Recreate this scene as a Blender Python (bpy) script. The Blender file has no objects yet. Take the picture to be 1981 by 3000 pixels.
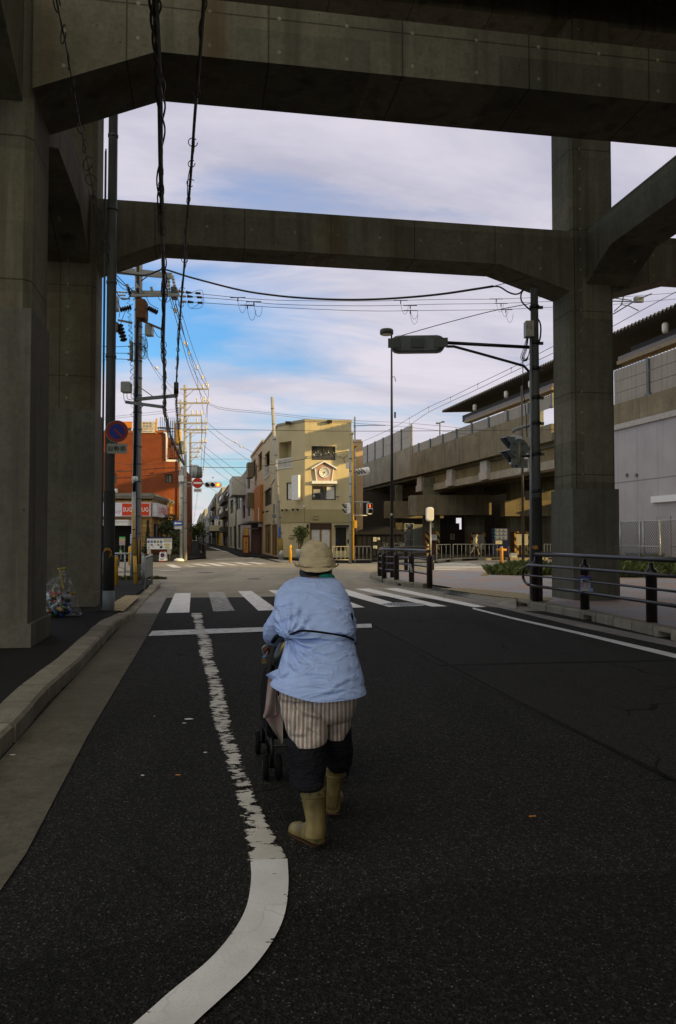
import bpy, math, random
from mathutils import Vector as V, Matrix as M
random.seed(7)
rnd = random.random
def U(a, b): return a + (b - a) * rnd()
S = bpy.context.scene
COL = S.collection
R = math.radians
# ---------------------------------------------------------------- camera
F, CX, CY, CH = 2333.0, 990.5, 1500.0, 1.45
TH = math.atan(80 / F)
cd = bpy.data.cameras.new('camera'); cam = bpy.data.objects.new('camera', cd); COL.objects.link(cam)
cam.location = (0, 0, CH); cam.rotation_euler = (R(90) + TH, 0, 0)
cd.sensor_fit = 'VERTICAL'; cd.sensor_height = 36; cd.lens = 36 * F / 3000; cd.clip_end = 3000; cd.clip_start = .05
S.camera = cam
def ray(px, py):
    xc, yc = (px - CX) / F, (CY - py) / F
    y = math.cos(TH) - yc * math.sin(TH); z = math.sin(TH) + yc * math.cos(TH)
    return V((xc / y, 1, z / y))
def at(px, py, Y):
    r = ray(px, py); return V((r.x * Y, Y, CH + r.z * Y))
def G(px, py, z=0.):
    r = ray(px, py); t = (z - CH) / r.z; return V((r.x * t, t, z))
def hit(px, py, p0, n):
    r = ray(px, py); o = V((0, 0, CH)); t = (V(p0) - o).dot(n) / r.dot(n); return o + r * t
TU = V((1, .1697, 0)).normalized(); TV = V((-.1697, 1, 0)).normalized()
def uv(u, v, z=0.): return TU * u + TV * v + V((0, 0, z))
# ---------------------------------------------------------------- mesh builder
ORG = {}
class MB:
    def __init__(s): s.v = []; s.f = []; s.m = []; s.s = []; s.mi = 0
    def mat(s, i): s.mi = i; return s
    def face(s, ids, sm=False): s.f.append(tuple(ids)); s.m.append(s.mi); s.s.append(sm)
    def pts(s, ps):
        n = len(s.v); s.v.extend(V(p) for p in ps); return list(range(n, n + len(ps)))
    def quad(s, ps): s.face(s.pts(ps)); return s
    def hexa(s, p):
        i = s.pts(p)
        for f in ((3, 2, 1, 0), (4, 5, 6, 7), (0, 1, 5, 4), (1, 2, 6, 5), (2, 3, 7, 6), (3, 0, 4, 7)): s.face([i[k] for k in f])
        return s
    def box(s, c, d, rz=0., mx=None):
        c = V(c); x, y, z = d[0] / 2, d[1] / 2, d[2] / 2
        m = mx if mx is not None else M.Rotation(rz, 3, 'Z')
        return s.hexa([c + m @ V(p) for p in ((-x, -y, -z), (x, -y, -z), (x, y, -z), (-x, y, -z), (-x, -y, z), (x, -y, z), (x, y, z), (-x, y, z))])
    def prism(s, poly, off):
        poly = [V(p) for p in poly]; off = V(off); n = len(poly)
        nn = V((0, 0, 0))
        for k in range(n): nn += (poly[k] - poly[0]).cross(poly[(k + 1) % n] - poly[0])
        if nn.dot(off) < 0: poly.reverse()
        a = s.pts(poly); b = s.pts([p + off for p in poly])
        s.face(a[::-1]); s.face(b)
        for k in range(n): s.face((a[k], a[(k + 1) % n], b[(k + 1) % n], b[k]))
        return s
    def tube(s, ps, r, n=8, cap=True, sm=True):
        ps = [V(p) for p in ps]; rs = r if isinstance(r, (list, tuple)) else [r] * len(ps)
        rings = []; up = None
        for k, p in enumerate(ps):
            a = ps[max(k - 1, 0)]; b = ps[min(k + 1, len(ps) - 1)]
            t = (b - a)
            t = t.normalized() if t.length > 1e-9 else V((0, 0, 1))
            if up is None:
                up = V((0, 0, 1)) if abs(t.z) < .9 else V((0, 1, 0))
            x = t.cross(up); x.normalize(); y = x.cross(t); up = y
            rings.append(s.pts([p + (x * math.cos(q) + y * math.sin(q)) * rs[k] for q in [2 * math.pi * j / n for j in range(n)]]))
        for A, B in zip(rings, rings[1:]):
            for j in range(n): s.face((A[j], A[(j + 1) % n], B[(j + 1) % n], B[j]), sm)
        if cap: s.face(rings[0][::-1]); s.face(rings[-1])
        return s
    def cyl(s, a, b, r0, r1=None, n=14): return s.tube([a, b], [r0, r1 if r1 is not None else r0], n)
    def loft(s, rings, cap=True, sm=True):
        I = [s.pts(r) for r in rings]
        for A, B in zip(I, I[1:]):
            n = len(A)
            for j in range(n): s.face((A[j], A[(j + 1) % n], B[(j + 1) % n], B[j]), sm)
        if cap: s.face(I[0][::-1]); s.face(I[-1])
        return s
    def lathe(s, c, prof, n=16, mx=None):
        c = V(c); m = mx or M.Identity(3)
        return s.loft([[c + m @ V((r * math.cos(2 * math.pi * j / n), r * math.sin(2 * math.pi * j / n), z)) for j in range(n)] for r, z in prof])
    def ball(s, c, r, n=10):
        r = (r, r, r) if not isinstance(r, (tuple, list)) else r; c = V(c)
        h = n // 2; rings = []
        for i in range(1, h):
            q = math.pi * i / h
            rings.append([c + V((r[0] * math.sin(q) * math.cos(2 * math.pi * j / n), r[1] * math.sin(q) * math.sin(2 * math.pi * j / n), -r[2] * math.cos(q))) for j in range(n)])
        return s.loft(rings)
    def text(s, body, o, x, y, size, width=None, ext=0):
        """flat lettering: o = centre, x / y = unit vectors"""
        c = bpy.data.curves.new('t', 'FONT'); c.body = body; c.resolution_u = 2; c.align_x = 'CENTER'; c.align_y = 'CENTER'; c.offset = .012 if ext else 0
        ob = bpy.data.objects.new('t', c); COL.objects.link(ob); bpy.context.view_layer.update()
        me = bpy.data.meshes.new_from_object(ob.evaluated_get(bpy.context.evaluated_depsgraph_get()))
        w = max(v.co.x for v in me.vertices) - min(v.co.x for v in me.vertices)
        cx_ = (max(v.co.x for v in me.vertices) + min(v.co.x for v in me.vertices)) / 2
        cy_ = (max(v.co.y for v in me.vertices) + min(v.co.y for v in me.vertices)) / 2
        hh = max(v.co.y for v in me.vertices) - min(v.co.y for v in me.vertices)
        ky = size / hh; kx = width / w if width else ky
        i = s.pts([V(o) + V(x) * (v.co.x - cx_) * kx + V(y) * (v.co.y - cy_) * ky for v in me.vertices])
        for p in me.polygons: s.face([i[k] for k in p.vertices])
        bpy.data.objects.remove(ob); bpy.data.meshes.remove(me); bpy.data.curves.remove(c)
        return s
    def build(s, name, mats, par=None):
        org = ORG.get(par.name, V((0, 0, 0))) if par else V((0, 0, 0))
        me = bpy.data.meshes.new(name)
        me.from_pydata([tuple(p - org) for p in s.v], [], s.f); me.update()
        for m in (mats if isinstance(mats, (list, tuple)) else [mats]): me.materials.append(m)
        me.polygons.foreach_set('material_index', s.m); me.polygons.foreach_set('use_smooth', s.s)
        o = bpy.data.objects.new(name, me); COL.objects.link(o)
        if par: o.parent = par; ORG[o.name] = org
        return o
def thing(name, label, cat, loc=(0, 0, 0), group=None):
    o = bpy.data.objects.new(name, None); COL.objects.link(o); o.location = loc; o.empty_display_size = .2
    ORG[o.name] = V(loc); o['label'] = label; o['category'] = cat
    if group: o['group'] = group
    return o
def tag(o, label, cat, group=None, kind=None):
    o['label'] = label; o['category'] = cat
    if group: o['group'] = group
    if kind: o['kind'] = kind
    return o
def struct(o): o['kind'] = 'structure'; return o
def dup(root, loc, rz=0, label=None):
    r = root.copy(); COL.objects.link(r); r.location = loc; r.rotation_euler = (0, 0, rz)
    if label: r['label'] = label
    for ch in list(root.children):
        c = ch.copy(); COL.objects.link(c); c.parent = r
        for g in list(ch.children):
            d = g.copy(); COL.objects.link(d); d.parent = c
    return r
# ---------------------------------------------------------------- materials
class NT:
    def __init__(s, name):
        s.m = bpy.data.materials.new(name); s.m.use_nodes = True; s.t = s.m.node_tree; s.n = s.t.nodes; s.b = s.n['Principled BSDF']
        s.out = s.n['Material Output']; s.tc = s.n.new('ShaderNodeTexCoord')
    def put(s, k, v):
        if hasattr(v, 'links') or isinstance(v, bpy.types.NodeSocket): s.t.links.new(v, k)
        else: k.default_value = v
    def noise(s, scale, vec=None, detail=3, rough=.55, st=None, d=0):
        n = s.n.new('ShaderNodeTexNoise'); n.inputs['Scale'].default_value = scale; n.inputs['Detail'].default_value = detail; n.inputs['Roughness'].default_value = rough; n.inputs['Distortion'].default_value = d
        v = vec or s.tc.outputs['Object']
        if st:
            mp = s.n.new('ShaderNodeMapping'); mp.inputs['Scale'].default_value = st; s.t.links.new(v, mp.inputs['Vector']); v = mp.outputs[0]
        s.t.links.new(v, n.inputs['Vector']); return n.outputs['Fac']
    def ramp(s, x, a, b, lo=0., hi=1.):
        n = s.n.new('ShaderNodeMapRange'); n.inputs[1].default_value = a; n.inputs[2].default_value = b; n.inputs[3].default_value = lo; n.inputs[4].default_value = hi
        s.put(n.inputs[0], x); return n.outputs[0]
    def mix(s, f, a, b, mode='MIX'):
        n = s.n.new('ShaderNodeMix'); n.data_type = 'RGBA'; n.blend_type = mode
        s.put(n.inputs[0], f)
        for k, v in ((6, a), (7, b)): s.put(n.inputs[k], v if isinstance(v, bpy.types.NodeSocket) else (*v, 1))
        return n.outputs[2]
    def math(s, op, a, b=0.):
        n = s.n.new('ShaderNodeMath'); n.operation = op; s.put(n.inputs[0], a); s.put(n.inputs[1], b); return n.outputs[0]
    def xyz(s, v=None):
        n = s.n.new('ShaderNodeSeparateXYZ'); s.t.links.new(v or s.tc.outputs['Object'], n.inputs[0]); return n.outputs
    def comb(s, x, y, z=0.):
        n = s.n.new('ShaderNodeCombineXYZ')
        for k, q in enumerate((x, y, z)): s.put(n.inputs[k], q)
        return n.outputs[0]
    def bump(s, h, st=.3, dist=.01):
        n = s.n.new('ShaderNodeBump'); n.inputs['Strength'].default_value = st; n.inputs['Distance'].default_value = dist; s.t.links.new(h, n.inputs['Height']); s.t.links.new(n.outputs[0], s.b.inputs['Normal'])
    def fin(s, c, rough=.7, metal=0., spec=.3):
        s.put(s.b.inputs['Base Color'], c if isinstance(c, bpy.types.NodeSocket) else (*c, 1)); s.put(s.b.inputs['Roughness'], rough); s.b.inputs['Metallic'].default_value = metal; s.b.inputs['Specular IOR Level'].default_value = spec
        return s.m
def sc(c, k): return tuple(min(1, x * k) for x in c)
def plain(name, c, rough=.6, metal=0., var=.15, scale=4., spec=.3, bump=0.):
    t = NT(name); n = t.noise(scale, detail=5)
    if bump: t.bump(n, bump)
    f = t.noise(scale * 14, detail=2)
    return t.fin(t.mix(t.ramp(f, .3, .7, 0, .35), t.mix(t.ramp(n, .3, .7), sc(c, 1 - var), sc(c, 1 + var)), sc(c, 1 - var)), rough, metal, spec)
def concrete(name, c, streak=.5, seam=1.8, vs=None, dark=(.05, .047, .038), ties=False, isl=False):
    t = NT(name); x = t.xyz()
    n1 = t.noise(.7, detail=6, rough=.6); n2 = t.noise(1., st=(3, 3, .15), detail=5); n3 = t.noise(18, detail=3)
    col = t.mix(t.ramp(n1, .3, .7), sc(c, .72), sc(c, 1.2))
    col = t.mix(t.ramp(n2, .52, .78, 0, streak), col, dark)
    col = t.mix(t.ramp(n3, .35, .75, 0, .45), col, sc(c, .5)); col = t.mix(t.ramp(t.noise(5, detail=6, rough=.7), .48, .66, 0, .45), col, sc(c, .55)); col = t.mix(t.ramp(t.noise(1, st=(7, 7, .5), detail=5), .55, .7, 0, .35), col, sc(c, 1.35))
    vo = t.n.new('ShaderNodeTexVoronoi'); vo.inputs['Scale'].default_value = 3.2; t.t.links.new(t.tc.outputs['Object'], vo.inputs['Vector'])
    col = t.mix(t.math('LESS_THAN', vo.outputs['Distance'], .045), col, sc(c, .35))
    if seam:
        ln = t.math('LESS_THAN', t.math('FRACT', t.math('DIVIDE', t.math('ADD', x[2], 40.35), seam)), .012)
        if vs:
            q = t.math('ADD', t.math('MULTIPLY', x[0], vs[0]), t.math('MULTIPLY', x[1], vs[1]))
            ln = t.math('MAXIMUM', ln, t.math('LESS_THAN', t.math('FRACT', t.math('DIVIDE', t.math('ADD', q, 200), vs[2])), .012))
        col = t.mix(t.math('MULTIPLY', ln, .6), col, (.012, .011, .009))
    if ties:
        du = t.math('SUBTRACT', t.math('FRACT', t.math('DIVIDE', t.math('ADD', q, 200.3), .9)), .5); dz = t.math('SUBTRACT', t.math('FRACT', t.math('DIVIDE', t.math('ADD', x[2], 40.1), .45)), .5)
        dd = t.math('ADD', t.math('MULTIPLY', t.math('MULTIPLY', du, du), .81), t.math('MULTIPLY', t.math('MULTIPLY', dz, dz), .2025))
        col = t.mix(t.math('MULTIPLY', t.math('LESS_THAN', dd, .0006), .6), col, sc(c, 2.2))
        pt_ = t.n.new('ShaderNodeTexBrick'); pt_.offset = .35; pt_.inputs['Scale'].default_value = 1; pt_.inputs['Brick Width'].default_value = 1.8; pt_.inputs['Row Height'].default_value = .9; pt_.inputs['Mortar Size'].default_value = 0
        t.t.links.new(t.comb(q, x[2]), pt_.inputs['Vector']); pt_.inputs['Color1'].default_value = (.78, .8, .78, 1); pt_.inputs['Color2'].default_value = (1.2, 1.17, 1.12, 1); pt_.inputs['Bias'].default_value = 0
        col = t.mix(1., col, pt_.outputs['Color'], 'MULTIPLY')
        col = t.mix(t.ramp(t.noise(1., st=(1.2, 1.2, .08), detail=6), .56, .7, 0, .6), col, (.10, .066, .03))
    if isl:
        oi = t.n.new('ShaderNodeNewGeometry'); col = t.mix(t.ramp(oi.outputs['Random Per Island'], 0, 1, 0, .55), col, sc(c, .5))
        col = t.mix(t.ramp(t.noise(60, detail=2), .5, .8, 0, .6), col, sc(c, .3))
    t.bump(n3, .25, .006)
    return t.fin(col, .92, 0, .1)
def asphalt(name, c, gr=.5, s=1.):
    t = NT(name)
    c = (c[0] * 1.04, c[1], c[2] * .93)
    big = t.noise(.35, detail=5, rough=.6); vo = t.n.new('ShaderNodeTexVoronoi'); vo.inputs['Scale'].default_value = 92 * s; t.t.links.new(t.tc.outputs['Object'], vo.inputs['Vector'])
    fine = t.noise(160 * s, detail=2)
    px = t.xyz(vo.outputs['Color'])
    col = t.mix(t.ramp(big, .3, .7), sc(c, .75), sc(c, 1.25))
    cell = t.math('POWER', px[2], 3.)
    col = t.mix(t.math('MULTIPLY', cell, gr), col, sc(c, 5.2)); col = t.mix(t.ramp(px[0], .0, .45, gr * .7, 0), col, sc(c, .35))
    col = t.mix(t.ramp(fine, .4, .75, 0, gr * .6), col, sc(c, 2.6))
    st = t.math('MULTIPLY', t.math('GREATER_THAN', px[0], .925), t.math('LESS_THAN', vo.outputs['Distance'], .38))
    col = t.mix(t.math('MULTIPLY', st, gr * t_k(gr)), col, sc(c, 13))
    st2 = t.math('MULTIPLY', t.math('GREATER_THAN', t.noise(5, detail=1), .62), t.math('MULTIPLY', t.math('GREATER_THAN', px[1], .985), t.math('LESS_THAN', vo.outputs['Distance'], .4)))
    col = t.mix(t.math('MULTIPLY', st2, gr), col, sc(c, 24))
    ve = t.n.new('ShaderNodeTexVoronoi'); ve.feature = 'DISTANCE_TO_EDGE'; ve.inputs['Scale'].default_value = .42; nv = t.n.new('ShaderNodeTexNoise'); nv.inputs['Scale'].default_value = 2.5; nv.inputs['Detail'].default_value = 5; t.t.links.new(t.tc.outputs['Object'], nv.inputs['Vector']); t.t.links.new(t.mix(.16, t.tc.outputs['Object'], nv.outputs['Color']), ve.inputs['Vector'])
    col = t.mix(t.math('MULTIPLY', t.math('LESS_THAN', ve.outputs['Distance'], .004), t.ramp(t.noise(.8), .5, .6, 0, .8)), col, sc(c, .2))
    col = t.mix(t.ramp(t.noise(1.6, detail=4), .62, .72, 0, .5), col, sc(c, .4))
    tr = t.noise(.9, st=(1, .12, 1), detail=3)
    col = t.mix(t.ramp(tr, .5, .75, 0, .45), col, sc(c, .45))
    t.bump(vo.outputs['Distance'], .9, .012)
    return t.fin(col, .9, 0, .12)
def t_k(g): return 1.0
def paint(name, c, lo, hi, st=(1.5, 9, 1), sc_=6., edge=0.):
    """road paint; worn through to the asphalt where the noise is high"""
    t = NT(name); n = t.noise(sc_, st=st, detail=6, rough=.68); g = t.noise(90, detail=2)
    col = t.mix(t.ramp(t.noise(3, detail=5), .35, .7), sc(c, .78), c)
    col = t.mix(t.ramp(g, .45, .8, 0, .35), col, sc(c, .5))
    ve = t.n.new('ShaderNodeTexVoronoi'); ve.feature = 'DISTANCE_TO_EDGE'; ve.inputs['Scale'].default_value = 3.2; nv = t.n.new('ShaderNodeTexNoise'); nv.inputs['Scale'].default_value = 6; t.t.links.new(t.tc.outputs['Object'], nv.inputs['Vector']); t.t.links.new(t.mix(.12, t.tc.outputs['Object'], nv.outputs['Color']), ve.inputs['Vector'])
    col = t.mix(t.math('MULTIPLY', t.math('LESS_THAN', ve.outputs['Distance'], .012), t.ramp(t.noise(2.2), .5, .65, 0, .22)), col, sc(c, .3)); col = t.mix(t.ramp(t.noise(1.6, st=(1, .35, 1), detail=8, rough=.8), .42, .72, 0, .4), col, sc(c, .6))
    t.fin(col, .6, 0, .3)
    if edge > .15:
        n = t.math('ADD', n, t.ramp(t.noise(2.1, detail=3), .3, .75, -.06, .22)); n = t.math('ADD', n, t.math('MULTIPLY', t.math('SUBTRACT', t.noise(1, st=(6, 15, 1), detail=4), .5), .25))
    if edge:
        at_ = t.n.new('ShaderNodeAttribute'); at_.attribute_name = 'edge'; n = t.math('ADD', n, t.math('MULTIPLY', t.math('POWER', at_.outputs['Fac'], 3.), edge))
    tr = t.n.new('ShaderNodeBsdfTransparent'); mx = t.n.new('ShaderNodeMixShader')
    t.put(mx.inputs[0], t.ramp(t.math('ADD', n, t.ramp(g, .3, .7, -.04, .04)), lo, hi)); t.t.links.new(t.b.outputs[0], mx.inputs[1]); t.t.links.new(tr.outputs[0], mx.inputs[2]); t.t.links.new(mx.outputs[0], t.out.inputs[0])
    return t.m
def brick(name, c1, c2, mo, sx, sy, off=.5, ms=.02, sq=1, bump=.5, rough=.8):
    t = NT(name); x = t.xyz(); v = t.comb(t.math('ADD', x[0], x[1]), x[2])
    b = t.n.new('ShaderNodeTexBrick'); b.offset = off; b.squash = sq; b.squash_frequency = 2
    b.inputs['Scale'].default_value = 1; b.inputs['Brick Width'].default_value = sx; b.inputs['Row Height'].default_value = sy; b.inputs['Mortar Size'].default_value = ms; b.inputs['Bias'].default_value = 0
    t.t.links.new(v, b.inputs['Vector'])
    for k, q in (('Color1', c1), ('Color2', c2), ('Mortar', mo)): b.inputs[k].default_value = (*q, 1)
    col = t.mix(t.ramp(t.noise(1.2, detail=4), .3, .7, 0, .45), b.outputs['Color'], sc(c1, .55))
    col = t.mix(t.ramp(t.noise(1, st=(4, 4, 40), detail=2), .45, .7, 0, .3), col, sc(c2, 1.3))
    return t.fin(col, rough, 0, .25)
def wallmat(name, c, px_=0., pz=0., streak=.25, rough=.75, h='sum'):
    """rendered / panelled wall with joints"""
    t = NT(name); x = t.xyz()
    col = t.mix(t.ramp(t.noise(.8, detail=5), .3, .7), sc(c, .9), sc(c, 1.06))
    col = t.mix(t.ramp(t.noise(1, st=(5, 5, .2), detail=4), .55, .8, 0, streak), col, sc(c, .45))
    ln = None
    if px_: ln = t.math('LESS_THAN', t.math('FRACT', t.math('DIVIDE', t.math('ADD', t.math('ADD', x[0], x[1]) if h == 'sum' else x[0], 300), px_)), .015)
    if pz:
        l2 = t.math('LESS_THAN', t.math('FRACT', t.math('DIVIDE', t.math('ADD', x[2], 30), pz)), .02); ln = t.math('MAXIMUM', ln, l2) if ln else l2
    if ln: col = t.mix(t.math('MULTIPLY', ln, .6), col, sc(c, .25))
    t.bump(t.noise(25, detail=3), .15, .01)
    return t.fin(col, rough, 0, .25)
def emis(name, c, k):
    t = NT(name); t.fin(c, .5); t.b.inputs['Emission Color'].default_value = (*c, 1); t.b.inputs['Emission Strength'].default_value = k; return t.m
def glass(name, c, rough=.06):
    t = NT(name); return t.fin(t.mix(t.ramp(t.noise(1.5), .4, .6), sc(c, .6), c), rough, 0, .7)
MT = {}
MT['conc'] = concrete('concrete', (.168, .154, .114), .75, 1.8, (TU.x, TU.y, 1.8), (.022, .019, .013), True)
MT['conc_low'] = concrete('concrete_collar', (.150, .140, .112), .6, 0, None, (.03, .027, .02))
MT['conc_old'] = concrete('concrete_stained', (.245, .205, .14), .95, 0)
MT['conc_pale'] = concrete('concrete_pale', (.31, .275, .22), .6, 0)
MT['kerb'] = concrete('kerb_stone', (.31, .28, .22), .7, 0, None, (.05, .045, .03), False, True)
MT['gut'] = concrete('gutter_concrete', (.150, .137, .108), .65, 0, None, (.035, .03, .02), False, True)
MT['gut2'] = concrete('gutter_concrete_grey', (.27, .25, .235), .4, 0)
MT['asph'] = asphalt('asphalt_coarse', (.0112, .0112, .0108), 1.)
MT['asph2'] = asphalt('asphalt_smooth', (.0175, .0174, .0166), .7, 1.6)
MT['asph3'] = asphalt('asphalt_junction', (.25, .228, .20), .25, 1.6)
MT['asph4'] = asphalt('asphalt_footway', (.011, .0107, .0098), .35, 1.3)
MT['asph5'] = asphalt('asphalt_patch', (.0084, .0083, .0079), .9, 1.)
WH = (.78, .76, .76)
MT['pt'] = paint('paint_white', WH, .66, .72)
MT['ptw'] = paint('paint_worn', (.62, .58, .52), .60, .64, (1.2, 1.9, 1), 7.5, .17); MT['pte'] = paint('paint_edge', WH, .70, .73, (1, 2.5, 1), 9., .09)
MT['ptw2'] = paint('paint_very_worn', (.70, .69, .68), .40, .56, (1.2, 16, 1), 6.)
MT['ptf'] = paint('paint_fair', WH, .56, .62, (1.5, 10, 1), 4.)
MT['white'] = plain('white_coat', (.72, .72, .75), .45, 0, .08)
MT['blk'] = plain('black_coat', (.012, .011, .011), .35, 0, .3, spec=.5)
MT['brown'] = plain('dark_brown_coat', (.016, .011, .010), .3, 0, .25, 8, spec=.5)
MT['galv'] = plain('galvanised_steel', (.33, .34, .35), .45, .6, .18, 3)
MT['galvd'] = plain('dull_steel', (.13, .14, .14), .5, .4, .25, 3)
MT['polec'] = plain('pole_concrete', (.36, .34, .31), .8, 0, .12, 2)
MT['poled'] = plain('pole_dark', (.105, .108, .104), .55, .2, .2, 2)
MT['yel'] = plain('yellow_coat', (.62, .34, .035), .5, 0, .12, 6)
MT['org'] = plain('orange_print', (.42, .19, .03), .7, 0, .2, 6)
MT['rub'] = plain('black_cable', (.010, .009, .009), .45, 0, .2)
MT['wire'] = plain('wire_dark', (.035, .033, .032), .5, 0, .2)
MT['glass'] = glass('window_glass', (.035, .033, .03))
MT['frame'] = plain('window_frame', (.05, .04, .03), .5, 0, .15)
MT['red'] = plain('red_coat', (.45, .03, .015), .5, 0, .1)
MT['blue'] = plain('blue_coat', (.02, .09, .42), .5, 0, .1)
MT['ink'] = plain('ink_black', (.012, .012, .014), .6, 0, .1)
MT['cer'] = plain('ceramic_white', (.65, .63, .58), .3, 0, .1)
MT['rust'] = plain('rusty_steel', (.16, .075, .035), .8, .2, .35, 9)
# ---------------------------------------------------------------- sky + sun
SUN_EL, SUN = R(11), V((.88, -.475, 0)).normalized()
w = bpy.data.worlds.new('World'); S.world = w; w.use_nodes = True
nt = w.node_tree; nn = nt.nodes; bg = nn['Background']
class WN(NT):
    def __init__(s): s.t = nt; s.n = nn; s.tc = nn.new('ShaderNodeTexCoord')
k = WN()
sky = nn.new('ShaderNodeTexSky'); sky.sky_type = 'NISHITA'; sky.sun_disc = False; sky.sun_elevation = SUN_EL
sky.sun_rotation = math.atan2(SUN.x, SUN.y)
sky.air_density = 1.3; sky.dust_density = .6; sky.ozone_density = 2.5
d = k.xyz(k.tc.outputs['Generated'])
den = k.math('ADD', k.math('MAXIMUM', d[2], 0.), .22)
cxn = k.math('DIVIDE', d[0], den); cyn = k.math('DIVIDE', d[1], den)
cv = k.comb(cxn, k.math('ADD', cyn, k.math('MULTIPLY', cxn, -.16)), 0.)
n1 = k.noise(1.05, cv, 6, .52, (.7, 1.5, 1), .5); n2 = k.noise(2.6, cv, 6, .58, (.6, 1.4, 1), .5)
dens = k.math('ADD', k.math('MULTIPLY', n1, .75), k.math('MULTIPLY', n2, .3))
# fewer clouds low on the left of the street, thick ones overhead
hole = k.math('MULTIPLY', k.ramp(k.math('ABSOLUTE', k.math('SUBTRACT', d[2], .262)), .01, .075, 1, 0), k.ramp(d[0], -.32, .10, 1, 0))
dens = k.math('SUBTRACT', dens, k.math('MULTIPLY', hole, .31))
dens = k.math('ADD', dens, k.math('ADD', k.ramp(d[2], .31, .42, 0, .08), k.ramp(d[0], -.05, .25, 0, .07)))
cl = k.ramp(dens, .36, .56, 0, 1)
tint = k.mix(k.ramp(n2, .35, .65), (5.2, 5.05, 6.1), (8.0, 7.4, 8.1))
tint = k.mix(k.ramp(k.math('ABSOLUTE', d[2]), .0, .3, .8, 0), tint, (8.6, 7.7, 8.2))
skyc = k.mix(1., sky.outputs[0], (.72, 1.66, 2.6), 'MULTIPLY')
warm = k.math('MAXIMUM', k.ramp(d[2], .58, .8), k.ramp(d[1], .35, -.1))
tint = k.mix(warm, tint, (10.8, 10.1, 8.2))
fin = k.mix(k.ramp(cl, 0, 1, .12, .93), skyc, tint)
nt.links.new(fin, bg.inputs[0]); bg.inputs[1].default_value = .1
sd = bpy.data.lights.new('sun', 'SUN'); sd.energy = 5; sd.angle = R(.5); sd.color = (1, .70, .26)
so = bpy.data.objects.new('sun', sd); COL.objects.link(so); so.location = (30, -10, 30)
dr = (SUN * math.cos(SUN_EL) + V((0, 0, math.sin(SUN_EL))))
so.rotation_euler = dr.to_track_quat('Z', 'Y').to_euler()
S.view_settings.view_transform = 'Standard'; S.view_settings.look = 'None'; S.view_settings.exposure = 0; S.view_settings.gamma = 1
S.cycles.max_bounces = 6; S.cycles.diffuse_bounces = 3; S.cycles.transparent_max_bounces = 8
try: S.cycles.use_denoising = True
except Exception: pass
# ---------------------------------------------------------------- ground
MT['mortar'] = plain('mortar_dark', (.02, .018, .014), .9)
MT['tar'] = asphalt('tar_seam', (.0065, .0064, .006), .8)
def sheet(name, pts, z, m, px=True):
    mb = MB(); P = [G(*p, z) if px else V((*p[:2], z)) for p in pts]
    nrm = sum(((P[i] - P[0]).cross(P[i + 1] - P[0]).z for i in range(1, len(P) - 1)))
    mb.quad(P if nrm > 0 else P[::-1]); return struct(mb.build(name, m))
def strip(name, L, Rr, z, m, wide=0.):
    mb = MB()
    if wide:
        ids = []; ev = []
        for a, b in zip(L, Rr):
            A, B = G(*a, z), G(*b, z); d_ = (B - A) * wide; ids.append(mb.pts([A - d_, A.lerp(B, .5), B + d_])); ev += [1., 0., 1.]
        for p_, q_ in zip(ids, ids[1:]): mb.face((p_[0], p_[1], q_[1], q_[0])[::-1 if (mb.v[q_[0]].y < mb.v[p_[0]].y) == 0 and 0 else 1]); mb.face((p_[1], p_[2], q_[2], q_[1]))
        o = struct(mb.build(name, m)); at_ = o.data.attributes.new('edge', 'FLOAT', 'POINT'); at_.data.foreach_set('value', ev); return o
    for a, b, c, d_ in zip(L, L[1:], Rr[1:], Rr): mb.quad([G(*a, z), G(*d_, z), G(*c, z), G(*b, z)])
    return struct(mb.build(name, m))
def cat(P, n=8):
    """catmull-rom through tuples / vectors"""
    P = [V(p) for p in P]; P = [2 * P[0] - P[1]] + P + [2 * P[-1] - P[-2]]; out = []
    for i in range(1, len(P) - 2):
        for j in range(n):
            t = j / n; a, b, c, d_ = P[i - 1], P[i], P[i + 1], P[i + 2]
            out.append(.5 * (2 * b + (c - a) * t + (2 * a - 5 * b + 4 * c - d_) * t * t + (3 * b - a - 3 * c + d_) * t ** 3))
    out.append(P[-2]); return out
struct(MB().quad([(-700, -80, -.004), (700, -80, -.004), (700, 1500, -.004), (-700, 1500, -.004)]).build('ground', MT['asph4']))
sheet('road', [(-14, -60), (14, -60), (14, 32), (-9, 32)], 0, MT['asph'], False)
# junction: paler worn asphalt from the crossing to the far footways
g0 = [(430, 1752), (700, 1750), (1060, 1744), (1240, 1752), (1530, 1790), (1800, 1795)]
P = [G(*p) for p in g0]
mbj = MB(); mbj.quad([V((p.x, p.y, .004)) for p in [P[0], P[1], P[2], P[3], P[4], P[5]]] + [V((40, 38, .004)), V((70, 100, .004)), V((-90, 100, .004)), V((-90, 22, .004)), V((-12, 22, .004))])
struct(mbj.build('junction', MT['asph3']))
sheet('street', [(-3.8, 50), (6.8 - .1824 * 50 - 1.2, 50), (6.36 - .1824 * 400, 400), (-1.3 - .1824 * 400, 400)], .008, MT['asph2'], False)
sheet('asphalt_patch', [(1095, 1832), (1110, 1826), (1300, 1815), (1391, 1783), (1600, 1835), (1981, 1921), (2300, 1995), (2300, 2440), (1981, 2288), (1290, 1950)], .004, MT['asph2'])
sheet('asphalt_patch', [(-60, 2845), (500, 2735), (900, 2650), (1300, 2590), (2100, 2540), (2100, 3150), (-60, 3150)], .002, MT['asph5'])
strip('road_seam', [(1096, 1833), (1500, 2048), (1700, 2150), (1981, 2293), (2300, 2446)], [(1101, 1833), (1507, 2045), (1708, 2146), (1992, 2287), (2310, 2438)], .006, MT['tar'])
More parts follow.
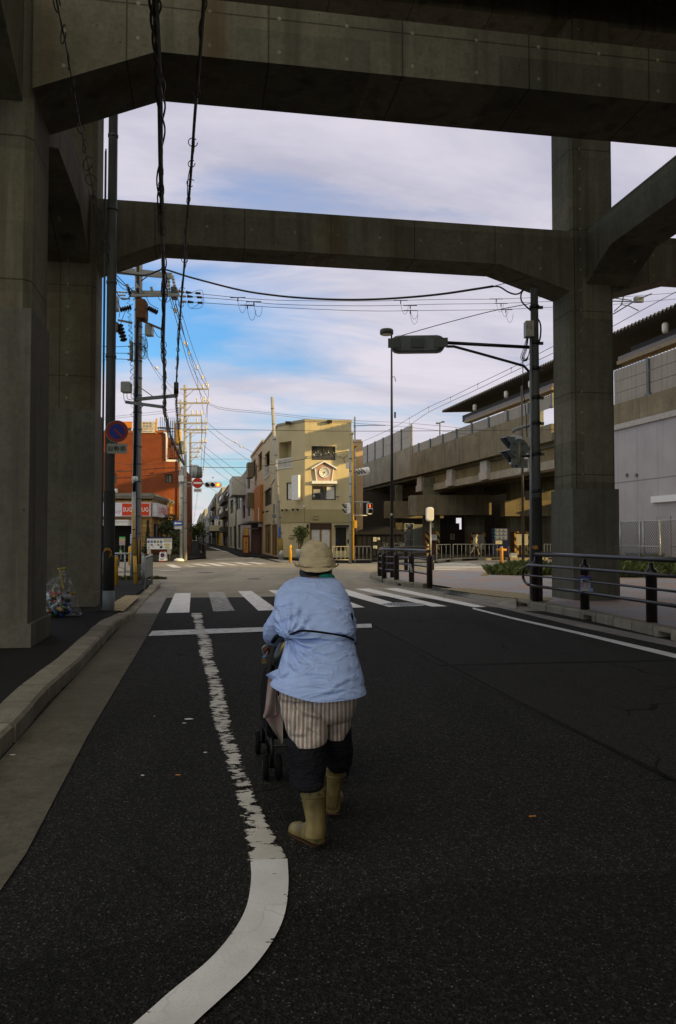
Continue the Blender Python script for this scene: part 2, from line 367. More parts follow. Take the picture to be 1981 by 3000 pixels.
strip('road_seam', [(1290, 1948), (1600, 1940), (1981, 1933)], [(1290, 1951), (1600, 1943), (1981, 1936)], .0065, MT['tar'])
# left footway, kerb and gutter
KE = [(-420, 2570), (-200, 2350), (43, 2116), (143, 2006), (240, 1924), (337, 1820), (384, 1792), (400, 1770), (436, 1733), (455, 1718), (470, 1708), (468, 1700), (440, 1695), (300, 1694), (150, 1694), (-300, 1694)]
KG = [G(*p, .15) for p in KE]
KG.insert(0, KG[0] + (KG[0] - KG[3]).normalized() * 14)
drop = [0.13] * 7 + [.10, .035, .035, .07, .13, .13, .13, .13, .13, .13]
def off2(P, d_):
    out = []
    for i, p in enumerate(P):
        a = P[max(i - 1, 0)]; b = P[min(i + 1, len(P) - 1)]; t = (b - a); t.z = 0; t.normalize()
        out.append(p + V((-t.y, t.x, 0)) * d_)
    return out
KI = off2(KG, .24)
mb = MB(); fp = [V((p.x, p.y, .14)) for p in KI] + [V((-70, 27, .14)), V((-70, -30, .14)), V((KI[0].x, -30, .14))]
mb.quad(fp[::-1]); struct(mb.build('footway', MT['asph4']))
def kerb(name, P, Q, hs, step, skip=(), gap=.017):
    mb = MB(); k_ = 0
    for a, b, c, d_, h0, h1 in zip(P, P[1:], Q[1:], Q, hs, hs[1:]):
        L = (b - a).length; n = max(1, round(L / step)); q = [a.lerp(d_, .07), b.lerp(c, .07), c.lerp(b, .07), d_.lerp(a, .07)]
        mb.mat(1)
        if not skip: mb.hexa([V((p.x, p.y, -.02)) for p in q] + [V((p.x, p.y, h_)) for p, h_ in zip(q, (h0, h1, h1, h0))])
        mb.mat(0)
        for i in range(n):
            e = gap / L
            t0, t1 = i / n + e, (i + 1) / n - e; k_ += 1
            q = [a.lerp(b, t0), a.lerp(b, t1), d_.lerp(c, t1), d_.lerp(c, t0)]
            z0 = (h0 + (h1 - h0) * t0) + U(-.004, .004); z1 = (h0 + (h1 - h0) * t1) + U(-.004, .004)
            zz = [z0 + .02, z1 + .02, z1 + .024, z0 + .024]
            j = V((U(-.006, .006), U(-.006, .006), 0)); ch = .025
            lo = [V((p.x, p.y, -.02)) + j for p in q]
            m1 = [V((p.x, p.y, z - ch)) + j for p, z in zip(q, zz)]
            q2 = [q[0].lerp(q[3], .1), q[1].lerp(q[2], .1), q[2], q[3]]
            hi = [V((p.x, p.y, z)) + j for p, z in zip(q2, zz)]
            if k_ in skip:      # drain block: a slot in its road face
                s0, s1 = .22, .78
                def lp(w_, A): return [A[0].lerp(A[1], w_), A[3].lerp(A[2], w_)]
                for x0, x1 in ((0, s0), (s1, 1)):
                    A, B = lp(x0, lo), lp(x1, lo); C, D_ = lp(x0, m1), lp(x1, m1); E_, F_ = lp(x0, hi), lp(x1, hi)
                    mb.hexa([A[0], B[0], B[1], A[1], C[0], D_[0], D_[1], C[1]]); mb.hexa([C[0], D_[0], D_[1], C[1], E_[0], F_[0], F_[1], E_[1]])
                up = V((0, 0, .11))
                A, B = lp(s0, [p + up for p in lo]), lp(s1, [p + up for p in lo]); C, D_ = lp(s0, m1), lp(s1, m1); E_, F_ = lp(s0, hi), lp(s1, hi)
                mb.hexa([A[0], B[0], B[1], A[1], C[0], D_[0], D_[1], C[1]]); mb.hexa([C[0], D_[0], D_[1], C[1], E_[0], F_[0], F_[1], E_[1]])
            else:
                mb.hexa(lo + m1); mb.hexa(m1 + hi)
    return struct(mb.build(name, [MT['kerb'], MT['mortar']]))
kerb('kerb', KG, KI, drop, .6)
GE = [(-200, 2900), (76, 2500), (255, 2159), (434, 1858), (464, 1797), (490, 1748), (517, 1722), (512, 1708), (486, 1700), (440, 1690)]
GI = [(-500, 2700), (-200, 2450), (153, 2057), (377, 1811), (392, 1798), (415, 1765), (462, 1724), (474, 1714), (470, 1703), (440, 1697)]
gi0, ge0 = G(*GI[0], .008), G(*GE[0], .008); gd = (G(*GI[1], .008) - G(*GI[2], .008)).normalized() * 14
struct(MB().quad([gi0 + gd, ge0 + gd, ge0, gi0]).build('gutter', MT['gut']))
strip('gutter', GI[:5], GE[:5], .008, MT['gut']); strip('gutter', GI[4:], GE[4:], .009, MT['gut2'])
# right footway: paved island
RK = [(2500, 1965), (1981, 1848), (1850, 1819), (1700, 1788), (1600, 1770), (1513, 1754)]
RP = [G(*p, .15) for p in RK]; RI = off2(RP, -.22)
RI = [p + (p - q) * 0 for p, q in zip(RI, RP)]
# choose the inner side (away from the road)
if (RI[2] - RP[2]).x < 0: RI = off2(RP, .22)
kerb('kerb', RP, RI, [.13] * 6, .62, skip=(7, 11, 3, 15))
IK = [(1239, 1710), (1180, 1705), (1125, 1696), (1093, 1688), (1084, 1683), (1088, 1677), (1105, 1672), (1135, 1669)]
IP = [G(*p, .15) for p in IK]; II = off2(IP, -.22)
cen = G(1200, 1690, .15)
if (II[3] - cen).length > (IP[3] - cen).length: II = off2(IP, .22)
kerb('kerb', IP, II, [.13] * 8, .6, skip=(3, 6))
flush = [(1450, 1748), (1380, 1737), (1300, 1722)]
edge = [V((p.x, p.y, .13)) for p in RI] + [G(*p, .09) for p in flush] + [V((p.x, p.y, .13)) for p in II]
far = [(1240, 1670), (1300, 1670), (1460, 1663), (1700, 1662), (1981, 1659), (2600, 1650)]
mb = MB(); pv = [V((p.x, p.y, .135)) for p in edge] + [G(*p, .135) for p in far]
nz = sum((pv[i].x * pv[(i + 1) % len(pv)].y - pv[(i + 1) % len(pv)].x * pv[i].y) for i in range(len(pv)))
mb.quad(pv if nz > 0 else pv[::-1])
def paving():
    t = NT('pavers'); b = t.n.new('ShaderNodeTexBrick'); t.t.links.new(t.tc.outputs['Object'], b.inputs['Vector'])
    b.inputs['Scale'].default_value = 1; b.inputs['Brick Width'].default_value = .6; b.inputs['Row Height'].default_value = .3; b.inputs['Mortar Size'].default_value = .008
    for q, c in (('Color1', (.36, .30, .28)), ('Color2', (.23, .25, .30)), ('Mortar', (.09, .085, .08))): b.inputs[q].default_value = (*c, 1)
    n = t.noise(1.1, st=(1, 2.2, 1), detail=4)
    col = t.mix(t.ramp(n, .42, .58), b.outputs['Color'], (.40, .25, .20)); col = t.mix(t.ramp(t.noise(.5), .45, .55, 0, .75), col, (.29, .30, .345))
    return t.fin(col, .7, 0, .3)
MT['pav'] = paving()
struct(mb.build('paved_footway', MT['pav']))
strip('gutter', [(2500, 1985), (1981, 1880), (1700, 1822), (1513, 1786), (1450, 1768), (1300, 1733), (1239, 1715), (1150, 1707), (1090, 1697), (1078, 1688), (1082, 1680)],
      [(2500, 2020), (1981, 1897), (1700, 1838), (1470, 1782), (1380, 1762), (1262, 1733), (1190, 1722), (1100, 1708), (1050, 1697), (1044, 1690), (1070, 1679)], .009, MT['gut2'])
mb = MB(); fa_ = [G(*p, .134) for p in ((1513, 1754), (1450, 1748), (1380, 1737), (1300, 1722), (1239, 1709))]; fb_ = [G(*p, .015) for p in ((1513, 1786), (1450, 1770), (1380, 1753), (1300, 1734), (1239, 1716))]
for a, b, c, d_ in zip(fa_, fa_[1:], fb_[1:], fb_): m1, m2 = a.lerp(d_, .55), b.lerp(c, .55); mb.mat(0).quad([a, m1, m2, b]); mb.mat(1).quad([m1, d_, c, m2])
struct(mb.build('flush_kerb', [MT['kerb'], MT['gut2']]))
# tactile paving
def tactile(name, c):
    t = NT(name); x = t.xyz(); a = t.math('FRACT', t.math('MULTIPLY', x[0], 8)); 
    n = t.noise(3); return t.fin(t.mix(t.math('MULTIPLY', t.math('GREATER_THAN', a, .62), .75), t.mix(t.ramp(n, .3, .7), sc(c, .8), c), sc(c, .35)), .8)
MT['tac'] = tactile('tactile_yellow', (.40, .29, .13)); MT['tac2'] = tactile('tactile_worn', (.33, .26, .14))
sheet('tactile_paving', [(297, 1786), (368, 1744), (412, 1744), (363, 1790)], .146, MT['tac'])
sheet('tactile_paving', [(1290, 1724), (1350, 1722), (1520, 1736), (1620, 1752), (1600, 1762), (1450, 1746)], .142, MT['tac2'])
sheet('tactile_paving', [(1405, 1686), (1432, 1671), (1446, 1671), (1428, 1687)], .142, MT['tac'])
# far footways: left forecourt, clock-building corner, under the railway
def slab(name, pts, z, m, h=.13):
    mb = MB(); mb.prism([V((*p, z - h)) for p in pts], (0, 0, h)); return struct(mb.build(name, m))
cg = lambda *p: tuple(G(*p)[:2])
slab('footway', [cg(-200, 1646), cg(440, 1646), cg(560, 1641), cg(588, 1638), (-9.9, 60), (-1.9 - .1824 * 400, 400), (-140, 400), (-140, 52)], .12, MT['asph4'])
slab('footway', [(6.1 - .1824 * 400, 400), cg(700, 1631), cg(790, 1637), cg(880, 1644), cg(985, 1650), cg(1085, 1650), cg(1092, 1647), (14, 80), (40, 400)], .12, MT['asph4'])
fk = [cg(1283, 1651), cg(1330, 1645), cg(1400, 1642), cg(1520, 1641), cg(1650, 1640), cg(2200, 1638)]
slab('footway', fk + [(60, 110), (6, 110)], .15, MT['asph4'])
kp = [V((*p, .16)) for p in fk]
for p in kp: p.z = .16
ki = off2(kp, .35)
if ki[2].y < kp[2].y: ki = off2(kp, -.35)
kerb('kerb', kp, ki, [.15] * 6, 1.2)
# ---------------------------------------------------------------- road markings
def quadmark(mb, q, z=.009): 
    P = [G(*p, z) for p in q]
    n = (P[1] - P[0]).cross(P[2] - P[0]).z
    mb.quad(P if n > 0 else P[::-1])
cw = [([(487, 1796), (555, 1794), (559, 1737), (513, 1738)], 0), ([(625, 1791), (688, 1789), (655, 1734), (611, 1735)], 2), ([(757, 1789), (815, 1787), (737, 1731), (697, 1732)], 1),
      ([(892, 1786), (945, 1785), (836, 1728), (786, 1729)], 1), ([(1016, 1781), (1069, 1779), (925, 1727), (876, 1727)], 0), ([(1140, 1778), (1190, 1776), (1008, 1725), (955, 1726)], 0),
      ([(1266, 1777), (1311, 1776), (1082, 1724), (1040, 1725)], 0), ([(1388, 1779), (1426, 1778), (1165, 1723), (1123, 1724)], 0)]
mb = MB()
for q, m in cw: mb.mat(m); quadmark(mb, q)
struct(mb.build('crosswalk', [MT['pt'], MT['ptf'], MT['ptw2']]))
mb = MB(); quadmark(mb, [(435, 1863), (1090, 1838), (1088, 1827), (446, 1848)]); struct(mb.build('stop_line', MT['ptf']))
wl = cat([V(p) for p in ((562, 590, 1796), (571, 597, 1830), (583, 618, 1880), (590, 625, 1930), (612, 650, 2000), (622, 668, 2090), (645, 690, 2160), (665, 712, 2240), (690, 745, 2330), (712, 775, 2400), (722, 800, 2450), (735, 835, 2522))], 5)
strip('lane_line', [(p.x, p.z) for p in wl], [(p.y, p.z) for p in wl], .011, MT['ptw'], .10)
cl_ = cat([V(p) for p in ((735, 2518, 0), (737, 2580, 0), (722, 2660, 0), (680, 2735, 0), (610, 2815, 0), (500, 2905, 0), (385, 3005, 0), (200, 3150, 0))], 6)
cr_ = cat([V(p) for p in ((841, 2515, 0), (844, 2590, 0), (832, 2680, 0), (795, 2760, 0), (730, 2845, 0), (640, 2930, 0), (560, 3005, 0), (430, 3150, 0))], 6)
strip('lane_line', [(p.x, p.y) for p in cl_], [(p.x, p.y) for p in cr_], .012, MT['pte'], .012)
el = [(1385, 1780), (1500, 1808), (1700, 1852), (1981, 1916), (2400, 2010)]; er = [(1385, 1784), (1500, 1813), (1700, 1859), (1981, 1928), (2400, 2026)]
strip('edge_line', el, er, .012, MT['pte'], .02)
# far crossings
mb = MB()
for x0, x1, x2, x3, y0, y1 in ((508, 532, 509, 484, 1663, 1654), (560, 578, 551, 538, 1660, 1657), (600, 622, 580, 558, 1658, 1652), (640, 664, 624, 598, 1658, 1650), (678, 702, 656, 634, 1656, 1649), (722, 742, 702, 680, 1655, 1648), (760, 786, 742, 722, 1653, 1647)):
    quadmark(mb, [(x0, y0), (x1, y0), (x2, y1), (x3, y1)], .012)
for k_ in range(5):
    y = 1669 - k_ * 4.3; quadmark(mb, [(1262, y), (1452 - k_ * 17, y), (1442 - k_ * 17, y - 2.4), (1262, y - 2.4)], .012)
struct(mb.build('crosswalk', MT['pt']))
mb = MB()
quadmark(mb, [(634, 1639.5), (760, 1635.5), (760, 1634.6), (634, 1638.4)], .014)
for a, b in (((612, 1603), (640, 1611)), ((645, 1613), (672, 1619)), ((676, 1621), (700, 1627)), ((705, 1628), (745, 1636)), ((690, 1620), (712, 1624)), ((718, 1626), (760, 1634))):
    quadmark(mb, [a, (a[0] + 4, a[1]), (b[0] + 9, b[1]), b], .014)
quadmark(mb, [(470, 1672), (527, 1671), (527, 1670), (470, 1671)], .012)
quadmark(mb, [(1380, 1653), (1520, 1652), (1520, 1651), (1380, 1652)], .012)
struct(mb.build('road_marking', MT['ptf']))
# manhole covers
def manhole(px, py, w_, label):
    c = G(px, py); r = w_ / 2 * c.y / F
    t = thing('manhole_cover', label, 'manhole cover', (c.x, c.y, .012), 'manhole covers in the road')
    mb = MB(); mb.lathe((c.x, c.y, .006), [(r, 0), (r, .008), (r * .93, .009)], 28); mb.build('frame', MT['galv'], t)
    mb = MB(); mb.lathe((c.x, c.y, .008), [(r * .9, 0), (r * .9, .006), (r * .01, .007)], 28)
    for i in range(-6, 7):
        for j in range(-6, 7):
            if math.hypot(i, j) < 6.2: mb.box((c.x + i * r * .135, c.y + j * r * .135, .017), (r * .07, r * .07, .008), .6)
    mb.build('lid', MT['galvd'], t)
manhole(1182, 1772, 132, 'round steel manhole cover overlapping the right crosswalk stripes'); manhole(603, 1678, 60, 'round manhole cover in the warm sunlit junction, left of the other pale cover'); manhole(744, 1697, 48, 'round manhole cover beyond the crosswalk, at the seam of two asphalt tones')
# litter
for i, (x, y, s, c, lb) in enumerate(((1562, 2395, .035, 'lit_o', 'orange tipped cigarette end alone on the dark asphalt right of the walker'), (553, 2107, .045, 'lit_w', 'flat white scrap of litter on the road between gutter and worn line'), (540, 2119, .02, 'lit_w', 'tiny pale crumb beside the flat white scrap on the road'),
                                      (522, 2271, .022, 'lit_o', 'small orange brown leaf bit on the road left of the worn line'), (452, 2099, .015, 'lit_o', 'tiny yellow crumb on the dark road near the gutter'), (36, 2212, .03, 'lit_w', 'small white scrap lying on the gutter by the kerb'), (418, 2272, .02, 'lit_w', 'small white pebble of litter on the near left road'), (601, 2205, .02, 'lit_w', 'pale speck of litter close beside the worn line'))):
    if c not in MT: MT[c] = plain(c + 'ter', (.55, .2, .03) if c[-1] == 'o' else (.7, .7, .68), .7)
    p = G(x, y, .012); mb = MB(); a = U(0, 3)
    if i == 0: mb.tube([p + V((-.02, 0, .006)), p + V((.002, .004, .006))], .004, 8); mb.mat(1).tube([p + V((.002, .004, .006)), p + V((.016, .006, .006))], .0042, 8)
    else:
        n = 7; mb.prism([p + V((math.cos(a + q * 6.283 / n) * s * .75 * U(.6, 1.1), math.sin(a + q * 6.283 / n) * s * .4 * U(.6, 1.1), 0)) for q in range(n)], (0, 0, .004))
    tag(mb.build('litter', [MT[c], MT.get('lit_w', MT[c])]), lb, 'litter', 'litter on the road')
# ---------------------------------------------------------------- elevated structure overhead
el_ = thing('elevated_viaduct', 'dark concrete elevated viaduct frame of columns and haunched beams overhead', 'viaduct', uv(-2.6, 10.7, 0))
C, CL_ = MT['conc'], MT['conc_low']
ZT = 13.
def column(u0, u1, v0, v1, zc, base=True, lo_=.018):
    mb = MB()
    c = .09
    ring = [(u0 + c, v0), (u1 - c, v0), (u1, v0 + c), (u1, v1 - c), (u1 - c, v1), (u0 + c, v1), (u0, v1 - c), (u0, v0 + c)]
    mb.loft([[uv(a, b, z) for a, b in ring] for z in (zc, ZT)], sm=False)
    o = mb.build('column', C, el_)
    mb = MB(); k_ = lo_
    ring = [(u0 - k_, v0 - k_), (u1 + k_, v0 - k_), (u1 + k_, v1 + k_), (u0 - k_, v1 + k_)]
    mb.loft([[uv(a, b, z) for a, b in ring] for z in (.4 if base else 0, zc - .02, zc)], sm=False); mb.build('collar', CL_, o)
    if not base: return
    mb = MB(); k_ = lo_ + .055
    ring = [(u0 - k_, v0 - k_), (u1 + k_, v0 - k_), (u1 + k_, v1 + k_), (u0 - k_, v1 + k_)]
    mb.loft([[uv(a, b, z) for a, b in ring] for z in (0, .42)], sm=False); mb.build('plinth', MT['conc_low'], o)
def tie(u0, u1, v0, v1, zb, zt, hl, hd, hr=None):
    """transverse beam with haunches at both ends"""
    hr = hl if hr is None else hr
    poly = [(u0, zt), (u0, zb - hd)] + ([(u0 + hl, zb)] if hl else []) + ([(u1 - hr, zb)] if hr else []) + [(u1, zb - hd), (u1, zt)]
    mb = MB(); mb.prism([uv(a, v0, z) for a, z in poly], TV * (v1 - v0)); mb.build('beam', C, el_)
def lon(u0, u1, v0, v1, zb, zt, hl, hd):
    poly = [(v0, zt), (v0, zb - hd), (v0 + hl, zb), (v1 - hl, zb), (v1, zb - hd), (v1, zt)]
    mb = MB(); mb.prism([uv(u0, a, z) for a, z in poly], TU * (u1 - u0)); mb.build('beam', C, el_)
UL0, UL1 = -3.25, -2.12
UR0, UR1 = 7.93, 8.95
column(UL0, UL1, 10.25, 11.4, 4.3); column(UL0, UL1, 16.2, 17.3, 4.0); column(UR0, UR1, 16.17, 17.2, 2.55, False, .03)
column(UR0 + 1.4, UR1 + 1.4, 10.2, 11.35, 2.9)
column(UL0 - 8, UL1 - 8, 10.25, 11.4, 4.3); column(UL0 - 8, UL1 - 8, 16.2, 17.3, 4.)
column(UR0 + 12, UR1 + 12, 16.2, 17.3, 3.)
Z1b, Z1t, Z2b, Z2t = 7.67, 8.43, 7.42, 8.25
tie(UL1, UR0 + 1.4, 10.2, 11.37, Z1b, Z1t, 1.5, .62, 1.7); tie(UL1, UR0, 16.25, 17.1, Z2b, Z2t, 1.25, .5, 1.6)
tie(UL1 - 8, UL0, 10.25, 11.3, Z1b, Z1t, 1.5, .6); tie(UL1 - 8, UL0, 16.25, 17.1, Z2b, Z2t, 1.3, .5)
tie(UR1, UR0 + 12, 16.25, 17.1, Z2b, Z2t, 1.7, .5)
lon(UL0 + .1, UL1 - .12, 11.38, 16.22, 7.5, 8.3, 1.3, .6)
lon(UR0 + .35, UR1 + .35, 6.2, 16.2, 7.55, 8.3, 1.1, .5)
lon(UL0 + .1, UL1 - .12, 3., 10.24, 7.5, 8.4, 1.3, .6)
mb = MB(); mb.hexa([uv(a, b, z) for z in (9.3, 10.3) for a, b in ((2.2, -16), (45, -16), (45, 8.85), (2.2, 8.85))]); mb.build('deck', C, el_)  # unseen lower deck, added to shade the right column and near ground
for u in (14, 24): mb = MB(); mb.hexa([uv(a, b, z) for z in (0, 9.299) for a, b in ((u, -6), (u + 1, -6), (u + 1, -4.9), (u, -4.9))]); mb.build('column', C, el_)  # columns added to carry the unseen shading deck
# deck and its girders
mb = MB(); mb.hexa([uv(a, b, z) for z in (ZT + 1.2, ZT + 1.55) for a, b in ((-40, 8.9), (45, 8.9), (45, 18.6), (-40, 18.6))]); mb.build('deck', C, el_)
for v in (10.3, 12.2, 14.3, 16.3): mb = MB(); mb.hexa([uv(a, b, z) for z in (ZT, ZT + 1.19) for a, b in ((-40, v), (45, v), (45, v + .9), (-40, v + .9))]); mb.build('girder', C, el_)
for v in (8.9, 18.35): mb = MB(); mb.hexa([uv(a, b, z) for z in (ZT + .8, ZT + 2.6) for a, b in ((-40, v), (45, v), (45, v + .24), (-40, v + .24))]); mb.build('parapet', C, el_)
for q in bpy.data.objects:
    if q.parent == el_ and q.name.startswith('parapet'): q.location.z = .005
# ---------------------------------------------------------------- wall faces
class Face:
    def __init__(s, a, b):
        s.a = V((a[0], a[1], 0)); s.b = V((b[0], b[1], 0)); s.L = (s.b - s.a).length; s.t = (s.b - s.a).normalized()
        s.n = V((s.t.y, -s.t.x, 0))       # outward: to the right of a->b seen from above is -Y for +X
    def P(s, q, z, o=0.): return s.a + s.t * q + s.n * o + V((0, 0, z))
    def sz(s, px, py): h = hit(px, py, s.a, s.n); return (h - s.a).dot(s.t), h.z
    def rect(s, x0, y0, x1, y1):
        ym, xm = (y0 + y1) / 2, (x0 + x1) / 2
        return (s.sz(x0, ym)[0], s.sz(x1, ym)[0], s.sz(xm, y1)[1], s.sz(xm, y0)[1])
    def box(s, mb, r, o0, o1):
        a, b, c, d_ = r; mb.hexa([s.P(a, c, o1), s.P(b, c, o1), s.P(b, c, o0), s.P(a, c, o0), s.P(a, d_, o1), s.P(b, d_, o1), s.P(b, d_, o0), s.P(a, d_, o0)]); return mb
    def wall(s, mb, s0, s1, z0, z1, ops=(), dep=.18):
        ops = [(max(s0, o[0]), min(s1, o[1]), max(z0, o[2]), min(z1, o[3])) for o in ops]
        ss = sorted({s0, s1, *[q for o in ops for q in o[:2]]}); zs = sorted({z0, z1, *[q for o in ops for q in o[2:]]})
        for a, b in zip(ss, ss[1:]):
            for c, d_ in zip(zs, zs[1:]):
                m, n = (a + b) / 2, (c + d_) / 2
                if not any(o[0] < m < o[1] and o[2] < n < o[3] for o in ops): mb.quad([s.P(a, c), s.P(b, c), s.P(b, d_), s.P(a, d_)])
        for a, b, c, d_ in ops:
            mb.quad([s.P(a, c), s.P(a, c, -dep), s.P(b, c, -dep), s.P(b, c)]); mb.quad([s.P(a, d_, -dep), s.P(a, d_), s.P(b, d_), s.P(b, d_, -dep)])
            mb.quad([s.P(a, c), s.P(a, d_), s.P(a, d_, -dep), s.P(a, c, -dep)]); mb.quad([s.P(b, c, -dep), s.P(b, d_, -dep), s.P(b, d_), s.P(b, c)])
        return mb
    def window(s, r, par, n=2, dep=.14, fw=.06, fm=None, gm=None, cur=None, hb=0):
        a, b, c, d_ = r; mb = MB()
        for x in [a + (b - a) * i / n for i in range(n + 1)]:
            x = min(max(x, a + fw / 2), b - fw / 2); s.box(mb, (x - fw / 2, x + fw / 2, c, d_), -dep - .04, -dep + .05)
        for z in [c + fw / 2, d_ - fw / 2] + [c + (d_ - c) * (i + 1) / (hb + 1) for i in range(hb)]: s.box(mb, (a + fw * .5, b - fw * .5, z - fw / 2, z + fw / 2), -dep - .037, -dep + .047)
        o = mb.build('window', fm or MT['frame'], par)
        mb = MB(); s.box(mb, (a + .01, b - .01, c + .01, d_ - .01), -dep - .03, -dep - .01); mb.build('pane', gm or MT['glass'], o)
        if cur:
            mb = MB(); q0, q1, m = cur; q0, q1 = a + (b - a) * q0, a + (b - a) * q1; k_ = max(6, int((q1 - q0) / .12)) * 2
            for i in range(k_):
                x0, x1 = q0 + (q1 - q0) * i / k_, q0 + (q1 - q0) * (i + 1) / k_; e0, e1 = (.02, -.02) if i % 2 else (-.02, .02)
                mb.quad([s.P(x0, c + .08, -dep + .025 + e0 * .4), s.P(x1, c + .08, -dep + .025 + e1 * .4), s.P(x1, d_ - .08, -dep + .025 + e1 * .4), s.P(x0, d_ - .08, -dep + .025 + e0 * .4)])
            mb.build('curtain', m, o)
        return o
def xy(px, Y): p = at(px, 1580, Y); return (p.x, p.y)
# ---------------------------------------------------------------- railway station viaduct on the right
X0 = 25.; SL = -.2231
st = thing('railway_viaduct', 'stained concrete station viaduct with corrugated platform roof, beyond the crossing', 'viaduct', (X0 + SL * 60, 60, 0))
D1 = V((SL, 1, 0)).normalized(); N1 = V((-D1.y, D1.x, 0))      # N1 faces the street
kz = lambda k_: CH + k_ * X0
def rl(Y, o=0., z=0.): return V((X0 + SL * Y, Y, z)) + N1 * o
def slabx(mb, Y0, Y1, o0, o1, z0, z1): return mb.hexa([rl(Y0, o1, z0), rl(Y0, o0, z0), rl(Y1, o0, z0), rl(Y1, o1, z0), rl(Y0, o1, z1), rl(Y0, o0, z1), rl(Y1, o0, z1), rl(Y1, o1, z1)])
YS = X0 / ((1208 - CX) / F - SL)         # seam where the noise barrier starts
YR = X0 / ((1309 - CX) / F - SL)         # end of the platform roof
YA, YB = -12., 150.
mb = MB(); slabx(mb, YS + .05, YB, -.35, 0, kz(.2535), kz(.372)); mb.build('parapet', MT['conc_pale'], st)
mb = MB(); slabx(mb, 53, YS, -.35, .12, kz(.25), kz(.339)); mb.build('parapet', MT['conc_old'], st)
mb = MB(); slabx(mb, YA, 43.9, -.35, .05, kz(.252), kz(.296)); slabx(mb, 50.7, 52.9, -.35, .05, kz(.252), kz(.296)); slabx(mb, 43.901, 50.699, -.35, .05, kz(.252), kz(.272)); mb.build('parapet', MT['conc_old'], st)  # low hidden stretch (barrier and eave gapped too) lets sun reach the clock facade
mb = MB(); slabx(mb, 40, YB, -10, -.36, kz(.24), kz(.27)); slabx(mb, YA, 39.99, -10, -.36, kz(.30), kz(.33)); mb.build('deck', MT['conc'], st)  # near stretch, out of view, is raised to let sun onto the junction
mb = MB(); slabx(mb, 40., YB, -10.3, -10.01, kz(.25), kz(.335)); mb.build('parapet', MT['conc'], st)
MT['girder'] = concrete('girder_sunlit', (.24, .185, .10), .5, 0); MT['conc_lip_lit'] = concrete('concrete_lip_sunlit', (.40, .35, .28), .45, 0); MT['conc_br'] = concrete('concrete_bracket', (.50, .46, .42), .25, 0)  # girder web and lip carry a warm sunlit tone in their colour
# recessed girder with brackets
mb = MB(); slabx(mb, 50, YS - 1.2, -1.3, -.55, kz(.187), kz(.249)); mb.build('girder', MT['girder'], st); mb = MB(); slabx(mb, 50, YS - 1.2, -1.35, -.42, kz(.1835), kz(.206)); mb.build('girder_flange', MT['conc_lip_lit'], st)
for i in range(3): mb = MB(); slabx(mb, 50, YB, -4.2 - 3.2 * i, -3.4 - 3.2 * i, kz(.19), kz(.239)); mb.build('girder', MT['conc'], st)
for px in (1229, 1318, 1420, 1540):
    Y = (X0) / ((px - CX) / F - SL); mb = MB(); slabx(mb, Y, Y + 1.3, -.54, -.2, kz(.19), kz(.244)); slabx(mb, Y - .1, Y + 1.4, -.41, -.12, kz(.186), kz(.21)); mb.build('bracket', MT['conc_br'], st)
# panel barrier on the parapet: near part three boards high, middle part one board
def boards(Y0, Y1, step, k0, k1, rows, o, m, pm, nm='barrier_panel', vs=0):
    mb = MB(); z0, z1 = kz(k0) + .003, kz(k1)
    for r in range(rows):
        a, b = z0 + (z1 - z0) * r / rows, z0 + (z1 - z0) * (r + 1) / rows; slabx(mb, Y0, Y1, o - .08, o, a + .012, b - .012)
    mb.build(nm, m, st)
    Y = Y0
    while Y < Y1 + .1:
        mb = MB(); slabx(mb, Y - .1, Y + .1, o + .003, o + .10, z0 - .05, z1 + .04); slabx(mb, Y - .2, Y + .2, o + .003, o + .14, z0 - .06, z0 + .12); mb.build('barrier_post', pm, st); Y += step
MT['pan'] = wallmat('barrier_board', (.31, .275, .24), 0, 0, .75); MT['pan2'] = wallmat('noise_panel', (.38, .345, .33), .9, 0, .25)
boards(24, 43.9, 3.35, .296, .3735, 3, -.12, MT['pan'], MT['galvd']); boards(50.75, YS, 3.3, .339, .3735, 1, -.1, MT['pan'], MT['galvd'])
boards(YS + .3, 148, 3.4, .372, .458, 2, -.1, MT['pan2'], MT['galvd'])
# platform canopy: corrugated roof, beam, gutter
mb = MB(); zr = kz(.443); A = []
Y = 18.; i = 0; pr = []
while Y < YR: pr.append((Y, zr + (0 if i % 2 else .17))); Y += .16; i += 1
for (a, za), (b, zb) in zip(pr, pr[1:]): mb.hexa([rl(a, .45, za), rl(b, .45, zb), rl(b, -5.5, zb + .3), rl(a, -5.5, za + .3), rl(a, .45, za + .05), rl(b, .45, zb + .05), rl(b, -5.5, zb + .35), rl(a, -5.5, za + .35)])
mb.build('canopy', MT['galvd'] if False else plain('roof_sheet', (.10, .095, .085), .6, .2, .2), st)
mb = MB(); slabx(mb, 18, 43.5, -1.4, -.9, zr - 1.0, zr - .45); slabx(mb, 51, YR - 1.5, -1.4, -.9, zr - 1.0, zr - .45); mb.build('canopy_beam', plain('beam_brown', (.05, .042, .038), .6), st)
mb = MB(); slabx(mb, 20, 43.5, -.5, -.12, kz(.392), kz(.401)); slabx(mb, 50.8, YR - 4, -.5, -.12, kz(.392), kz(.401)); mb.build('eave_strip', plain('strip_brown', (.17, .14, .13), .5), st)
mb = MB(); slabx(mb, 20, 43.5, -.6, -.04, kz(.3835), kz(.3915)); slabx(mb, 50.8, YR - 4, -.6, -.04, kz(.3835), kz(.3915)); mb.build('eave_gutter', plain('strip_ochre', (.24, .17, .09), .5), st)
for px in (1395, 1488, 1560, 1960):
    Y = X0 / ((px - CX) / F - SL); mb = MB(); p = rl(Y, .05, kz(.409)); mb.lathe(p, [(.13, 0), (.16, .12), (.16, .42), (.1, .5)], 10); mb.build('speaker_box', MT['cer'], st)
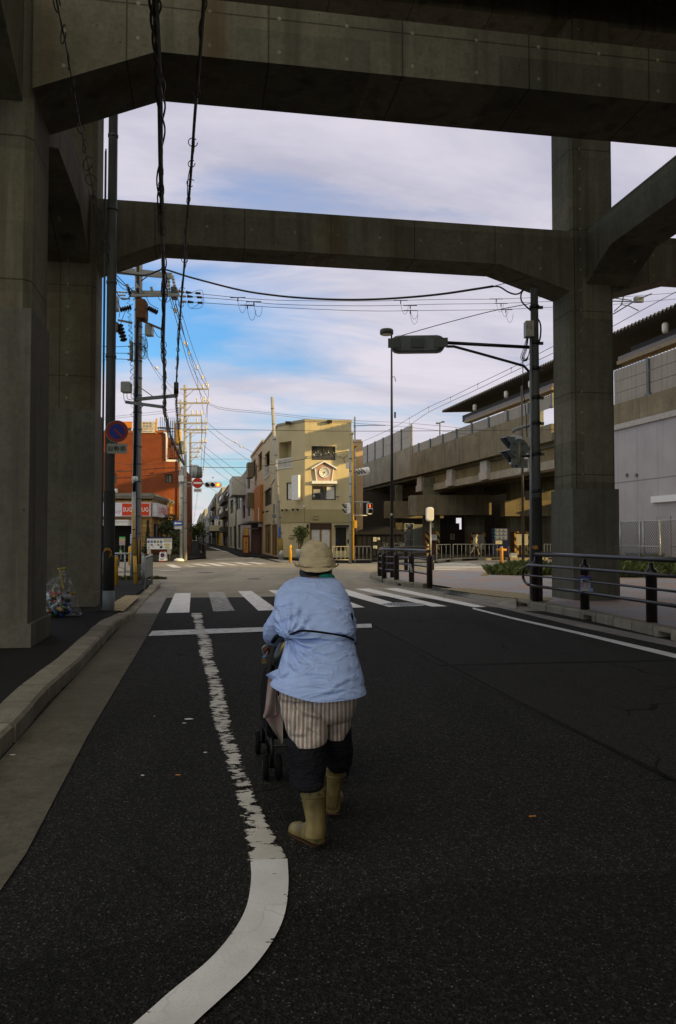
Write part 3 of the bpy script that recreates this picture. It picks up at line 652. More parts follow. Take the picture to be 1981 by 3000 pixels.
for Y in range(24, int(YR) - 3, 9): mb = MB(); slabx(mb, Y, Y + .3, -4.3, -4., kz(.26), zr + .25); mb.build('canopy_post', MT['galvd'], st)
# pier caps and piers
def pbox(mb, x0, y0, x1, y1, Y, d_):
    a, b = at(x0, y1, Y), at(x1, y0, Y); mb.hexa([V((a.x, Y, a.z)), V((b.x, Y, a.z)), V((b.x, Y + d_, a.z)), V((a.x, Y + d_, a.z)), V((a.x, Y, b.z)), V((b.x, Y, b.z)), V((b.x, Y + d_, b.z)), V((a.x, Y + d_, b.z))]); return mb
for q in ((1223, 1450, 1440, 1509, 73., 2.2), (1128, 1468, 1300, 1518, 83., 2.), (1480, 1466, 1700, 1512, 68., 2.)):
    mb = MB(); pbox(mb, *q); mb.build('pier_cap', MT['conc_old'], st)
for q in ((1202, 1451, 1222.5, 1510, 73.1, 2.0),): mb = MB(); pbox(mb, *q); mb.build('pier_cap', MT['conc_pale'], st)
for x0, x1, Y in ((1244, 1290, 74.), (1370, 1420, 74.), (1496, 1540, 69.), (1590, 1640, 68.5), (1160, 1180, 84.), (1035, 1056, 108.)):
    mb = MB(); a, b = at(x0, 1580, Y), at(x1, 1580, Y); mb.box(((a.x + b.x) / 2, Y + .9, 3.6), (b.x - a.x, 1.6, 7.2)); mb.build('pier', MT['conc'], st)
mb = MB(); p0 = at(1036, 1400, 108); mb.box((p0.x + .45, 107, 5.), (1.3, 1., 10.)); mb.build('pier', MT['conc'], st)
# wall below the deck at the right edge, then an added sun blocker towards the camera
wl_ = thing('depot_building', 'pale lilac panelled wall building below the viaduct at the right edge', 'building', rl(44))
MT['lilac'] = wallmat('panel_lilac', (.385, .355, .375), 1.35, 3.45, .25, .6)
mb = MB(); slabx(mb, 38.2, 45, -9.8, -.06, 0, kz(.2395)); mb.build('wall', MT['lilac'], wl_)
mb = MB(); slabx(mb, 38.2, 45, -.055, .06, kz(.2397), kz(.2515)); mb.build('flashing', plain('flash', (.40, .36, .33), .5), wl_)
mb = MB(); slabx(mb, 39.05, 40.2, -.05, -.01, .1, 2.6); mb.build('door', plain('lilac_door', (.34, .31, .33), .5), wl_)
for px in (1838, 1866):
    h = hit(px, 1392, rl(44, -.05), N1); mb = MB(); mb.cyl(h, h + N1 * .06, .1, .09, 12); mb.build('vent', MT['galvd'], wl_)
mb = MB(); slabx(mb, 38.3, 40.4, -.05, .12, 3.3, 3.62); mb.build('canopy', MT['white'], wl_)
w2 = thing('sun_blocker', 'tall plain block out of view on the right, added to block the sun', 'building', rl(12))  # added out of view, made tall to keep sun off the near scene
mb = MB(); slabx(mb, -60, 23, -3, -.1, 0, kz(.24)); slabx(mb, -60, 17.5, -5, 0, kz(.24)+.01, 30); mb.build('wall', MT['lilac'], w2)
mb = MB(); slabx(mb, -60, 17.6, -5.2, .2, 30.01, 30.6); mb.build('roof', MT['galvd'], w2)
w3 = thing('pier_shade_wall', 'long wall added behind the viaduct to keep sun off the piers', 'wall', rl(70, -12.4)); mb = MB(); slabx(mb, 61, 88, -12.8, -12.4, 0, 5.4); mb.build('wall', MT['conc'], w3); mb = MB(); slabx(mb, 60.9, 88.1, -12.9, -12.3, 5.401, 5.55); mb.build('coping', MT['conc_pale'], w3)  # added wall, shades the lower piers from the sun
# interior back wall of the underpass with gaps to the sky
ub = thing('underpass_wall', 'dark back wall of the railway underpass with bright openings', 'wall', (12, 92, 0))
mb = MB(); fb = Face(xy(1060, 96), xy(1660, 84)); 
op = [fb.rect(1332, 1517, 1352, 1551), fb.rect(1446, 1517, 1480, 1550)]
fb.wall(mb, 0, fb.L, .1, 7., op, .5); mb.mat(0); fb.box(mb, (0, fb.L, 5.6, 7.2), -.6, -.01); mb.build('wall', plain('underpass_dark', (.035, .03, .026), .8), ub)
mb = MB()
for x in range(1300, 1330, 10): pass
# ---------------------------------------------------------------- things under the viaduct
def board(name, label, cat_, px, Y, m, items=(), legs=True, group=None, dz=.05):
    """flat notice board given by its pixel box at depth Y"""
    x0, y0, x1, y1 = px; a, b = at(x0, y1, Y), at(x1, y0, Y); t = thing(name, label, cat_, ((a.x + b.x) / 2, Y, .12), group)
    mb = MB(); mb.box(((a.x + b.x) / 2, Y, (a.z + b.z) / 2), (b.x - a.x, dz, b.z - a.z)); mb.build('panel', m, t)
    if legs:
        for x in (a.x + .06, b.x - .06): mb = MB(); mb.box((x, Y + dz, (a.z + .1) / 2 + .05), (.05, .05, max(.1, a.z - .1))); mb.build('leg', MT['galvd'], t)
    for (u0, v0, u1, v1, mm) in items:
        mb = MB(); mb.box((a.x + (b.x - a.x) * (u0 + u1) / 2, Y - dz / 2 - .006, b.z - (b.z - a.z) * (v0 + v1) / 2), ((b.x - a.x) * (u1 - u0), .006, (b.z - a.z) * (v1 - v0))); mb.build('print', mm, t)
    return t
pc, pg = plain('paper_cream', (.45, .42, .34), .7), plain('paper_grey', (.30, .29, .28), .7)
pn = plain('print_navy', (.02, .025, .10), .6); pgn = plain('print_green', (.04, .22, .06), .6); ppk = plain('print_pink', (.45, .18, .15), .6); psky = plain('print_sky', (.20, .30, .50), .6)
lines = [(.1, .1 + .09 * i, .9 - .12 * (i % 3), .13 + .09 * i, pg) for i in range(9)]
board('notice_board', 'large cream notice board on a pier behind the walking man', 'notice board', (1386, 1566, 1419, 1610), 72.5, pc, lines[:6], True, 'boards under the viaduct')
board('notice_board', 'twin cream notice panel right of the drinks machine, left half', 'notice board', (1513, 1565, 1530, 1597), 67, pc, lines, True, 'boards under the viaduct')
board('notice_board', 'narrow cream notice panel just left of the big signal pole', 'notice board', (1537, 1565, 1547, 1597), 67, pc, lines, True, 'boards under the viaduct')
board('notice_board', 'white notice on the brown pier base beside the bus stop pole', 'notice board', (1264, 1566, 1280, 1583), 72.5, MT['white'], lines[:5], True, 'boards under the viaduct')
board('notice_board', 'small framed notice high on the pier above the brown base', 'notice board', (1262, 1532, 1271, 1547), 73.8, pg, [(.15, .12, .85, .88, pc)], False, 'boards under the viaduct')
board('warning_sign', 'pale warning sign on the dark door under the viaduct', 'sign', (1320, 1564, 1332, 1581), 82, pc, [(.35, .15, .65, .5, MT['ink']), (.2, .6, .8, .68, MT['ink']), (.2, .76, .7, .84, MT['ink'])], False)
board('dark_door', 'dark metal door under the viaduct behind the railing', 'door', (1312, 1533, 1346, 1634), 82.2, plain('door_dark', (.03, .027, .022), .5), [], False)
board('banner_sign', 'small pale banner on the dark post right of the orange bollard', 'banner', (1496, 1620, 1516, 1635), 55, pg, [(.1, .15, .9, .4, psky), (.1, .55, .9, .85, pc)], False)
# brown pier sleeve with hazard stripes
hz = NT('hazard_stripe'); hx = hz.xyz(); MT['hz'] = hz.fin(hz.mix(hz.math('GREATER_THAN', hz.math('FRACT', hz.math('MULTIPLY', hz.math('ADD', hx[0], hx[2]), 1.6)), .5), (.02, .018, .015), (.42, .27, .05)), .6)
def sleeve(x0, x1, Y, top, label):
    t = thing('pier_guard', label, 'pier guard', at((x0 + x1) / 2, 1640, Y) * V((1, 1, 0)) if False else (at((x0 + x1) / 2, 1600, Y).x, Y, .13), 'guards around viaduct piers')
    a, b = at(x0, 1600, Y), at(x1, 1600, Y); z = at(x0, top, Y).z; mb = MB(); mb.box(((a.x + b.x) / 2, Y + 1.1, z / 2), (b.x - a.x, 2.1, z)); mb.build('cladding', plain('clad_brown', (.16, .06, .03), .7), t)
    for x in (a.x + .2, b.x - .2): mb = MB(); mb.box((x, Y + .02, z / 2), (.36, .04, z - .02)); mb.build('hazard_strip', MT['hz'], t)
sleeve(1246, 1289, 72.8, 1557, 'brown clad pier base with hazard stripes beside the bus stop pole'); sleeve(1380, 1424, 72.8, 1560, 'dark brown pier base with hazard stripes behind the walking man'); sleeve(1507, 1552, 68., 1557, 'brown pier base with hazard stripes right of the drinks machine')
# vending machine
Y = 66.; a, b = at(1444, 1640, Y), at(1492, 1548, Y); vm = thing('vending_machine', 'dark blue drinks vending machine with lit rows of bottles under the viaduct', 'vending machine', ((a.x + b.x) / 2, Y, .14))
mb = MB(); mb.box(((a.x + b.x) / 2, Y + .4, (b.z + .14) / 2), (b.x - a.x, .8, b.z - .14)); mb.build('cabinet', plain('vend_navy', (.010, .014, .05), .4), vm)
mb = MB(); zt_, zb_ = at(1444, 1549, Y).z, at(1444, 1582, Y).z; x0, x1 = at(1449, 1560, Y).x, at(1486, 1560, Y).x; mb.box(((x0 + x1) / 2, Y - .01, (zt_ + zb_) / 2), (x1 - x0, .02, zt_ - zb_)); mb.build('display', emis('vend_light', (.10, .14, .22), .25), vm)
for r in range(3):
    mb = MB()
    for i in range(12):
        mb.mi = i % 4; x = x0 + .06 + (x1 - x0 - .12) * i / 11; z = zb_ + .06 + r * (zt_ - zb_) / 3; mb.cyl((x, Y - .06, z), (x, Y - .06, z + .22), .03, .025, 6)
    mb.build('bottle_row', [pgn, psky, pc, ppk], vm)
mb = MB(); mb.box((x0 + .35, Y - .012, 1.2), (.55, .02, .3)); mb.build('panel', pc, vm); mb = MB(); mb.box(((x0 + x1) / 2, Y - .012, .5), (1., .02, .3)); mb.build('chute', MT['ink'], vm)
# glazed booth
Y = 80.; t = thing('booth', 'pale glazed booth with a round mirror beside the dark shed', 'booth', (at(1200, 1600, Y).x, Y, .12))
mb = MB(); pbox(mb, 1212, 1536, 1238, 1636, Y, 2.5); mb.build('wall', plain('booth_grey', (.20, .22, .22), .5), t)
mb = MB(); pbox(mb, 1187, 1534, 1211, 1636, Y + .1, 2.2); mb.build('glazing', glass('booth_glass', (.10, .12, .14), .2), t)
mb = MB()
for x in (1186, 1199, 1211): pbox(mb, x, 1533, x + 2, 1636, Y - .02, .1)
for y in (1533, 1547, 1580): pbox(mb, 1188, y, 1211, y + 2, Y - .01, .08)
mb.build('frame', plain('booth_frame', (.35, .36, .38), .5), t)
Y = 76; t = thing('round_mirror', 'round pale convex mirror on a post in front of the booth', 'mirror', (at(1201, 1600, Y).x, Y, .12)); p = at(1201, 1542, Y); mb = MB(); mb.lathe(p, [(.3, 0), (.27, .08), (.1, .14)], 16, M.Rotation(R(90), 3, 'X')); mb.build('mirror', MT['galv'], t); mb = MB(); mb.cyl((p.x, Y + .1, .1), (p.x, Y + .1, p.z), .04); mb.build('post', MT['galvd'], t)
# black shed (bicycle park) with a domed roof
Y = 62.; a, b = at(1042, 1640, Y), at(1183, 1545, Y); t = thing('bicycle_shed', 'black shed with a shallow curved roof and two white notices', 'shed', ((a.x + b.x) / 2, Y, .12))
bk = plain('shed_black', (.010, .009, .009), .5, spec=.4)
mb = MB(); mb.box(((a.x + b.x) / 2, Y + 2.5, (b.z - .35) / 2 + .1), (b.x - a.x - .2, 5, b.z - .45)); mb.build('wall', bk, t)
mb = MB(); n = 10; arc = [V((a.x - .2 + (b.x - a.x + .4) * i / n, Y - .4, b.z - .4 + .5 * math.sin(math.pi * i / n))) for i in range(n + 1)]; mb.prism(arc + [V((b.x + .2, Y - .4, b.z - .55)), V((a.x - .2, Y - .4, b.z - .55))], (0, 5.5, 0)); mb.build('roof', bk, t)
for x in range(1050, 1180, 14): mb = MB(); p = at(x, 1600, Y - .03); mb.box((p.x, Y - .03, 1.3), (.05, .05, 2.3)); mb.build('bar', MT['blk'], t)
for r in ((1094, 1574, 1103, 1586), (1094, 1599, 1105, 1608), (1106, 1575, 1113, 1582)):
    mb = MB(); pbox(mb, *r, Y - .08, .03); mb.build('notice', MT['white'], t)
    mb = MB()
    for i in range(3): pbox(mb, r[0] + 1.5, r[1] + 2 + i * 3, r[2] - 1.5, r[1] + 3.2 + i * 3, Y - .086, .005)
    mb.build('print', MT['ink'], t)
# parked bicycles in the shadow
def bicycle(loc, rz, label):
    t = thing('bicycle', label, 'bicycle', (0, 0, 0), 'bicycles parked by the shed')
    for x in (-.52, .52):
        mb = MB(); mb.tube([V((x + .32 * math.cos(q * .5236), 0, .33 + .32 * math.sin(q * .5236))) for q in range(13)], .022, 6, False); mb.build('wheel', MT['rub'], t)
    mb = MB()
    for q in (((-.52, 0, .33), (-.1, 0, .3)), ((-.1, 0, .3), (-.22, 0, .85)), ((-.1, 0, .3), (.38, 0, .75)), ((-.22, 0, .7), (.36, 0, .82)), ((.52, 0, .33), (.36, 0, 1.0)), ((-.52, 0, .33), (-.2, 0, .72))): mb.tube(q, .018, 6)
    mb.build('frame', MT['galvd'], t)
    mb = MB(); mb.ball((-.24, 0, .9), (.14, .08, .04)); mb.build('saddle', MT['rub'], t); mb = MB(); mb.tube([(.3, -.27, 1.02), (.38, -.1, 1.06), (.38, .1, 1.06), (.3, .27, 1.02)], .014, 6); mb.build('handlebar', MT['galv'], t)
    mb = MB(); mb.hexa([V((x, y, z)) for z, k_ in ((.78, .12), (1.0, .17)) for x, y in ((.5, -k_), (.5 + 2 * k_, -k_), (.5 + 2 * k_, k_), (.5, k_))]); mb.build('basket', MT['galvd'], t)
    t.location = loc; t.rotation_euler = (0, 0, rz); return t
b0 = bicycle((at(1170, 1600, 60).x, 60, .12), 1.2, 'bicycle parked at the right end of the black shed'); dup(b0, (at(1150, 1600, 60.3).x, 60.3, .12), 1.35, 'bicycle parked second from the right end of the black shed'); dup(b0, (at(1120, 1600, 60.4).x, 60.4, .12), 1.1, 'bicycle parked beside the white notices of the black shed')
# ---------------------------------------------------------------- railings of the far footways
def railing(P, h, n, m, label, group, name='railing', low=.12, r=.025, posts=None):
    t = thing(name, label, 'railing', P[0], group)
    mb = MB(); top = [p + V((0, 0, h)) for p in P]; mb.tube([P[0]] + top + [P[-1]], r, 8); mb.build('frame', m, t)
    mb = MB(); mb.tube([p + V((0, 0, low)) for p in P], r * .8, 6); mb.build('bottom_rail', m, t)
    L = sum((b - a).length for a, b in zip(P, P[1:]))
    for i in range(1, n):
        d_ = L * i / n
        for a, b in zip(P, P[1:]):
            l = (b - a).length
            if d_ <= l: p = a.lerp(b, d_ / l); break
            d_ -= l
        mb = MB(); mb.tube([p + V((0, 0, low)), p + V((0, 0, h))], r * .6, 6); mb.build('baluster', m, t)
    return t
MT['rail'] = plain('rail_cream', (.46, .42, .33), .5, .2, .15)
def gp(px, py, z=.13): return G(px, py, z)
gr_ = 'low steel railings along the far kerb'
railing([gp(1280, 1646), gp(1320, 1641)], 1., 3, MT['rail'], 'short low steel railing at the left end of the lit kerb', gr_)
railing([gp(1328, 1641), gp(1402, 1640)], 1., 6, MT['rail'], 'low steel railing in front of the walking man', gr_); railing([gp(1410, 1640), gp(1457, 1639)], 1., 4, MT['rail'], 'low steel railing left of the orange bollard', gr_)
railing([gp(1595, 1639), gp(1640, 1639)], 1., 5, MT['rail'], 'low steel railing seen between signal pole and column', gr_)
railing([gp(975, 1646), gp(1023, 1646)], .9, 4, MT['rail'], 'low steel railing left of the traffic signal pole at the clock corner', gr_); railing([gp(1040, 1646), gp(1087, 1645)], .9, 4, MT['rail'], 'low steel railing right of the traffic signal pole at the clock corner', gr_)
# walking man far behind
def far_man():
    Y = 64.; p = at(1393, 1600, Y); k_ = 1.68; t = thing('person', 'man in light clothes and cap walking right behind the far railing', 'person', (p.x, Y, .15))
    g = lambda x, z: V((p.x + x, Y, .15 + z))
    def ring(x, z, rx, ry): return [g(x, z) + V((rx * math.cos(q * .5236), ry * math.sin(q * .5236), 0)) for q in range(12)]
    mb = MB(); mb.loft([ring(-.04, .78, .15, .17), ring(-.02, .95, .14, .17), ring(.0, 1.15, .15, .2), ring(.03, 1.32, .15, .22), ring(.04, 1.4, .09, .14), ring(.06, 1.45, .055, .06), ring(.08, 1.5, .06, .06), ring(.1, 1.56, .085, .075), ring(.1, 1.64, .09, .08), ring(.09, 1.70, .05, .05)])
    mb.tube([g(-.02, .85) + V((0, -.09, 0)), g(.16, .47) + V((0, -.09, 0)), g(.28, .08) + V((0, -.09, 0))], [.10, .07, .045], 10); mb.tube([g(-.05, .85) + V((0, .09, 0)), g(-.14, .48) + V((0, .09, 0)), g(-.42, .14) + V((0, .09, 0))], [.10, .07, .045], 10)
    mb.tube([g(.02, 1.34) + V((0, -.22, 0)), g(-.04, 1.08) + V((0, -.25, 0)), g(.14, .86) + V((0, -.24, 0))], [.06, .05, .035], 8); mb.tube([g(.02, 1.34) + V((0, .22, 0)), g(-.1, 1.08) + V((0, .24, 0)), g(-.02, .84) + V((0, .24, 0))], [.06, .05, .035], 8)
    for s_ in (-.24, .24):
        for f_ in range(4): mb.tube([g(.14 if s_ < 0 else -.02, .86) + V((.01 * f_, s_ + .012 * (f_ - 1.5), 0)), g(.17 if s_ < 0 else 0, .77 + .01 * f_) + V((.008 * f_, s_ + .012 * (f_ - 1.5), 0))], .009, 5)
    mb.mat(1); 
    for x, y, z in ((.33, -.09, .0), (-.44, .09, .06)): mb.ball(g(x, .05 + z) + V((0, y, 0)), (.14, .05, .06), 8)
    mb.mat(2).ball(g(.19, 1.58), (.02, .02, .025), 6)
    mb.build('body', [plain('man_clothes', (.42, .38, .28), .8), MT['ink'], plain('man_skin', (.4, .25, .16), .6)], t)
    mb = MB(); mb.ball(g(.09, 1.67), (.11, .095, .08), 10); mb.box(g(.21, 1.65), (.12, .12, .02)); mb.build('cap', plain('man_cap', (.12, .09, .06), .8), t)
    mb = MB(); mb.box(g(.02, .62) + V((0, -.3, 0)), (.3, .1, .24)); mb.build('bag', MT['ink'], t)
far_man()
# ---------------------------------------------------------------- clock building
MT['clk'] = wallmat('render_olive', (.52, .44, .27), .93, 0, .12); MT['clkd'] = wallmat('render_band', (.34, .285, .155), 0, 0, .15)
MT['wood'] = plain('wood_frame', (.25, .12, .04), .5); MT['curt'] = plain('curtain_white', (.62, .60, .58), .8); MT['curt2'] = plain('curtain_grey', (.30, .30, .29), .8)
cbA, cbB, cbC, cbD = xy(771, 72), xy(814, 60.4), xy(893, 58), xy(1030, 58.5)
cb = thing('clock_building', 'tan corner building with a white gabled wall clock and cafe entrance', 'building', (*cbC, .1))
HB = 10.1; f1, f2, f3 = Face(cbA, cbB), Face(cbB, cbC), Face(cbC, cbD)
wA = [f1.rect(776, 1326, 790, 1398), f1.rect(776, 1432, 796, 1481), f1.rect(776, 1536, 793, 1622), f1.rect(796, 1536, 813, 1628)]
wB = [f2.rect(818, 1294, 854, 1371), f2.rect(839, 1413, 868, 1465)]
wC = [f3.rect(913, 1307, 983, 1348), f3.rect(914, 1423, 984, 1465), f3.rect(908, 1533, 972, 1616), f3.rect(983, 1546, 1015, 1614)]
mb = MB()
f1.wall(mb, 0, f1.L, .1, HB, wA); f2.wall(mb, 0, f2.L, .1, HB, wB, .9); f3.wall(mb, 0, f3.L, .1, HB, wC)
bk1, bk2 = V((*cbD, 0)) + V((-.6, 13, 0)), V((*cbA, 0)) + V((8.5, 2, 0))
for a, b in ((V((*cbD, 0)), bk1), (bk1, V((*cbA, 0)))): mb.quad([a + V((0, 0, .1)), b + V((0, 0, .1)), b + V((0, 0, HB)), a + V((0, 0, HB))])
wallc = mb.build('wall', MT['clk'], cb)
mb = MB(); mb.prism([V((*p[:2], HB - .12)) for p in (cbA, cbB, cbC, cbD, bk1)], (0, 0, .02)); 
for f in (f1, f2, f3): f.box(mb, (-.03, f.L + .03, HB - .02, HB + .14), -.25, .06)
mb.build('roof', plain('coping', (.30, .27, .2), .6), cb)
mb = MB()
for f in (f2, f3): a = f.sz((f is f2 and 850 or 960), 1531)[1]; b = f.sz((f is f2 and 850 or 960), 1492)[1]; f.box(mb, (0.0, f.L + (0 if f is f2 else .1), a, b), -.05, .06 if f is f2 else .062)
mb.build('band', MT['clkd'], cb)
f1.window(wA[0], cb, 2, .5); f1.window(wA[1], cb, 4, .1); f1.window(wA[2], cb, 3, .1, .07, MT['wood'], glass('shop_glass', (.05, .09, .08))); f1.window(wA[3], cb, 3, .1, .07, MT['wood'], glass('shop_glass', (.05, .09, .08)))
r = wB[0]; f2.window((r[0] + .65, r[1], r[2], r[3]), cb, 2, .85, .06, None, None, (.55, .9, plain('curtain_tan', (.25, .18, .10), .8))); mb = MB(); f2.box(mb, (r[0], r[0] + .65, r[2], r[3]), -.9, -.86); f2.box(mb, (r[0], r[1], r[2] - .1, r[2] + .02), -.9, -.02); mb.build('balcony', MT['clk'], cb)
def rails(f, r, n, m, par, o=.03):
    mb = MB(); a, b, c, d_ = r
    for z in (c, d_): f.box(mb, (a, b, z - .03, z + .03), o - .02, o + .03)
    for i in range(n + 1): x = a + (b - a) * i / n; f.box(mb, (x - .022, x + .022, c, d_), o - .015, o + .025)
    mb.build('balcony_railing', m, par)
rails(f2, f2.rect(815, 1344, 855, 1371), 11, MT['white'], cb); rails(f1, f1.rect(775, 1372, 791, 1398), 7, MT['white'], cb)
f2.window(wB[1], cb, 2, .1, .07, None, None, (.1, .75, MT['curt']))
f3.window(wC[0], cb, 2, .1, .07); f3.window(wC[1], cb, 2, .1, .07, None, None, (.62, .95, MT['curt']))
mb = MB()   # foil shapes hanging in the upper window
r = wC[0]
for i, ch in enumerate('ATMTEK'): pass
for i in range(7):
    x = r[0] + (r[1] - r[0]) * (.16 + .11 * i + (.1 if i > 2 else 0)); z = r[2] + (r[3] - r[2]) * (.45 + .12 * math.sin(i * 2.1)); c = f3.P(x, z, -.05)
    mb.tube([c + V((-.07, 0, -.14)), c + V((.02, 0, .15)), c + V((.09, 0, -.12))], .03, 6); mb.tube([c + V((-.06, 0, .02)), c + V((.08, 0, U(-.05, .1)))], .025, 6)
mb.build('foil_balloon', plain('foil', (.5, .45, .36), .15, .9), cb)
mb = MB(); a, b, c, d_ = f3.rect(922, 1437, 950, 1446); f3.box(mb, (a - .1, b - .3, c + .05, d_ + .1), -.07, -.05)
for i in range(9): f3.box(mb, (a - .1 + i * .08, a - .06 + i * .08, c, c + .05), -.07, -.05)
mb.build('blind', MT['curt2'], cb)
# entrance: wooden sliding doors with white curtains
f3.window(wC[2], cb, 2, .12, .14, MT['wood'], None, (.06, .94, MT['curt'])); mb = MB(); a, b, c, d_ = wC[2]; f3.box(mb, (a, b, d_ - .45, d_), -.11, -.04); mb.build('lintel', plain('lintel_dark', (.06, .03, .015), .5), cb)
mb = MB(); f3.box(mb, wC[3], -.16, -.1); o = mb.build('door', plain('door_brown', (.018, .013, .010), .4), cb)
mb = MB(); a, b, c, d_ = wC[3]
for i in range(6): x = a + (b - a) * (i + .5) / 6; f3.box(mb, (x - .02, x + .02, c + .05, d_ - .05), -.099, -.07)
mb.build('slat', MT['brown'], o)
mb = MB(); a, b, c, d_ = f3.rect(979, 1538, 1022, 1545); f3.box(mb, (a, b, c, d_), 0.001, .55); mb.build('canopy', MT['brown'], cb)
mb = MB(); f3.box(mb, f3.rect(1018, 1580, 1022, 1592), .001, .06); mb.build('intercom', MT['ink'], cb)
mb = MB(); f3.box(mb, f3.rect(985, 1580, 992, 1590), -.095, -.06); mb.build('door_plate', pn, cb)
mb = MB(); a, b, c, d_ = f3.rect(899, 1536, 904, 1547); f3.box(mb, (a, b, c, d_), .001, .15); mb.build('wall_lamp', MT['ink'], cb)
# the clock in its gabled case
def wall_clock():
    P = lambda px, py, o=0.: (lambda q: f3.P(q[0], q[1], o))(f3.sz(px, py))
    t = cb
    mb = MB(); mb.prism([P(922, 1372, .01), P(976, 1372, .01), P(971, 1410, .01), P(927, 1410, .01)], f3.n * .12); mb.prism([P(922, 1372, .012), P(949.5, 1357, .012), P(976, 1372, .012)], f3.n * .116); pk = mb.build('clock_case', plain('case_pink', (.44, .29, .26), .7), t)
    mb = MB()
    for q in (((912.5, 1376), (949.5, 1355), (949.5, 1350.5), (912.5, 1371.5)), ((949.5, 1355), (986.5, 1376), (986.5, 1371.5), (949.5, 1350.5))): mb.prism([P(*p, .002) for p in q], f3.n * .34)
    for q in (((921, 1373), (924, 1373), (929, 1410), (926, 1410)), ((975, 1373), (978, 1373), (973, 1410), (970, 1410))): mb.prism([P(*p, .004) for p in q], f3.n * .2)
    mb.prism([P(*p, .003) for p in ((913, 1418), (986, 1418), (986, 1409.5), (913, 1409.5))], f3.n * .36); mb.build('case_trim', MT['white'], pk)
    c = P(949.5, 1384.5, .14); rr = 16 * 58.2 / F; mx = M((f3.t, V((0, 0, 1)), f3.n)).transposed()
    mb = MB(); mb.lathe(c, [(rr, 0), (rr, .07), (rr * .9, .075), (rr * .88, .05), (.01, .05)], 32, mx); dl = mb.build('dial', plain('dial_white', (.66, .68, .66), .4), pk)
    mb = MB()
    for h in range(1, 13):
        q = math.pi / 2 - h * math.pi / 6; mb.text(str(h), c + f3.n * .056 + f3.t * (math.cos(q) * rr * .7) + V((0, 0, math.sin(q) * rr * .7)), f3.t, V((0, 0, 1)), rr * .2)
    mb.build('numeral', MT['ink'], dl)
    mb = MB()
    for q, l, w_ in ((R(90 - 205), .46, .03), (R(90 - 276), .66, .022)):
        d2 = f3.t * math.cos(q) + V((0, 0, math.sin(q))); e = f3.t * -math.sin(q) + V((0, 0, math.cos(q))); mb.prism([c + f3.n * .06 - d2 * .06 + e * w_, c + f3.n * .06 - d2 * .06 - e * w_, c + f3.n * .06 + d2 * rr * l - e * w_ * .5, c + f3.n * .06 + d2 * rr * l + e * w_ * .5], f3.n * .008)
    mb.build('hand', MT['ink'], dl)
wall_clock()
mb = MB()
z = V((0, 0, 1))
for f, x0, x1, y0, y1 in ((f3, 914, 937, 1519.5, 1525.5), (f2, 848, 866, 1574.5, 1580.5)):
    a, b, c, d_ = f.rect(x0, y0, x1, y1); mb.text('FOREST.', f.P((a + b) / 2, (c + d_) / 2, .066), f.t, z, d_ - c, b - a, 1); f.box(mb, (a + (b - a) * .14, b - (b - a) * .14, d_ + .11, d_ + .15), .063, .068)
mb.build('lettering', MT['ink'], cb)
def spot(f, px, py, l=.35):
    s_, z_ = f.sz(px, py); p = f.P(s_, z_, 0); mb = MB(); mb.cyl(p, p + f.n * .3, .018, None, 6); q = p + f.n * .3; mb.tube([q - f.t * .28, q + f.t * .28], .018, 6)
    for e in (-.28, .28): mb.cyl(q + f.t * e, q + f.t * e + V((0, 0, -.1)) - f.n * .08, .05, .08, 8)
    mb.build('spotlight', MT['ink'], cb)
for f, px, py in ((f2, 841, 1493), (f2, 873, 1491), (f1, 780, 1499), (f1, 792, 1497)): spot(f, px, py)
for px, py in ((917, 1335), (986, 1337), (918, 1455), (987, 1455)):
    s_, z_ = f3.sz(px, py); p = f3.P(s_, z_, .0); mb = MB(); mb.tube([p, p + f3.n * .25, p + f3.n * .4 + z * .1], .02, 6); mb.lathe(p + f3.n * .42, [(.04, .12), (.12, .0), (.1, -.05)], 10, M.Rotation(R(35), 3, 'X')); mb.build('wall_lamp', MT['galv'], cb)
for px, py in ((853, 1240), (964, 1237)):
    f = f2 if px < 893 else f3; s_, z_ = f.sz(px, py); mb = MB(); mb.box(f.P(s_, z_, .3), (.35, .45, .18)); mb.build('roof_lamp', MT['ink'], cb)
mb = MB(); p = V((*cbD, 0)) + V((.05, -.05, 0)); mb.cyl(p + z * .2, p + z * 9.2, .06, None, 8); mb.ball(p + z * 9.25, .13, 8); mb.build('downpipe', MT['clk'], cb)
mb = MB(); c = f2.sz(893, 1484); p = f2.P(*c, .08); mb.ball(p, .08); mb.build('camera_dome', MT['white'], cb)
# blank projecting sign box
t = thing('sign_box', 'blank white vertical sign box projecting beside the small curtained window', 'sign', f2.P(f2.rect(867, 1393, 888, 1465)[0], 5.9, .4)); a, b, c, d_ = f2.rect(867, 1393, 888, 1465)
mb = MB(); f2.box(mb, (a + .05, b, c, d_), .25, .45); mb.build('cabinet', MT['white'], t); mb = MB(); 
for q in (c + .4, d_ - .5): f2.box(mb, (b - .35, b - .25, q, q + .07), .001, .26)
mb.build('bracket', MT['galvd'], t)
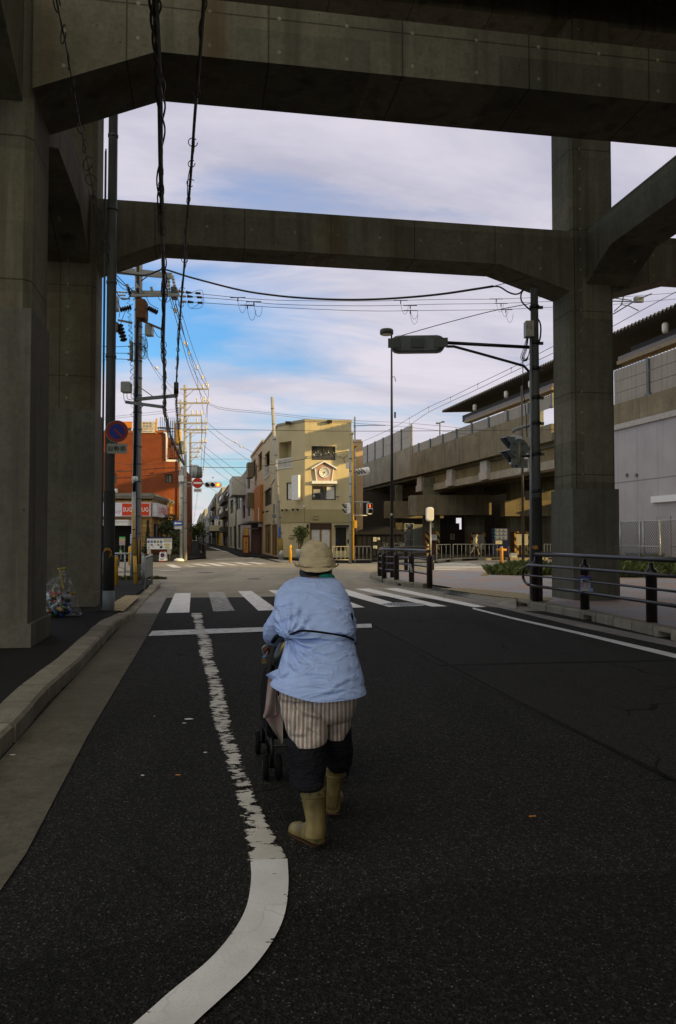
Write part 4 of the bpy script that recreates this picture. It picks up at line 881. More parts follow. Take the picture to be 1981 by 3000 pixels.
# ---------------------------------------------------------------- right side of the street
CS, SS = 6.66, -.1865
def sY(px): return CS / ((px - CX) / F - SS)
def street_house(name, label, px1, px0, ytop, c, floors, spec, m2=None, x0=None, roof=None):
    """px1 = near edge, px0 = far edge of the street front in the photo"""
    Y1 = min(sY(px1), 900) if x0 is None else x0; Y0 = min(sY(px0), 900); h = CH + (1580 - ytop) / F * (Y1 + Y0) / 2
    f = Face((CS + SS * Y0, Y0), (CS + SS * Y1, Y1)); t = thing(name, label, 'building', f.P(f.L / 2, .1), 'buildings along the right of the street')
    m = wallmat('wall_' + name + str(px1), c, 0, 0, .3); ops = []
    for fl in range(floors):
        z0 = h * fl / floors; z1 = h * (fl + 1) / floors; n = spec[fl % len(spec)]
        for i in range(n): a = f.L * (i + .22) / n; b = f.L * (i + .78) / n; ops.append((a, b, z0 + (z1 - z0) * (.3 if fl else .05), z0 + (z1 - z0) * .8))
    mb = MB(); f.wall(mb, 0, f.L, .1, h, ops, .25); A, B = f.P(f.L, .1), f.P(0, .1); bx = V((9, 0, 0)); hz_ = V((0, 0, h - .1))
    for a, b in ((A, A + bx), (A + bx, B + bx), (B + bx, B)): mb.quad([a, b, b + hz_, a + hz_])
    mb.build('wall', m, t)
    mb = MB(); mb.prism([f.P(-.05, h - .05, .12), f.P(f.L + .05, h - .05, .12), f.P(f.L + .05, h - .05, .12) + bx, f.P(-.05, h - .05, .12) + bx], (0, 0, .22)); mb.build('roof', roof or m, t)
    for r in ops: f.window(r, t, 2, .2, .08)
    for fl in range(1, floors):
        if spec[-1] == 0 or m2:
            z0 = h * fl / floors; mb = MB(); f.box(mb, (f.L * .12, f.L * .88, z0 + .1, z0 + 1.1), .002, .75); mb.build('balcony', m2 or m, t)
    return t, f, h
t, f, h = street_house('shop_house', 'cream and orange shop house next to the clock building', 771.5, 736, 1318, (.52, .36, .22), 3, (1, 2, 2))
og = wallmat('wall_orange', (.42, .16, .03), 0, .3, .2); mb = MB(); f.box(mb, (f.L * .52, f.L - .05, 3.0, 6.4), .003, .28); mb.build('cladding', og, t)
mb = MB(); f.box(mb, (f.L * .1, f.L * .9, .1, 2.9), .003, .12); mb.build('shutter', plain('shutter_brown', (.10, .035, .015), .7), t); mb = MB(); f.box(mb, (f.L * .05, f.L * .95, 2.95, 3.1), .003, 1.2); mb.build('awning', MT['galvd'], t)
for z_ in (4.6, 7.6): mb = MB(); f.box(mb, (f.L * .35, f.L * .5, z_, z_ + 1.5), .3, .9); mb.build('screen', plain('screen_olive', (.16, .13, .08), .6), t)
t2 = thing('shop_sign', 'white vertical shop sign with brushed black characters on the orange house', 'sign', f.P(f.L - 1.2, 3., .6)); Yq = 73; a, b = at(757, 1543, Yq), at(769, 1487, Yq)
mb = MB(); mb.box(((a.x + b.x) / 2, Yq, (a.z + b.z) / 2), (b.x - a.x, .25, b.z - a.z)); mb.build('cabinet', MT['white'], t2); mb = MB()
for i, ch in enumerate('お食事処'): mb.text(ch, ((a.x + b.x) / 2, Yq - .13, b.z - (b.z - a.z) * (.16 + .22 * i)), (1, 0, 0), z, .2)
mb.build('lettering', MT['ink'], t2)
t, f, h = street_house('apartment_house', 'pale pinkish three storey house behind the orange one', 736, 708.5, 1384, (.45, .37, .35), 3, (1, 2, 2), None)
mb = MB(); f.box(mb, (.2, f.L * .45, h - 2.6, h - .4), .003, 1.6); mb.build('bay', plain('bay_cream', (.45, .42, .36), .7), t)
t, f, h = street_house('townhouse', 'white house with grey tiled roof and a yellow block on top', 708.5, 671, 1440, (.55, .50, .43), 2, (3, 2)); mb = MB(); A, B = f.P(-.2, h + .1, .5), f.P(f.L + .2, h + .1, .5); mb.prism([B, B + V((5, 0, 1.7)), B + V((9, 0, 0))], A - B); mb.build('tiled_roof', brick('roof_tile', (.20, .20, .21), (.30, .30, .31), (.05, .05, .05), .5, .35), t)
mb = MB(); mb.box(f.P(f.L * .55, h + 2.2, -3.5), (3, 6, 3.2)); mb.build('roof_block', plain('block_yellow', (.5, .38, .16), .7), t)
street_house('narrow_house', 'narrow brown balcony house before the cream shop', 671, 651, 1437, (.26, .21, .18), 4, (1, 1), plain('balcony_brown', (.07, .055, .045), .7))
t, f, h = street_house('corner_shop', 'cream building with a yellow shutter and rounded awning', 651, 634, 1444, (.5, .43, .33), 4, (2, 1, 1, 1)); mb = MB(); f.box(mb, (f.L * .1, f.L * .9, 3.2, 4.4), .003, 2.2); mb.build('awning', plain('awning_cream', (.5, .46, .36), .7), t); mb = MB(); f.box(mb, (f.L * .45, f.L * .95, .1, 3.1), .003, .3); mb.build('shutter', MT['yel'], t)
street_house('apartment_block', 'grey apartment block with many balconies in the middle of the street', 634, 621, 1458, (.28, .25, .22), 4, (2, 2), plain('balcony_grey', (.20, .17, .15), .7))
street_house('white_block', 'plain white block halfway down the street', 621, 609, 1480, (.56, .56, .62), 4, (2, 3)); street_house('white_house', 'low pale blue white house after the white block', 609, 600, 1512, (.5, .52, .62), 3, (2,)); street_house('yellow_house', 'far house with yellow roof near the end of the street', 600, 588, 1506, (.42, .40, .30), 3, (2,), None, None, plain('roof_yellow', (.5, .40, .15), .7))
street_house('far_house', 'farthest grey green house at the end of the street', 588, 577, 1520, (.25, .30, .26), 3, (3,))
# vertical blue topped sign
Yq = sY(648); a, b = at(630, 1541, Yq), at(640, 1513, Yq); t = thing('shop_sign', 'white vertical shop sign with blue top on the cream shop', 'sign', (a.x, Yq, a.z)); mb = MB(); mb.box(((a.x + b.x) / 2, Yq - .5, (a.z + b.z) / 2), (b.x - a.x, .3, b.z - a.z)); mb.build('cabinet', MT['white'], t)
mb = MB(); mb.box(((a.x + b.x) / 2, Yq - .66, b.z - .3), (b.x - a.x, .02, .6)); mb.build('header', MT['blue'], t); mb = MB(); mb.text('Asahi', ((a.x + b.x) / 2, Yq - .675, b.z - .3), (1, 0, 0), z, .26, (b.x - a.x) * .8); mb.build('lettering', MT['white'], t); mb = MB()
for i, ch in enumerate('酒のみせ'): mb.text(ch, ((a.x + b.x) / 2, Yq - .66, b.z - .9 - .36 * i), (1, 0, 0), z, .3)
mb.build('lettering', MT['ink'], t)
# red noodle sign on the pavement
Yq = 70.; a, b = at(711, 1614, Yq), at(731, 1569, Yq); t = thing('noodle_sign', 'red framed yellow standing sign with vertical red characters', 'sign', ((a.x + b.x) / 2, Yq, .12))
mb = MB(); mb.box(((a.x + b.x) / 2, Yq, (b.z + .12) / 2 + .06), (b.x - a.x, .3, b.z - .2)); mb.build('cabinet', plain('sign_darkred', (.14, .02, .012), .5), t); mb = MB(); mb.box(((a.x + b.x) / 2, Yq - .155, (b.z + .12) / 2), ((b.x - a.x) * .68, .02, b.z - .45)); mb.build('face', plain('sign_amber', (.55, .30, .06), .6), t); mb = MB()
for i, ch in enumerate('中華そば'): mb.text(ch, ((a.x + b.x) / 2, Yq - .17, b.z - .36 - .27 * i), (1, 0, 0), z, .23, None, 1)
mb.build('lettering', MT['red'], t)
Yq = 71; a, b = at(717, 1569, Yq), at(728, 1548, Yq); t = thing('lantern_sign', 'small amber box sign above the red standing sign', 'sign', (a.x, Yq, a.z)); mb = MB(); mb.box(((a.x + b.x) / 2, Yq, (a.z + b.z) / 2), (b.x - a.x, .3, b.z - a.z)); mb.build('cabinet', plain('sign_amber2', (.6, .33, .05), .6), t); mb = MB(); mb.box(((a.x + b.x) / 2 + .4, Yq, b.z), (1.2, .06, .06)); mb.build('arm', MT['galvd'], t)
for px, Y, r_, yt, lb in ((580, 230, 2.6, 1531, 'green tree standing at the far end of the street'), (571, 330, 3.2, 1545, 'farther dark tree at the left end of the street')):
    FT.append((px, Y, r_, yt, lb)) if 'FT' in globals() else globals().__setitem__('FT', [(px, Y, r_, yt, lb)])
Yq = 720; t = thing('far_block', 'distant beige block closing the end of the street', 'building', (at(560, 1580, Yq).x, Yq, 0)); mb = MB(); a, b = at(530, 1580, Yq), at(600, 1552, Yq); mb.box(((a.x + b.x) / 2, Yq, b.z / 2), (b.x - a.x, 20, b.z)); mb.build('wall', wallmat('wall_far', (.40, .34, .27), 0, 3.2, .3), t); mb = MB(); mb.box(((a.x + b.x) / 2, Yq, b.z + .4), (b.x - a.x + 1, 21, .8)); mb.build('roof', MT['conc_pale'], t)
# left side houses beyond the brick block
for i, (Y0, Y1, h, c, lb) in enumerate(((80, 110, 7.5, (.3, .28, .25), 'low grey house behind the poles on the left of the street'), (114, 160, 10, (.34, .36, .36), 'pale grey block farther on the left of the street'), (170, 300, 13, (.25, .32, .30), 'greenish block far down on the left of the street'), (310, 600, 17, (.3, .31, .33), 'farthest grey block on the left of the street'))):
    f = Face((-.9 + SS * Y0, Y0), (-.9 + SS * Y1, Y1)); t = thing('street_house', lb, 'building', f.P(0, .1), 'buildings along the left of the street'); mb = MB(); A, B = f.P(0, .1), f.P(f.L, .1); bx = V((-10, 0, 0)); mb.prism([A, B, B + bx, A + bx], (0, 0, h)); mb.build('wall', wallmat('wall_left%d' % i, c, 0, 0, .3), t)
    for fl in range(3): mb = MB(); f.box(mb, (f.L * .1, f.L * .9, h * (fl + .35) / 3, h * (fl + .8) / 3), .0, .06); mb.build('window', MT['glass'], t)
# ---------------------------------------------------------------- brick block and drug store on the left
zz = V((0, 0, 1))
MT['brk'] = brick('orange_brick', (.21, .046, .014), (.26, .062, .018), (.15, .055, .025), .23, .075, .5, .008)
MT['stone'] = brick('stone_veneer', (.40, .25, .10), (.30, .17, .065), (.07, .05, .03), .62, .3, .37, .022, .7)
bb = thing('brick_building', 'orange brick building with rooftop sign boards above the drug store', 'building', (*xy(400, 62), .1))
fa, fb_ = Face(xy(120, 62), xy(482, 62)), Face(xy(482, 62), xy(519, 62.3))
h1, h2 = at(400, 1268, 62).z, at(500, 1352, 62).z
w1, w2_ = fa.rect(331, 1388, 342, 1416), fb_.rect(471, 1389, 505, 1415)
w2_ = (.02, fb_.rect(471, 1389, 506, 1415)[1], w2_[2], w2_[3])
wm = (fa.L - .35, fa.L - .0, w2_[2], w2_[3])
mb = MB(); fa.wall(mb, 0, fa.L, .1, h1, [w1], .2); fb_.wall(mb, 0, fb_.L, .1, h2, [w2_], .2)
A, B, Cc = fa.P(0, .1), fa.P(fa.L, .1), fb_.P(fb_.L, .1); bk_ = V((-1.5, 14, 0))
for a, b, h in ((B, B + bk_, h1), (A + bk_, A, h1), (Cc, Cc + bk_, h2)): mb.quad([a, b, b + zz * (h - .1), a + zz * (h - .1)])
mb.build('wall', MT['brk'], bb)
mb = MB(); mb.prism([p + zz * (h1 - .12) for p in (A, B, B + bk_, A + bk_)], zz * .02); fa.box(mb, (0, fa.L + .05, h1, h1 + .16), -.3, .07); mb.mat(1); mb.prism([p + zz * (h2 - .12) for p in (B, Cc, Cc + bk_, B + bk_)], zz * .02); fb_.box(mb, (.06, fb_.L + .05, h2, h2 + .16), -.3, .05); mb.build('roof', [plain('coping_orange', (.32, .10, .03), .7), MT['white']], bb)
fa.window(w1, bb, 1, .15, .07); fb_.window(w2_, bb, 2, .15, .07, None, glass('old_glass', (.12, .10, .06), .3), (.55, .8, MT['curt2']))
mb = MB(); p0 = fb_.P(.12, h2 + .1, -.0); q = fb_.P(.12, h1 - .1, .0); mb.tube([fa.P(fa.L - .1, h1 + .0, .12), fa.P(fa.L + .1, h1 - .05, .14), fa.P(fa.L + .14, h1 - .5, .14), p0 + fa.n * .14], .075, 8); mb.build('downpipe', MT['white'], bb)
mb = MB(); s_, z_ = fa.sz(336, 1438); mb.box(fa.P(s_, z_, .2), (.55, .4, .3)); mb.build('camera', MT['white'], bb)
# roof sign boards
for (x0, x1, y0, y1, c, tx, lb) in ((362, 386, 1235, 1254, (.62, .16, .02), None, 'orange sign board with yellow characters on the brick roof, left one'), (410, 454, 1235, 1268, (.56, .50, .44), ('新年会', '忘年会', '予約承ります', '宴会最大100名様'), 'cream sign board with rows of black characters on the brick roof')):
    a, b = at(x0 - (25 if tx is None else 0), y1, 61.9), at(x1, y0, 61.9); t = thing('roof_sign', lb, 'sign', ((a.x + b.x) / 2, 61.9, h1), 'sign boards on the brick roof')
    mb = MB(); mb.box(((a.x + b.x) / 2, 62, (a.z + b.z) / 2), (b.x - a.x, .2, b.z - a.z)); mb.build('board', plain('roof_board' + str(x0), c, .7), t); mb = MB(); H = b.z - a.z
    if tx:
        for s_, q, w_, k_ in zip(tx, (.16, .42, .66, .87), (.6, .6, .75, .7), (.2, .2, .13, .09)): mb.text(s_, ((a.x + b.x) / 2, 61.89, b.z - H * q), (1, 0, 0), zz, H * k_, (b.x - a.x) * w_)
        mb.build('lettering', MT['ink'], t); mb = MB(); mb.box((b.x + .1, 62, (a.z + b.z) / 2 + .1), (.12, .12, H + .3)); mb.build('post', MT['yel'], t)
    else: mb.text('居酒屋', (b.x - .35, 61.89, a.z + H * .5), (1, 0, 0), zz, H * .5); mb.build('lettering', MT['yel'], t)
    mb = MB(); mb.box(((a.x + b.x) / 2, 62.2, h1 + (a.z - h1) / 2 + .15), (b.x - a.x - .2, .1, abs(a.z - h1) + .3)); mb.build('support', MT['galvd'], t)
mb = MB(); 
# black spiral stair cage behind the roof
Ys = 66.; c = at(490, 1300, Ys); t = thing('spiral_stair', 'black barred spiral staircase on the right side of the brick building', 'staircase', (c.x, Ys, h2)); zt_, zb_ = at(490, 1228, Ys).z, at(490, 1352, Ys).z
mb = MB(); mb.cyl((c.x, Ys, .1), (c.x, Ys, zt_), .08); mb.build('core', MT['blk'], t); mb = MB()
for i in range(26):
    q = i * .42; z_ = zb_ + (zt_ - 1.1 - zb_) * i / 25; mb.hexa([V((c.x + r_ * math.cos(q + e), Ys + r_ * math.sin(q + e), z_ + k_)) for k_ in (0, .05) for r_, e in ((.08, 0), (1.1, 0), (1.1, .42), (.08, .42))])
mb.build('tread', MT['blk'], t); mb = MB()
for i in range(40):
    q = i * .157; x, y = c.x + 1.12 * math.cos(q), Ys + 1.12 * math.sin(q); mb.cyl((x, y, zb_ - 1), (x, y, zt_ - (0 if x > c.x - .5 else .9)), .022, None, 5)
for z_ in (zb_, zt_ - .9, (zb_ + zt_) / 2): mb.tube([(c.x + 1.12 * math.cos(q * .314), Ys + 1.12 * math.sin(q * .314), z_) for q in range(21)], .03, 5)
mb.build('cage', MT['blk'], t); mb = MB()
for x in (.5, .9): mb.cyl((c.x + x + .5, Ys - 1.6, .1), (c.x + x + .5, Ys - 1.6, zb_ + 3), .07, None, 6)
mb.build('drain', MT['rust'], t)
a, b = at(455, 1252, 62.5), at(470, 1268, 62.5); mb = MB()
for i in range(7): x = a.x + (b.x - a.x + .4) * i / 6; mb.cyl((x, 62.5, h1), (x, 62.5, a.z), .02, None, 5)
mb.tube([(a.x, 62.5, a.z), (b.x + .4, 62.5, a.z)], .03, 6); mb.build('roof_rail', MT['blk'], bb)
# drug store
ds = thing('drug_store', 'single storey stone clad shop with white and red sign band', 'shop', (*xy(444, 52), .1))
g1, g2 = Face(xy(60, 52), xy(444, 52)), Face(xy(444, 52), xy(514, 64)); HS = at(400, 1453, 52).z
dr_ = g1.rect(255, 1539, 387, 1650); dr_ = (dr_[0], dr_[1], .12, dr_[3]); wr = g2.rect(450, 1537, 478, 1575)
mb = MB(); g1.wall(mb, 0, g1.L, .1, HS, [dr_], 1.2); g2.wall(mb, 0, g2.L, .1, HS, [wr], .2); A = g1.P(0, .1); B = g2.P(g2.L, .1)
for a, b in ((B, B + V((-6, 8, 0))), (A + V((0, 14, 0)), A)): mb.quad([a, b, b + zz * (HS - .1), a + zz * (HS - .1)])
mb.build('wall', MT['stone'], ds)
mb = MB()
mb.prism([g1.P(0, HS - .3), g1.P(g1.L, HS - .3), g2.P(g2.L, HS - .3), g2.P(g2.L, HS - .3) + V((-14, 0, 0))], zz * .1)
for q0, q1, o in ((.0, .12, .12), (.12, .2, .18), (.2, .3, .1)):
    g1.box(mb, (0, g1.L + .02, HS - .12 + q0, HS - .12 + q1), -.2, o); g2.box(mb, (-.02, g2.L, HS - .12 + q0, HS - .12 + q1), -.2, o)
mb.build('cornice', plain('cornice_grey', (.20, .195, .175), .6), ds)
mb = MB(); g1.box(mb, (dr_[0], dr_[1], .14, dr_[3]), -1.2, -1.1); mb.build('shopfront', plain('shop_shade', (.012, .012, .012), .5, spec=.15), ds)  # near-black sheet stands in for the shade inside the shop
mb = MB(); g1.box(mb, g1.rect(230, 1525, 387, 1540), .003, .9); g1.box(mb, g1.rect(230, 1524, 387, 1528), .005, .96); mb.build('awning', MT['white'], ds)
g2.window(wr, ds, 3, .12, .06)
# sign band
sg = thing('shop_sign', 'long white and red sign band on the stone clad shop', 'sign', g1.P(g1.L, 3.4, .3)); SW = plain('sign_white', (.60, .60, .72), .4); SR = plain('sign_red', (.58, .045, .012), .4)
r = g1.rect(200, 1473, 443, 1513); mb = MB(); g1.box(mb, r, .02, .3); r2 = g2.rect(446, 1475, 478, 1516); r2 = (.12, r2[1], r[2], r[3]); g2.box(mb, r2, .02, .3); mb.build('panel', SW, sg)
q = g1.rect(361.5, 1475.5, 441, 1511); mb = MB(); g1.box(mb, q, .302, .312); q2 = g1.rect(294, 1480, 303, 1505); o_ = mb.build('panel', SR, sg)
mb = MB(); mb.text('SUGI DRUG', g1.P((q[0] + q[1]) / 2, (q[2] + q[3]) / 2, .32), g1.t, zz, (q[3] - q[2]) * .36, (q[1] - q[0]) * .93, 1); mb.build('lettering', MT['white'], o_)
mb = MB(); a, b, c, d_ = g1.rect(331, 1495, 358, 1507); mb.text('ループ', g1.P((a + b) / 2, (c + d_) / 2, .306), g1.t, zz, d_ - c, b - a, 1)
a, b, c, d_ = g1.rect(278, 1480, 304, 1506); mb.text('毛', g1.P((a + b) / 2, (c + d_) / 2, .306), g1.t, zz, d_ - c, b - a, 1)
a, b = r2[:2]; mb.text('スギ薬局', g2.P(a + (b - a) * .55, (r2[2] + r2[3]) / 2, .306), g2.t, zz, (r2[3] - r2[2]) * .6, (b - a) * .75, 1); g2.box(mb, (b + .02, b + .9, r2[2], r2[3]), .02, .29); mb.build('lettering', SR, sg)
# posters
ppal = [plain('poster_yellow', (.5, .42, .15), .6), plain('poster_green', (.10, .40, .12), .6), plain('poster_pink', (.5, .28, .30), .6), plain('poster_violet', (.35, .28, .5), .6)]
board('poster_stand', 'poster stand with pink and green poster by the shop door', 'poster', (350, 1572.5, 367, 1597), 51.4, pc, [(.0, .0, 1, .2, ppal[1]), (.05, .25, .95, .42, ppal[0]), (.05, .45, .95, .6, ppal[2]), (.1, .62, .5, .9, ppal[3]), (.55, .66, .95, .92, ppal[2])], True)
board('wall_sign', 'small green sign box below the poster by the shop door', 'sign', (350, 1610, 358, 1622), 51.3, pgn, [(.25, .3, .75, .7, ppal[0])], True)
board('info_sheet', 'narrow stack of white notices at the right of the shop door', 'notice', (382, 1565, 387, 1592), 51.5, MT['white'], [(.1, .1 + .22 * i, .9, .2 + .22 * i, psky) for i in range(4)], True)
nb = board('guide_board', 'wide white guide board with navy header in front of the stone wall', 'notice board', (431, 1574, 504, 1609), 50.5, MT['white'], [(.0, .0, 1, .1, pn), (.02, .14, .6, .16, pg)] + [(.02 + .125 * i, .26, .11 + .125 * i, .5, ppal[(0, 3, 3, 0, 3)[i]] if i % 2 else psky) for i in range(5)] + [(.03 + .125 * i, .3, .08 + .125 * i, .44, pc) for i in range(5)] + [(.03, .6, .13, .68, pc), (.15, .59, .24, .7, MT['ink']), (.3, .6, .36, .68, pc), (.42, .59, .5, .7, MT['ink']), (.54, .6, .62, .68, ppal[2]), (.7, .54, .92, .7, ppal[0]), (.66, .14, .98, .4, pc), (.72, .78, .92, .9, ppal[0]), (.52, .74, .62, .92, MT['ink']), (.05, .78, .1, .88, MT['ink']), (.22, .76, .28, .84, ppal[2])], False)
for x in (438, 497): a = at(x, 1628, 50.5); b = at(x, 1610, 50.5); mb = MB(); mb.box((a.x, 50.4, (a.z + b.z) / 2 + .08), (.22, .16, .34)); mb.build('leaflet_box', pc, nb); mb = MB(); mb.cyl((a.x, 50.6, .1), (a.x, 50.6, b.z + .1), .035, None, 6); mb.build('leg', MT['galv'], nb)
Yq = 49.; t = thing('standing_sign', 'white A frame pavement sign with round blue and red emblem', 'sign', (at(475, 1640, Yq).x, Yq, .12)); a, b = at(465.5, 1648, Yq), at(486, 1616, Yq)
mb = MB(); cx_ = (a.x + b.x) / 2; w_ = (b.x - a.x) / 2; H = b.z - .14
for s_ in (0, 1): mb.prism([V((cx_ - w_, Yq - .0 + s_ * .45, .14)), V((cx_ + w_, Yq + s_ * .45, .14)), V((cx_ + w_ * .95, Yq + .12 + s_ * .2, H + .06)), V((cx_ + w_ * .6, Yq + .13 + s_ * .2, H + .14)), V((cx_ - w_ * .6, Yq + .13 + s_ * .2, H + .14)), V((cx_ - w_ * .95, Yq + .12 + s_ * .2, H + .06))], V((0, .05, 0)))
mb.build('panel', MT['white'], t); mx = M.Rotation(R(90), 3, 'X'); mb = MB(); zc_ = .14 + H * .6; mb.lathe((cx_, Yq + .05, zc_), [(.13, 0), (.13, .02)], 18, mx); mb.build('emblem', pn, t)
mb = MB(); mb.box((cx_, Yq + .05, zc_ - .02), (.2, .05, .05)); mb.box((cx_, Yq + .07, zc_ + .22), (.24, .05, .05)); mb.box((cx_, Yq + .0, zc_ - .38), (.3, .05, .045)); mb.build('print', MT['red'], t); mb = MB(); mb.text('駐車禁止', (cx_, Yq - .005, zc_ - .24), (1, 0, 0), zz, .09, .28, 1); mb.build('lettering', MT['ink'], t)
# ---------------------------------------------------------------- foliage
def leafm(name, c):
    t = NT(name); oi = t.n.new('ShaderNodeNewGeometry'); return t.fin(t.mix(oi.outputs['Random Per Island'], sc(c, .45), sc(c, 1.6)), .6, 0, .3)
def leaves(mb, c, r, n, s, shape='ball', up=.0):
    c = V(c)
    for i in range(n):
        d_ = V((random.gauss(0, 1), random.gauss(0, 1), random.gauss(0, 1))).normalized() * (rnd() ** .45)
        if shape == 'cone': q = rnd(); d_ = V((math.cos(q * 99) * (1 - q) * U(.5, 1), math.sin(q * 99) * (1 - q) * U(.5, 1), q * 2 - 1))
        p = c + V((d_.x * r[0], d_.y * r[1], d_.z * r[2])); a = V((U(-1, 1), U(-1, 1), U(-.6, 1) + up)).normalized(); b = a.cross(V((U(-1, 1), U(-1, 1), U(-1, 1)))).normalized(); k_ = s * U(.5, 1.3)
        mb.quad([p - a * k_, p + b * k_ * .45, p + a * k_, p - b * k_ * .45])
L1, L2, L3, L4 = leafm('leaf_dark', (.035, .05, .018)), leafm('leaf_conifer', (.018, .035, .014)), leafm('leaf_bright', (.10, .12, .03)), leafm('leaf_red', (.16, .04, .018))
def tree(name, label, x, Y, z0, z1, r, m, n, s, tr=.08, cat_='tree', shape='ball', crown=.3, group=None):
    t = thing(name, label, cat_, (x, Y, .1), group); zc_ = z0 + (z1 - z0) * crown; mb = MB(); mb.tube([(x, Y, z0), (x + U(-.1, .1), Y, zc_ + .2), (x + U(-.1, .1), Y + .1, z1 - (z1 - z0) * .2)], [tr, tr * .7, tr * .25], 7)
    for i in range(5): q = U(0, 6.3); h = U(zc_, z1 - .3); mb.tube([(x, Y, h - .2), (x + math.cos(q) * r * .4, Y + math.sin(q) * r * .4, h + .15), (x + math.cos(q) * r * .75, Y + math.sin(q) * r * .75, h + .45)], [tr * .4, tr * .25, tr * .1], 5)
    mb.build('trunk', plain('bark', (.05, .04, .03), .9), t); mb = MB()
    if shape == 'cone': leaves(mb, (x, Y, (zc_ + z1) / 2), (r, r, (z1 - zc_) / 2), n, s, 'cone')
    else:
        k_ = 9
        for i in range(k_): leaves(mb, (x + U(-.6, .6) * r, Y + U(-.6, .6) * r, U(zc_ + r * .3, z1 - r * .3)), (r * .55, r * .55, r * .45), n // k_, s)
    mb.build('crown', m, t); return t
x = at(498, 1600, 52).x
tree('street_tree', 'dark loose tree in front of the shop corner, beside the poles', x, 53.5, .12, at(500, 1478, 53.5).z, 1.15, L1, 1500, .13, .07, crown=.15)
tree('conifer', 'slim dark conifer against the stone clad wall', at(433, 1600, 51.2).x, 51.2, .12, at(432, 1525, 51.2).z, .3, L2, 500, .1, .04, 'tree', 'cone', .05)
for px, Y, r_, yt, lb in FT: tree('street_tree', lb, at(px, 1580, Y).x, Y, .1, at(px, yt, Y).z, r_, L3 if Y < 300 else L1, 500, .5, .2, crown=.2)
for i, (px, w_, m, lb) in enumerate(((450, 1.1, L4, 'reddish low shrubs under the left part of the guide board'), (492, 1., L4, 'reddish low shrubs under the right part of the guide board'), (513, .8, L1, 'dark green low shrub at the foot of the loose tree'), (415, .7, L1, 'dark shrub between conifer and utility pole'))):
    Y = 51.3; x = at(px, 1600, Y).x; t = thing('shrub', lb, 'shrub', (x, Y, .12), 'shrubs along the stone wall'); mb = MB(); leaves(mb, (x, Y, .55), (w_ * .75, .4, .45), 420, .08); mb.build('foliage', m, t); mb = MB()
    for k_ in range(6): mb.tube([(x + U(-.3, .3), Y, .1), (x + U(-.6, .6), Y + U(-.2, .2), .7)], [.015, .008], 5)
    mb.build('stem', plain('bark', (.05, .04, .03), .9), t)
mb = MB(); a, b = at(395, 1600, 50.7), at(525, 1600, 50.7); mb.box(((a.x + b.x) / 2, 51.2, .28), (b.x - a.x, 1.2, .36)); t = tag(mb.build('planter', plain('planter_dark', (.05, .045, .04), .8)), 'long dark low planter kerb below the guide board', 'planter')
Y = 57.; x = at(880, 1600, Y).x; t = thing('potted_plant', 'bushy green plant in a white pot at the clock building entrance', 'plant', (x, Y, .12)); mb = MB(); mb.lathe((x - .1, Y, .12), [(.16, 0), (.2, .5), (.22, .62), (.18, .62)], 14); mb.build('pot', MT['white'], t); mb = MB()
for k_ in range(9): q = U(0, 6.3); mb.tube([(x - .1, Y, .6), (x + math.cos(q) * .15, Y + math.sin(q) * .1, 1.1), (x + math.cos(q) * .4, Y + math.sin(q) * .3, U(1.6, 2.2))], [.02, .014, .006], 5)
mb.build('stem', plain('stem_green', (.12, .10, .04), .8), t); mb = MB(); leaves(mb, (x + .05, Y, 1.95), (.62, .5, .5), 700, .09); leaves(mb, (x + .0, Y, 1.4), (.3, .3, .4), 160, .08); mb.build('foliage', L3, t)
def tuft(name, label, c, rx, ry, n, h, m, cat_='grass plants', group='grass beds'):
    mb = MB()
    for i in range(n):
        q = U(0, 6.3); r_ = math.sqrt(rnd()); p = V((c[0] + math.cos(q) * r_ * rx, c[1] + math.sin(q) * r_ * ry, c[2])); d_ = V((U(-1, 1), U(-1, 1), 0)) * h * .6; k_ = h * U(.5, 1.1) * (1 - .4 * r_); w_ = V((d_.y, -d_.x, 0)).normalized() * .02 if d_.length else V((.01, 0, 0))
        mb.face(mb.pts([p - w_, p + w_, p + d_ * .4 + V((0, 0, k_ * .75)) + w_ * .7, p + d_ + V((0, 0, k_)), p + d_ * .4 + V((0, 0, k_ * .75)) - w_ * .7]))
    o = mb.build(name, m); return tag(o, label, cat_, None, 'stuff')
LG = leafm('grass_blade', (.14, .17, .05)); LG2 = leafm('grass_dry', (.10, .09, .03))
c = G(1560, 1683, .13); tuft('grass', 'clump of green strappy grass left of the signal pole foot', (c.x, c.y, .13), 1.7, 1., 1300, .62, LG)
c = G(1890, 1690, .13); tuft('grass', 'bed of green strappy grass in front of the chain link fence', (c.x + .5, c.y + .8, .13), 3.2, 1.6, 2600, .8, LG)
c = G(330, 1697, .14); tuft('grass', 'dry low grass strip at the left junction corner', (c.x, c.y, .14), 1.1, .35, 600, .16, LG2); c = G(452, 1697, .14); tuft('grass', 'dry low grass at the end of the grey railing', (c.x, c.y, .14), .4, .2, 250, .14, LG2)
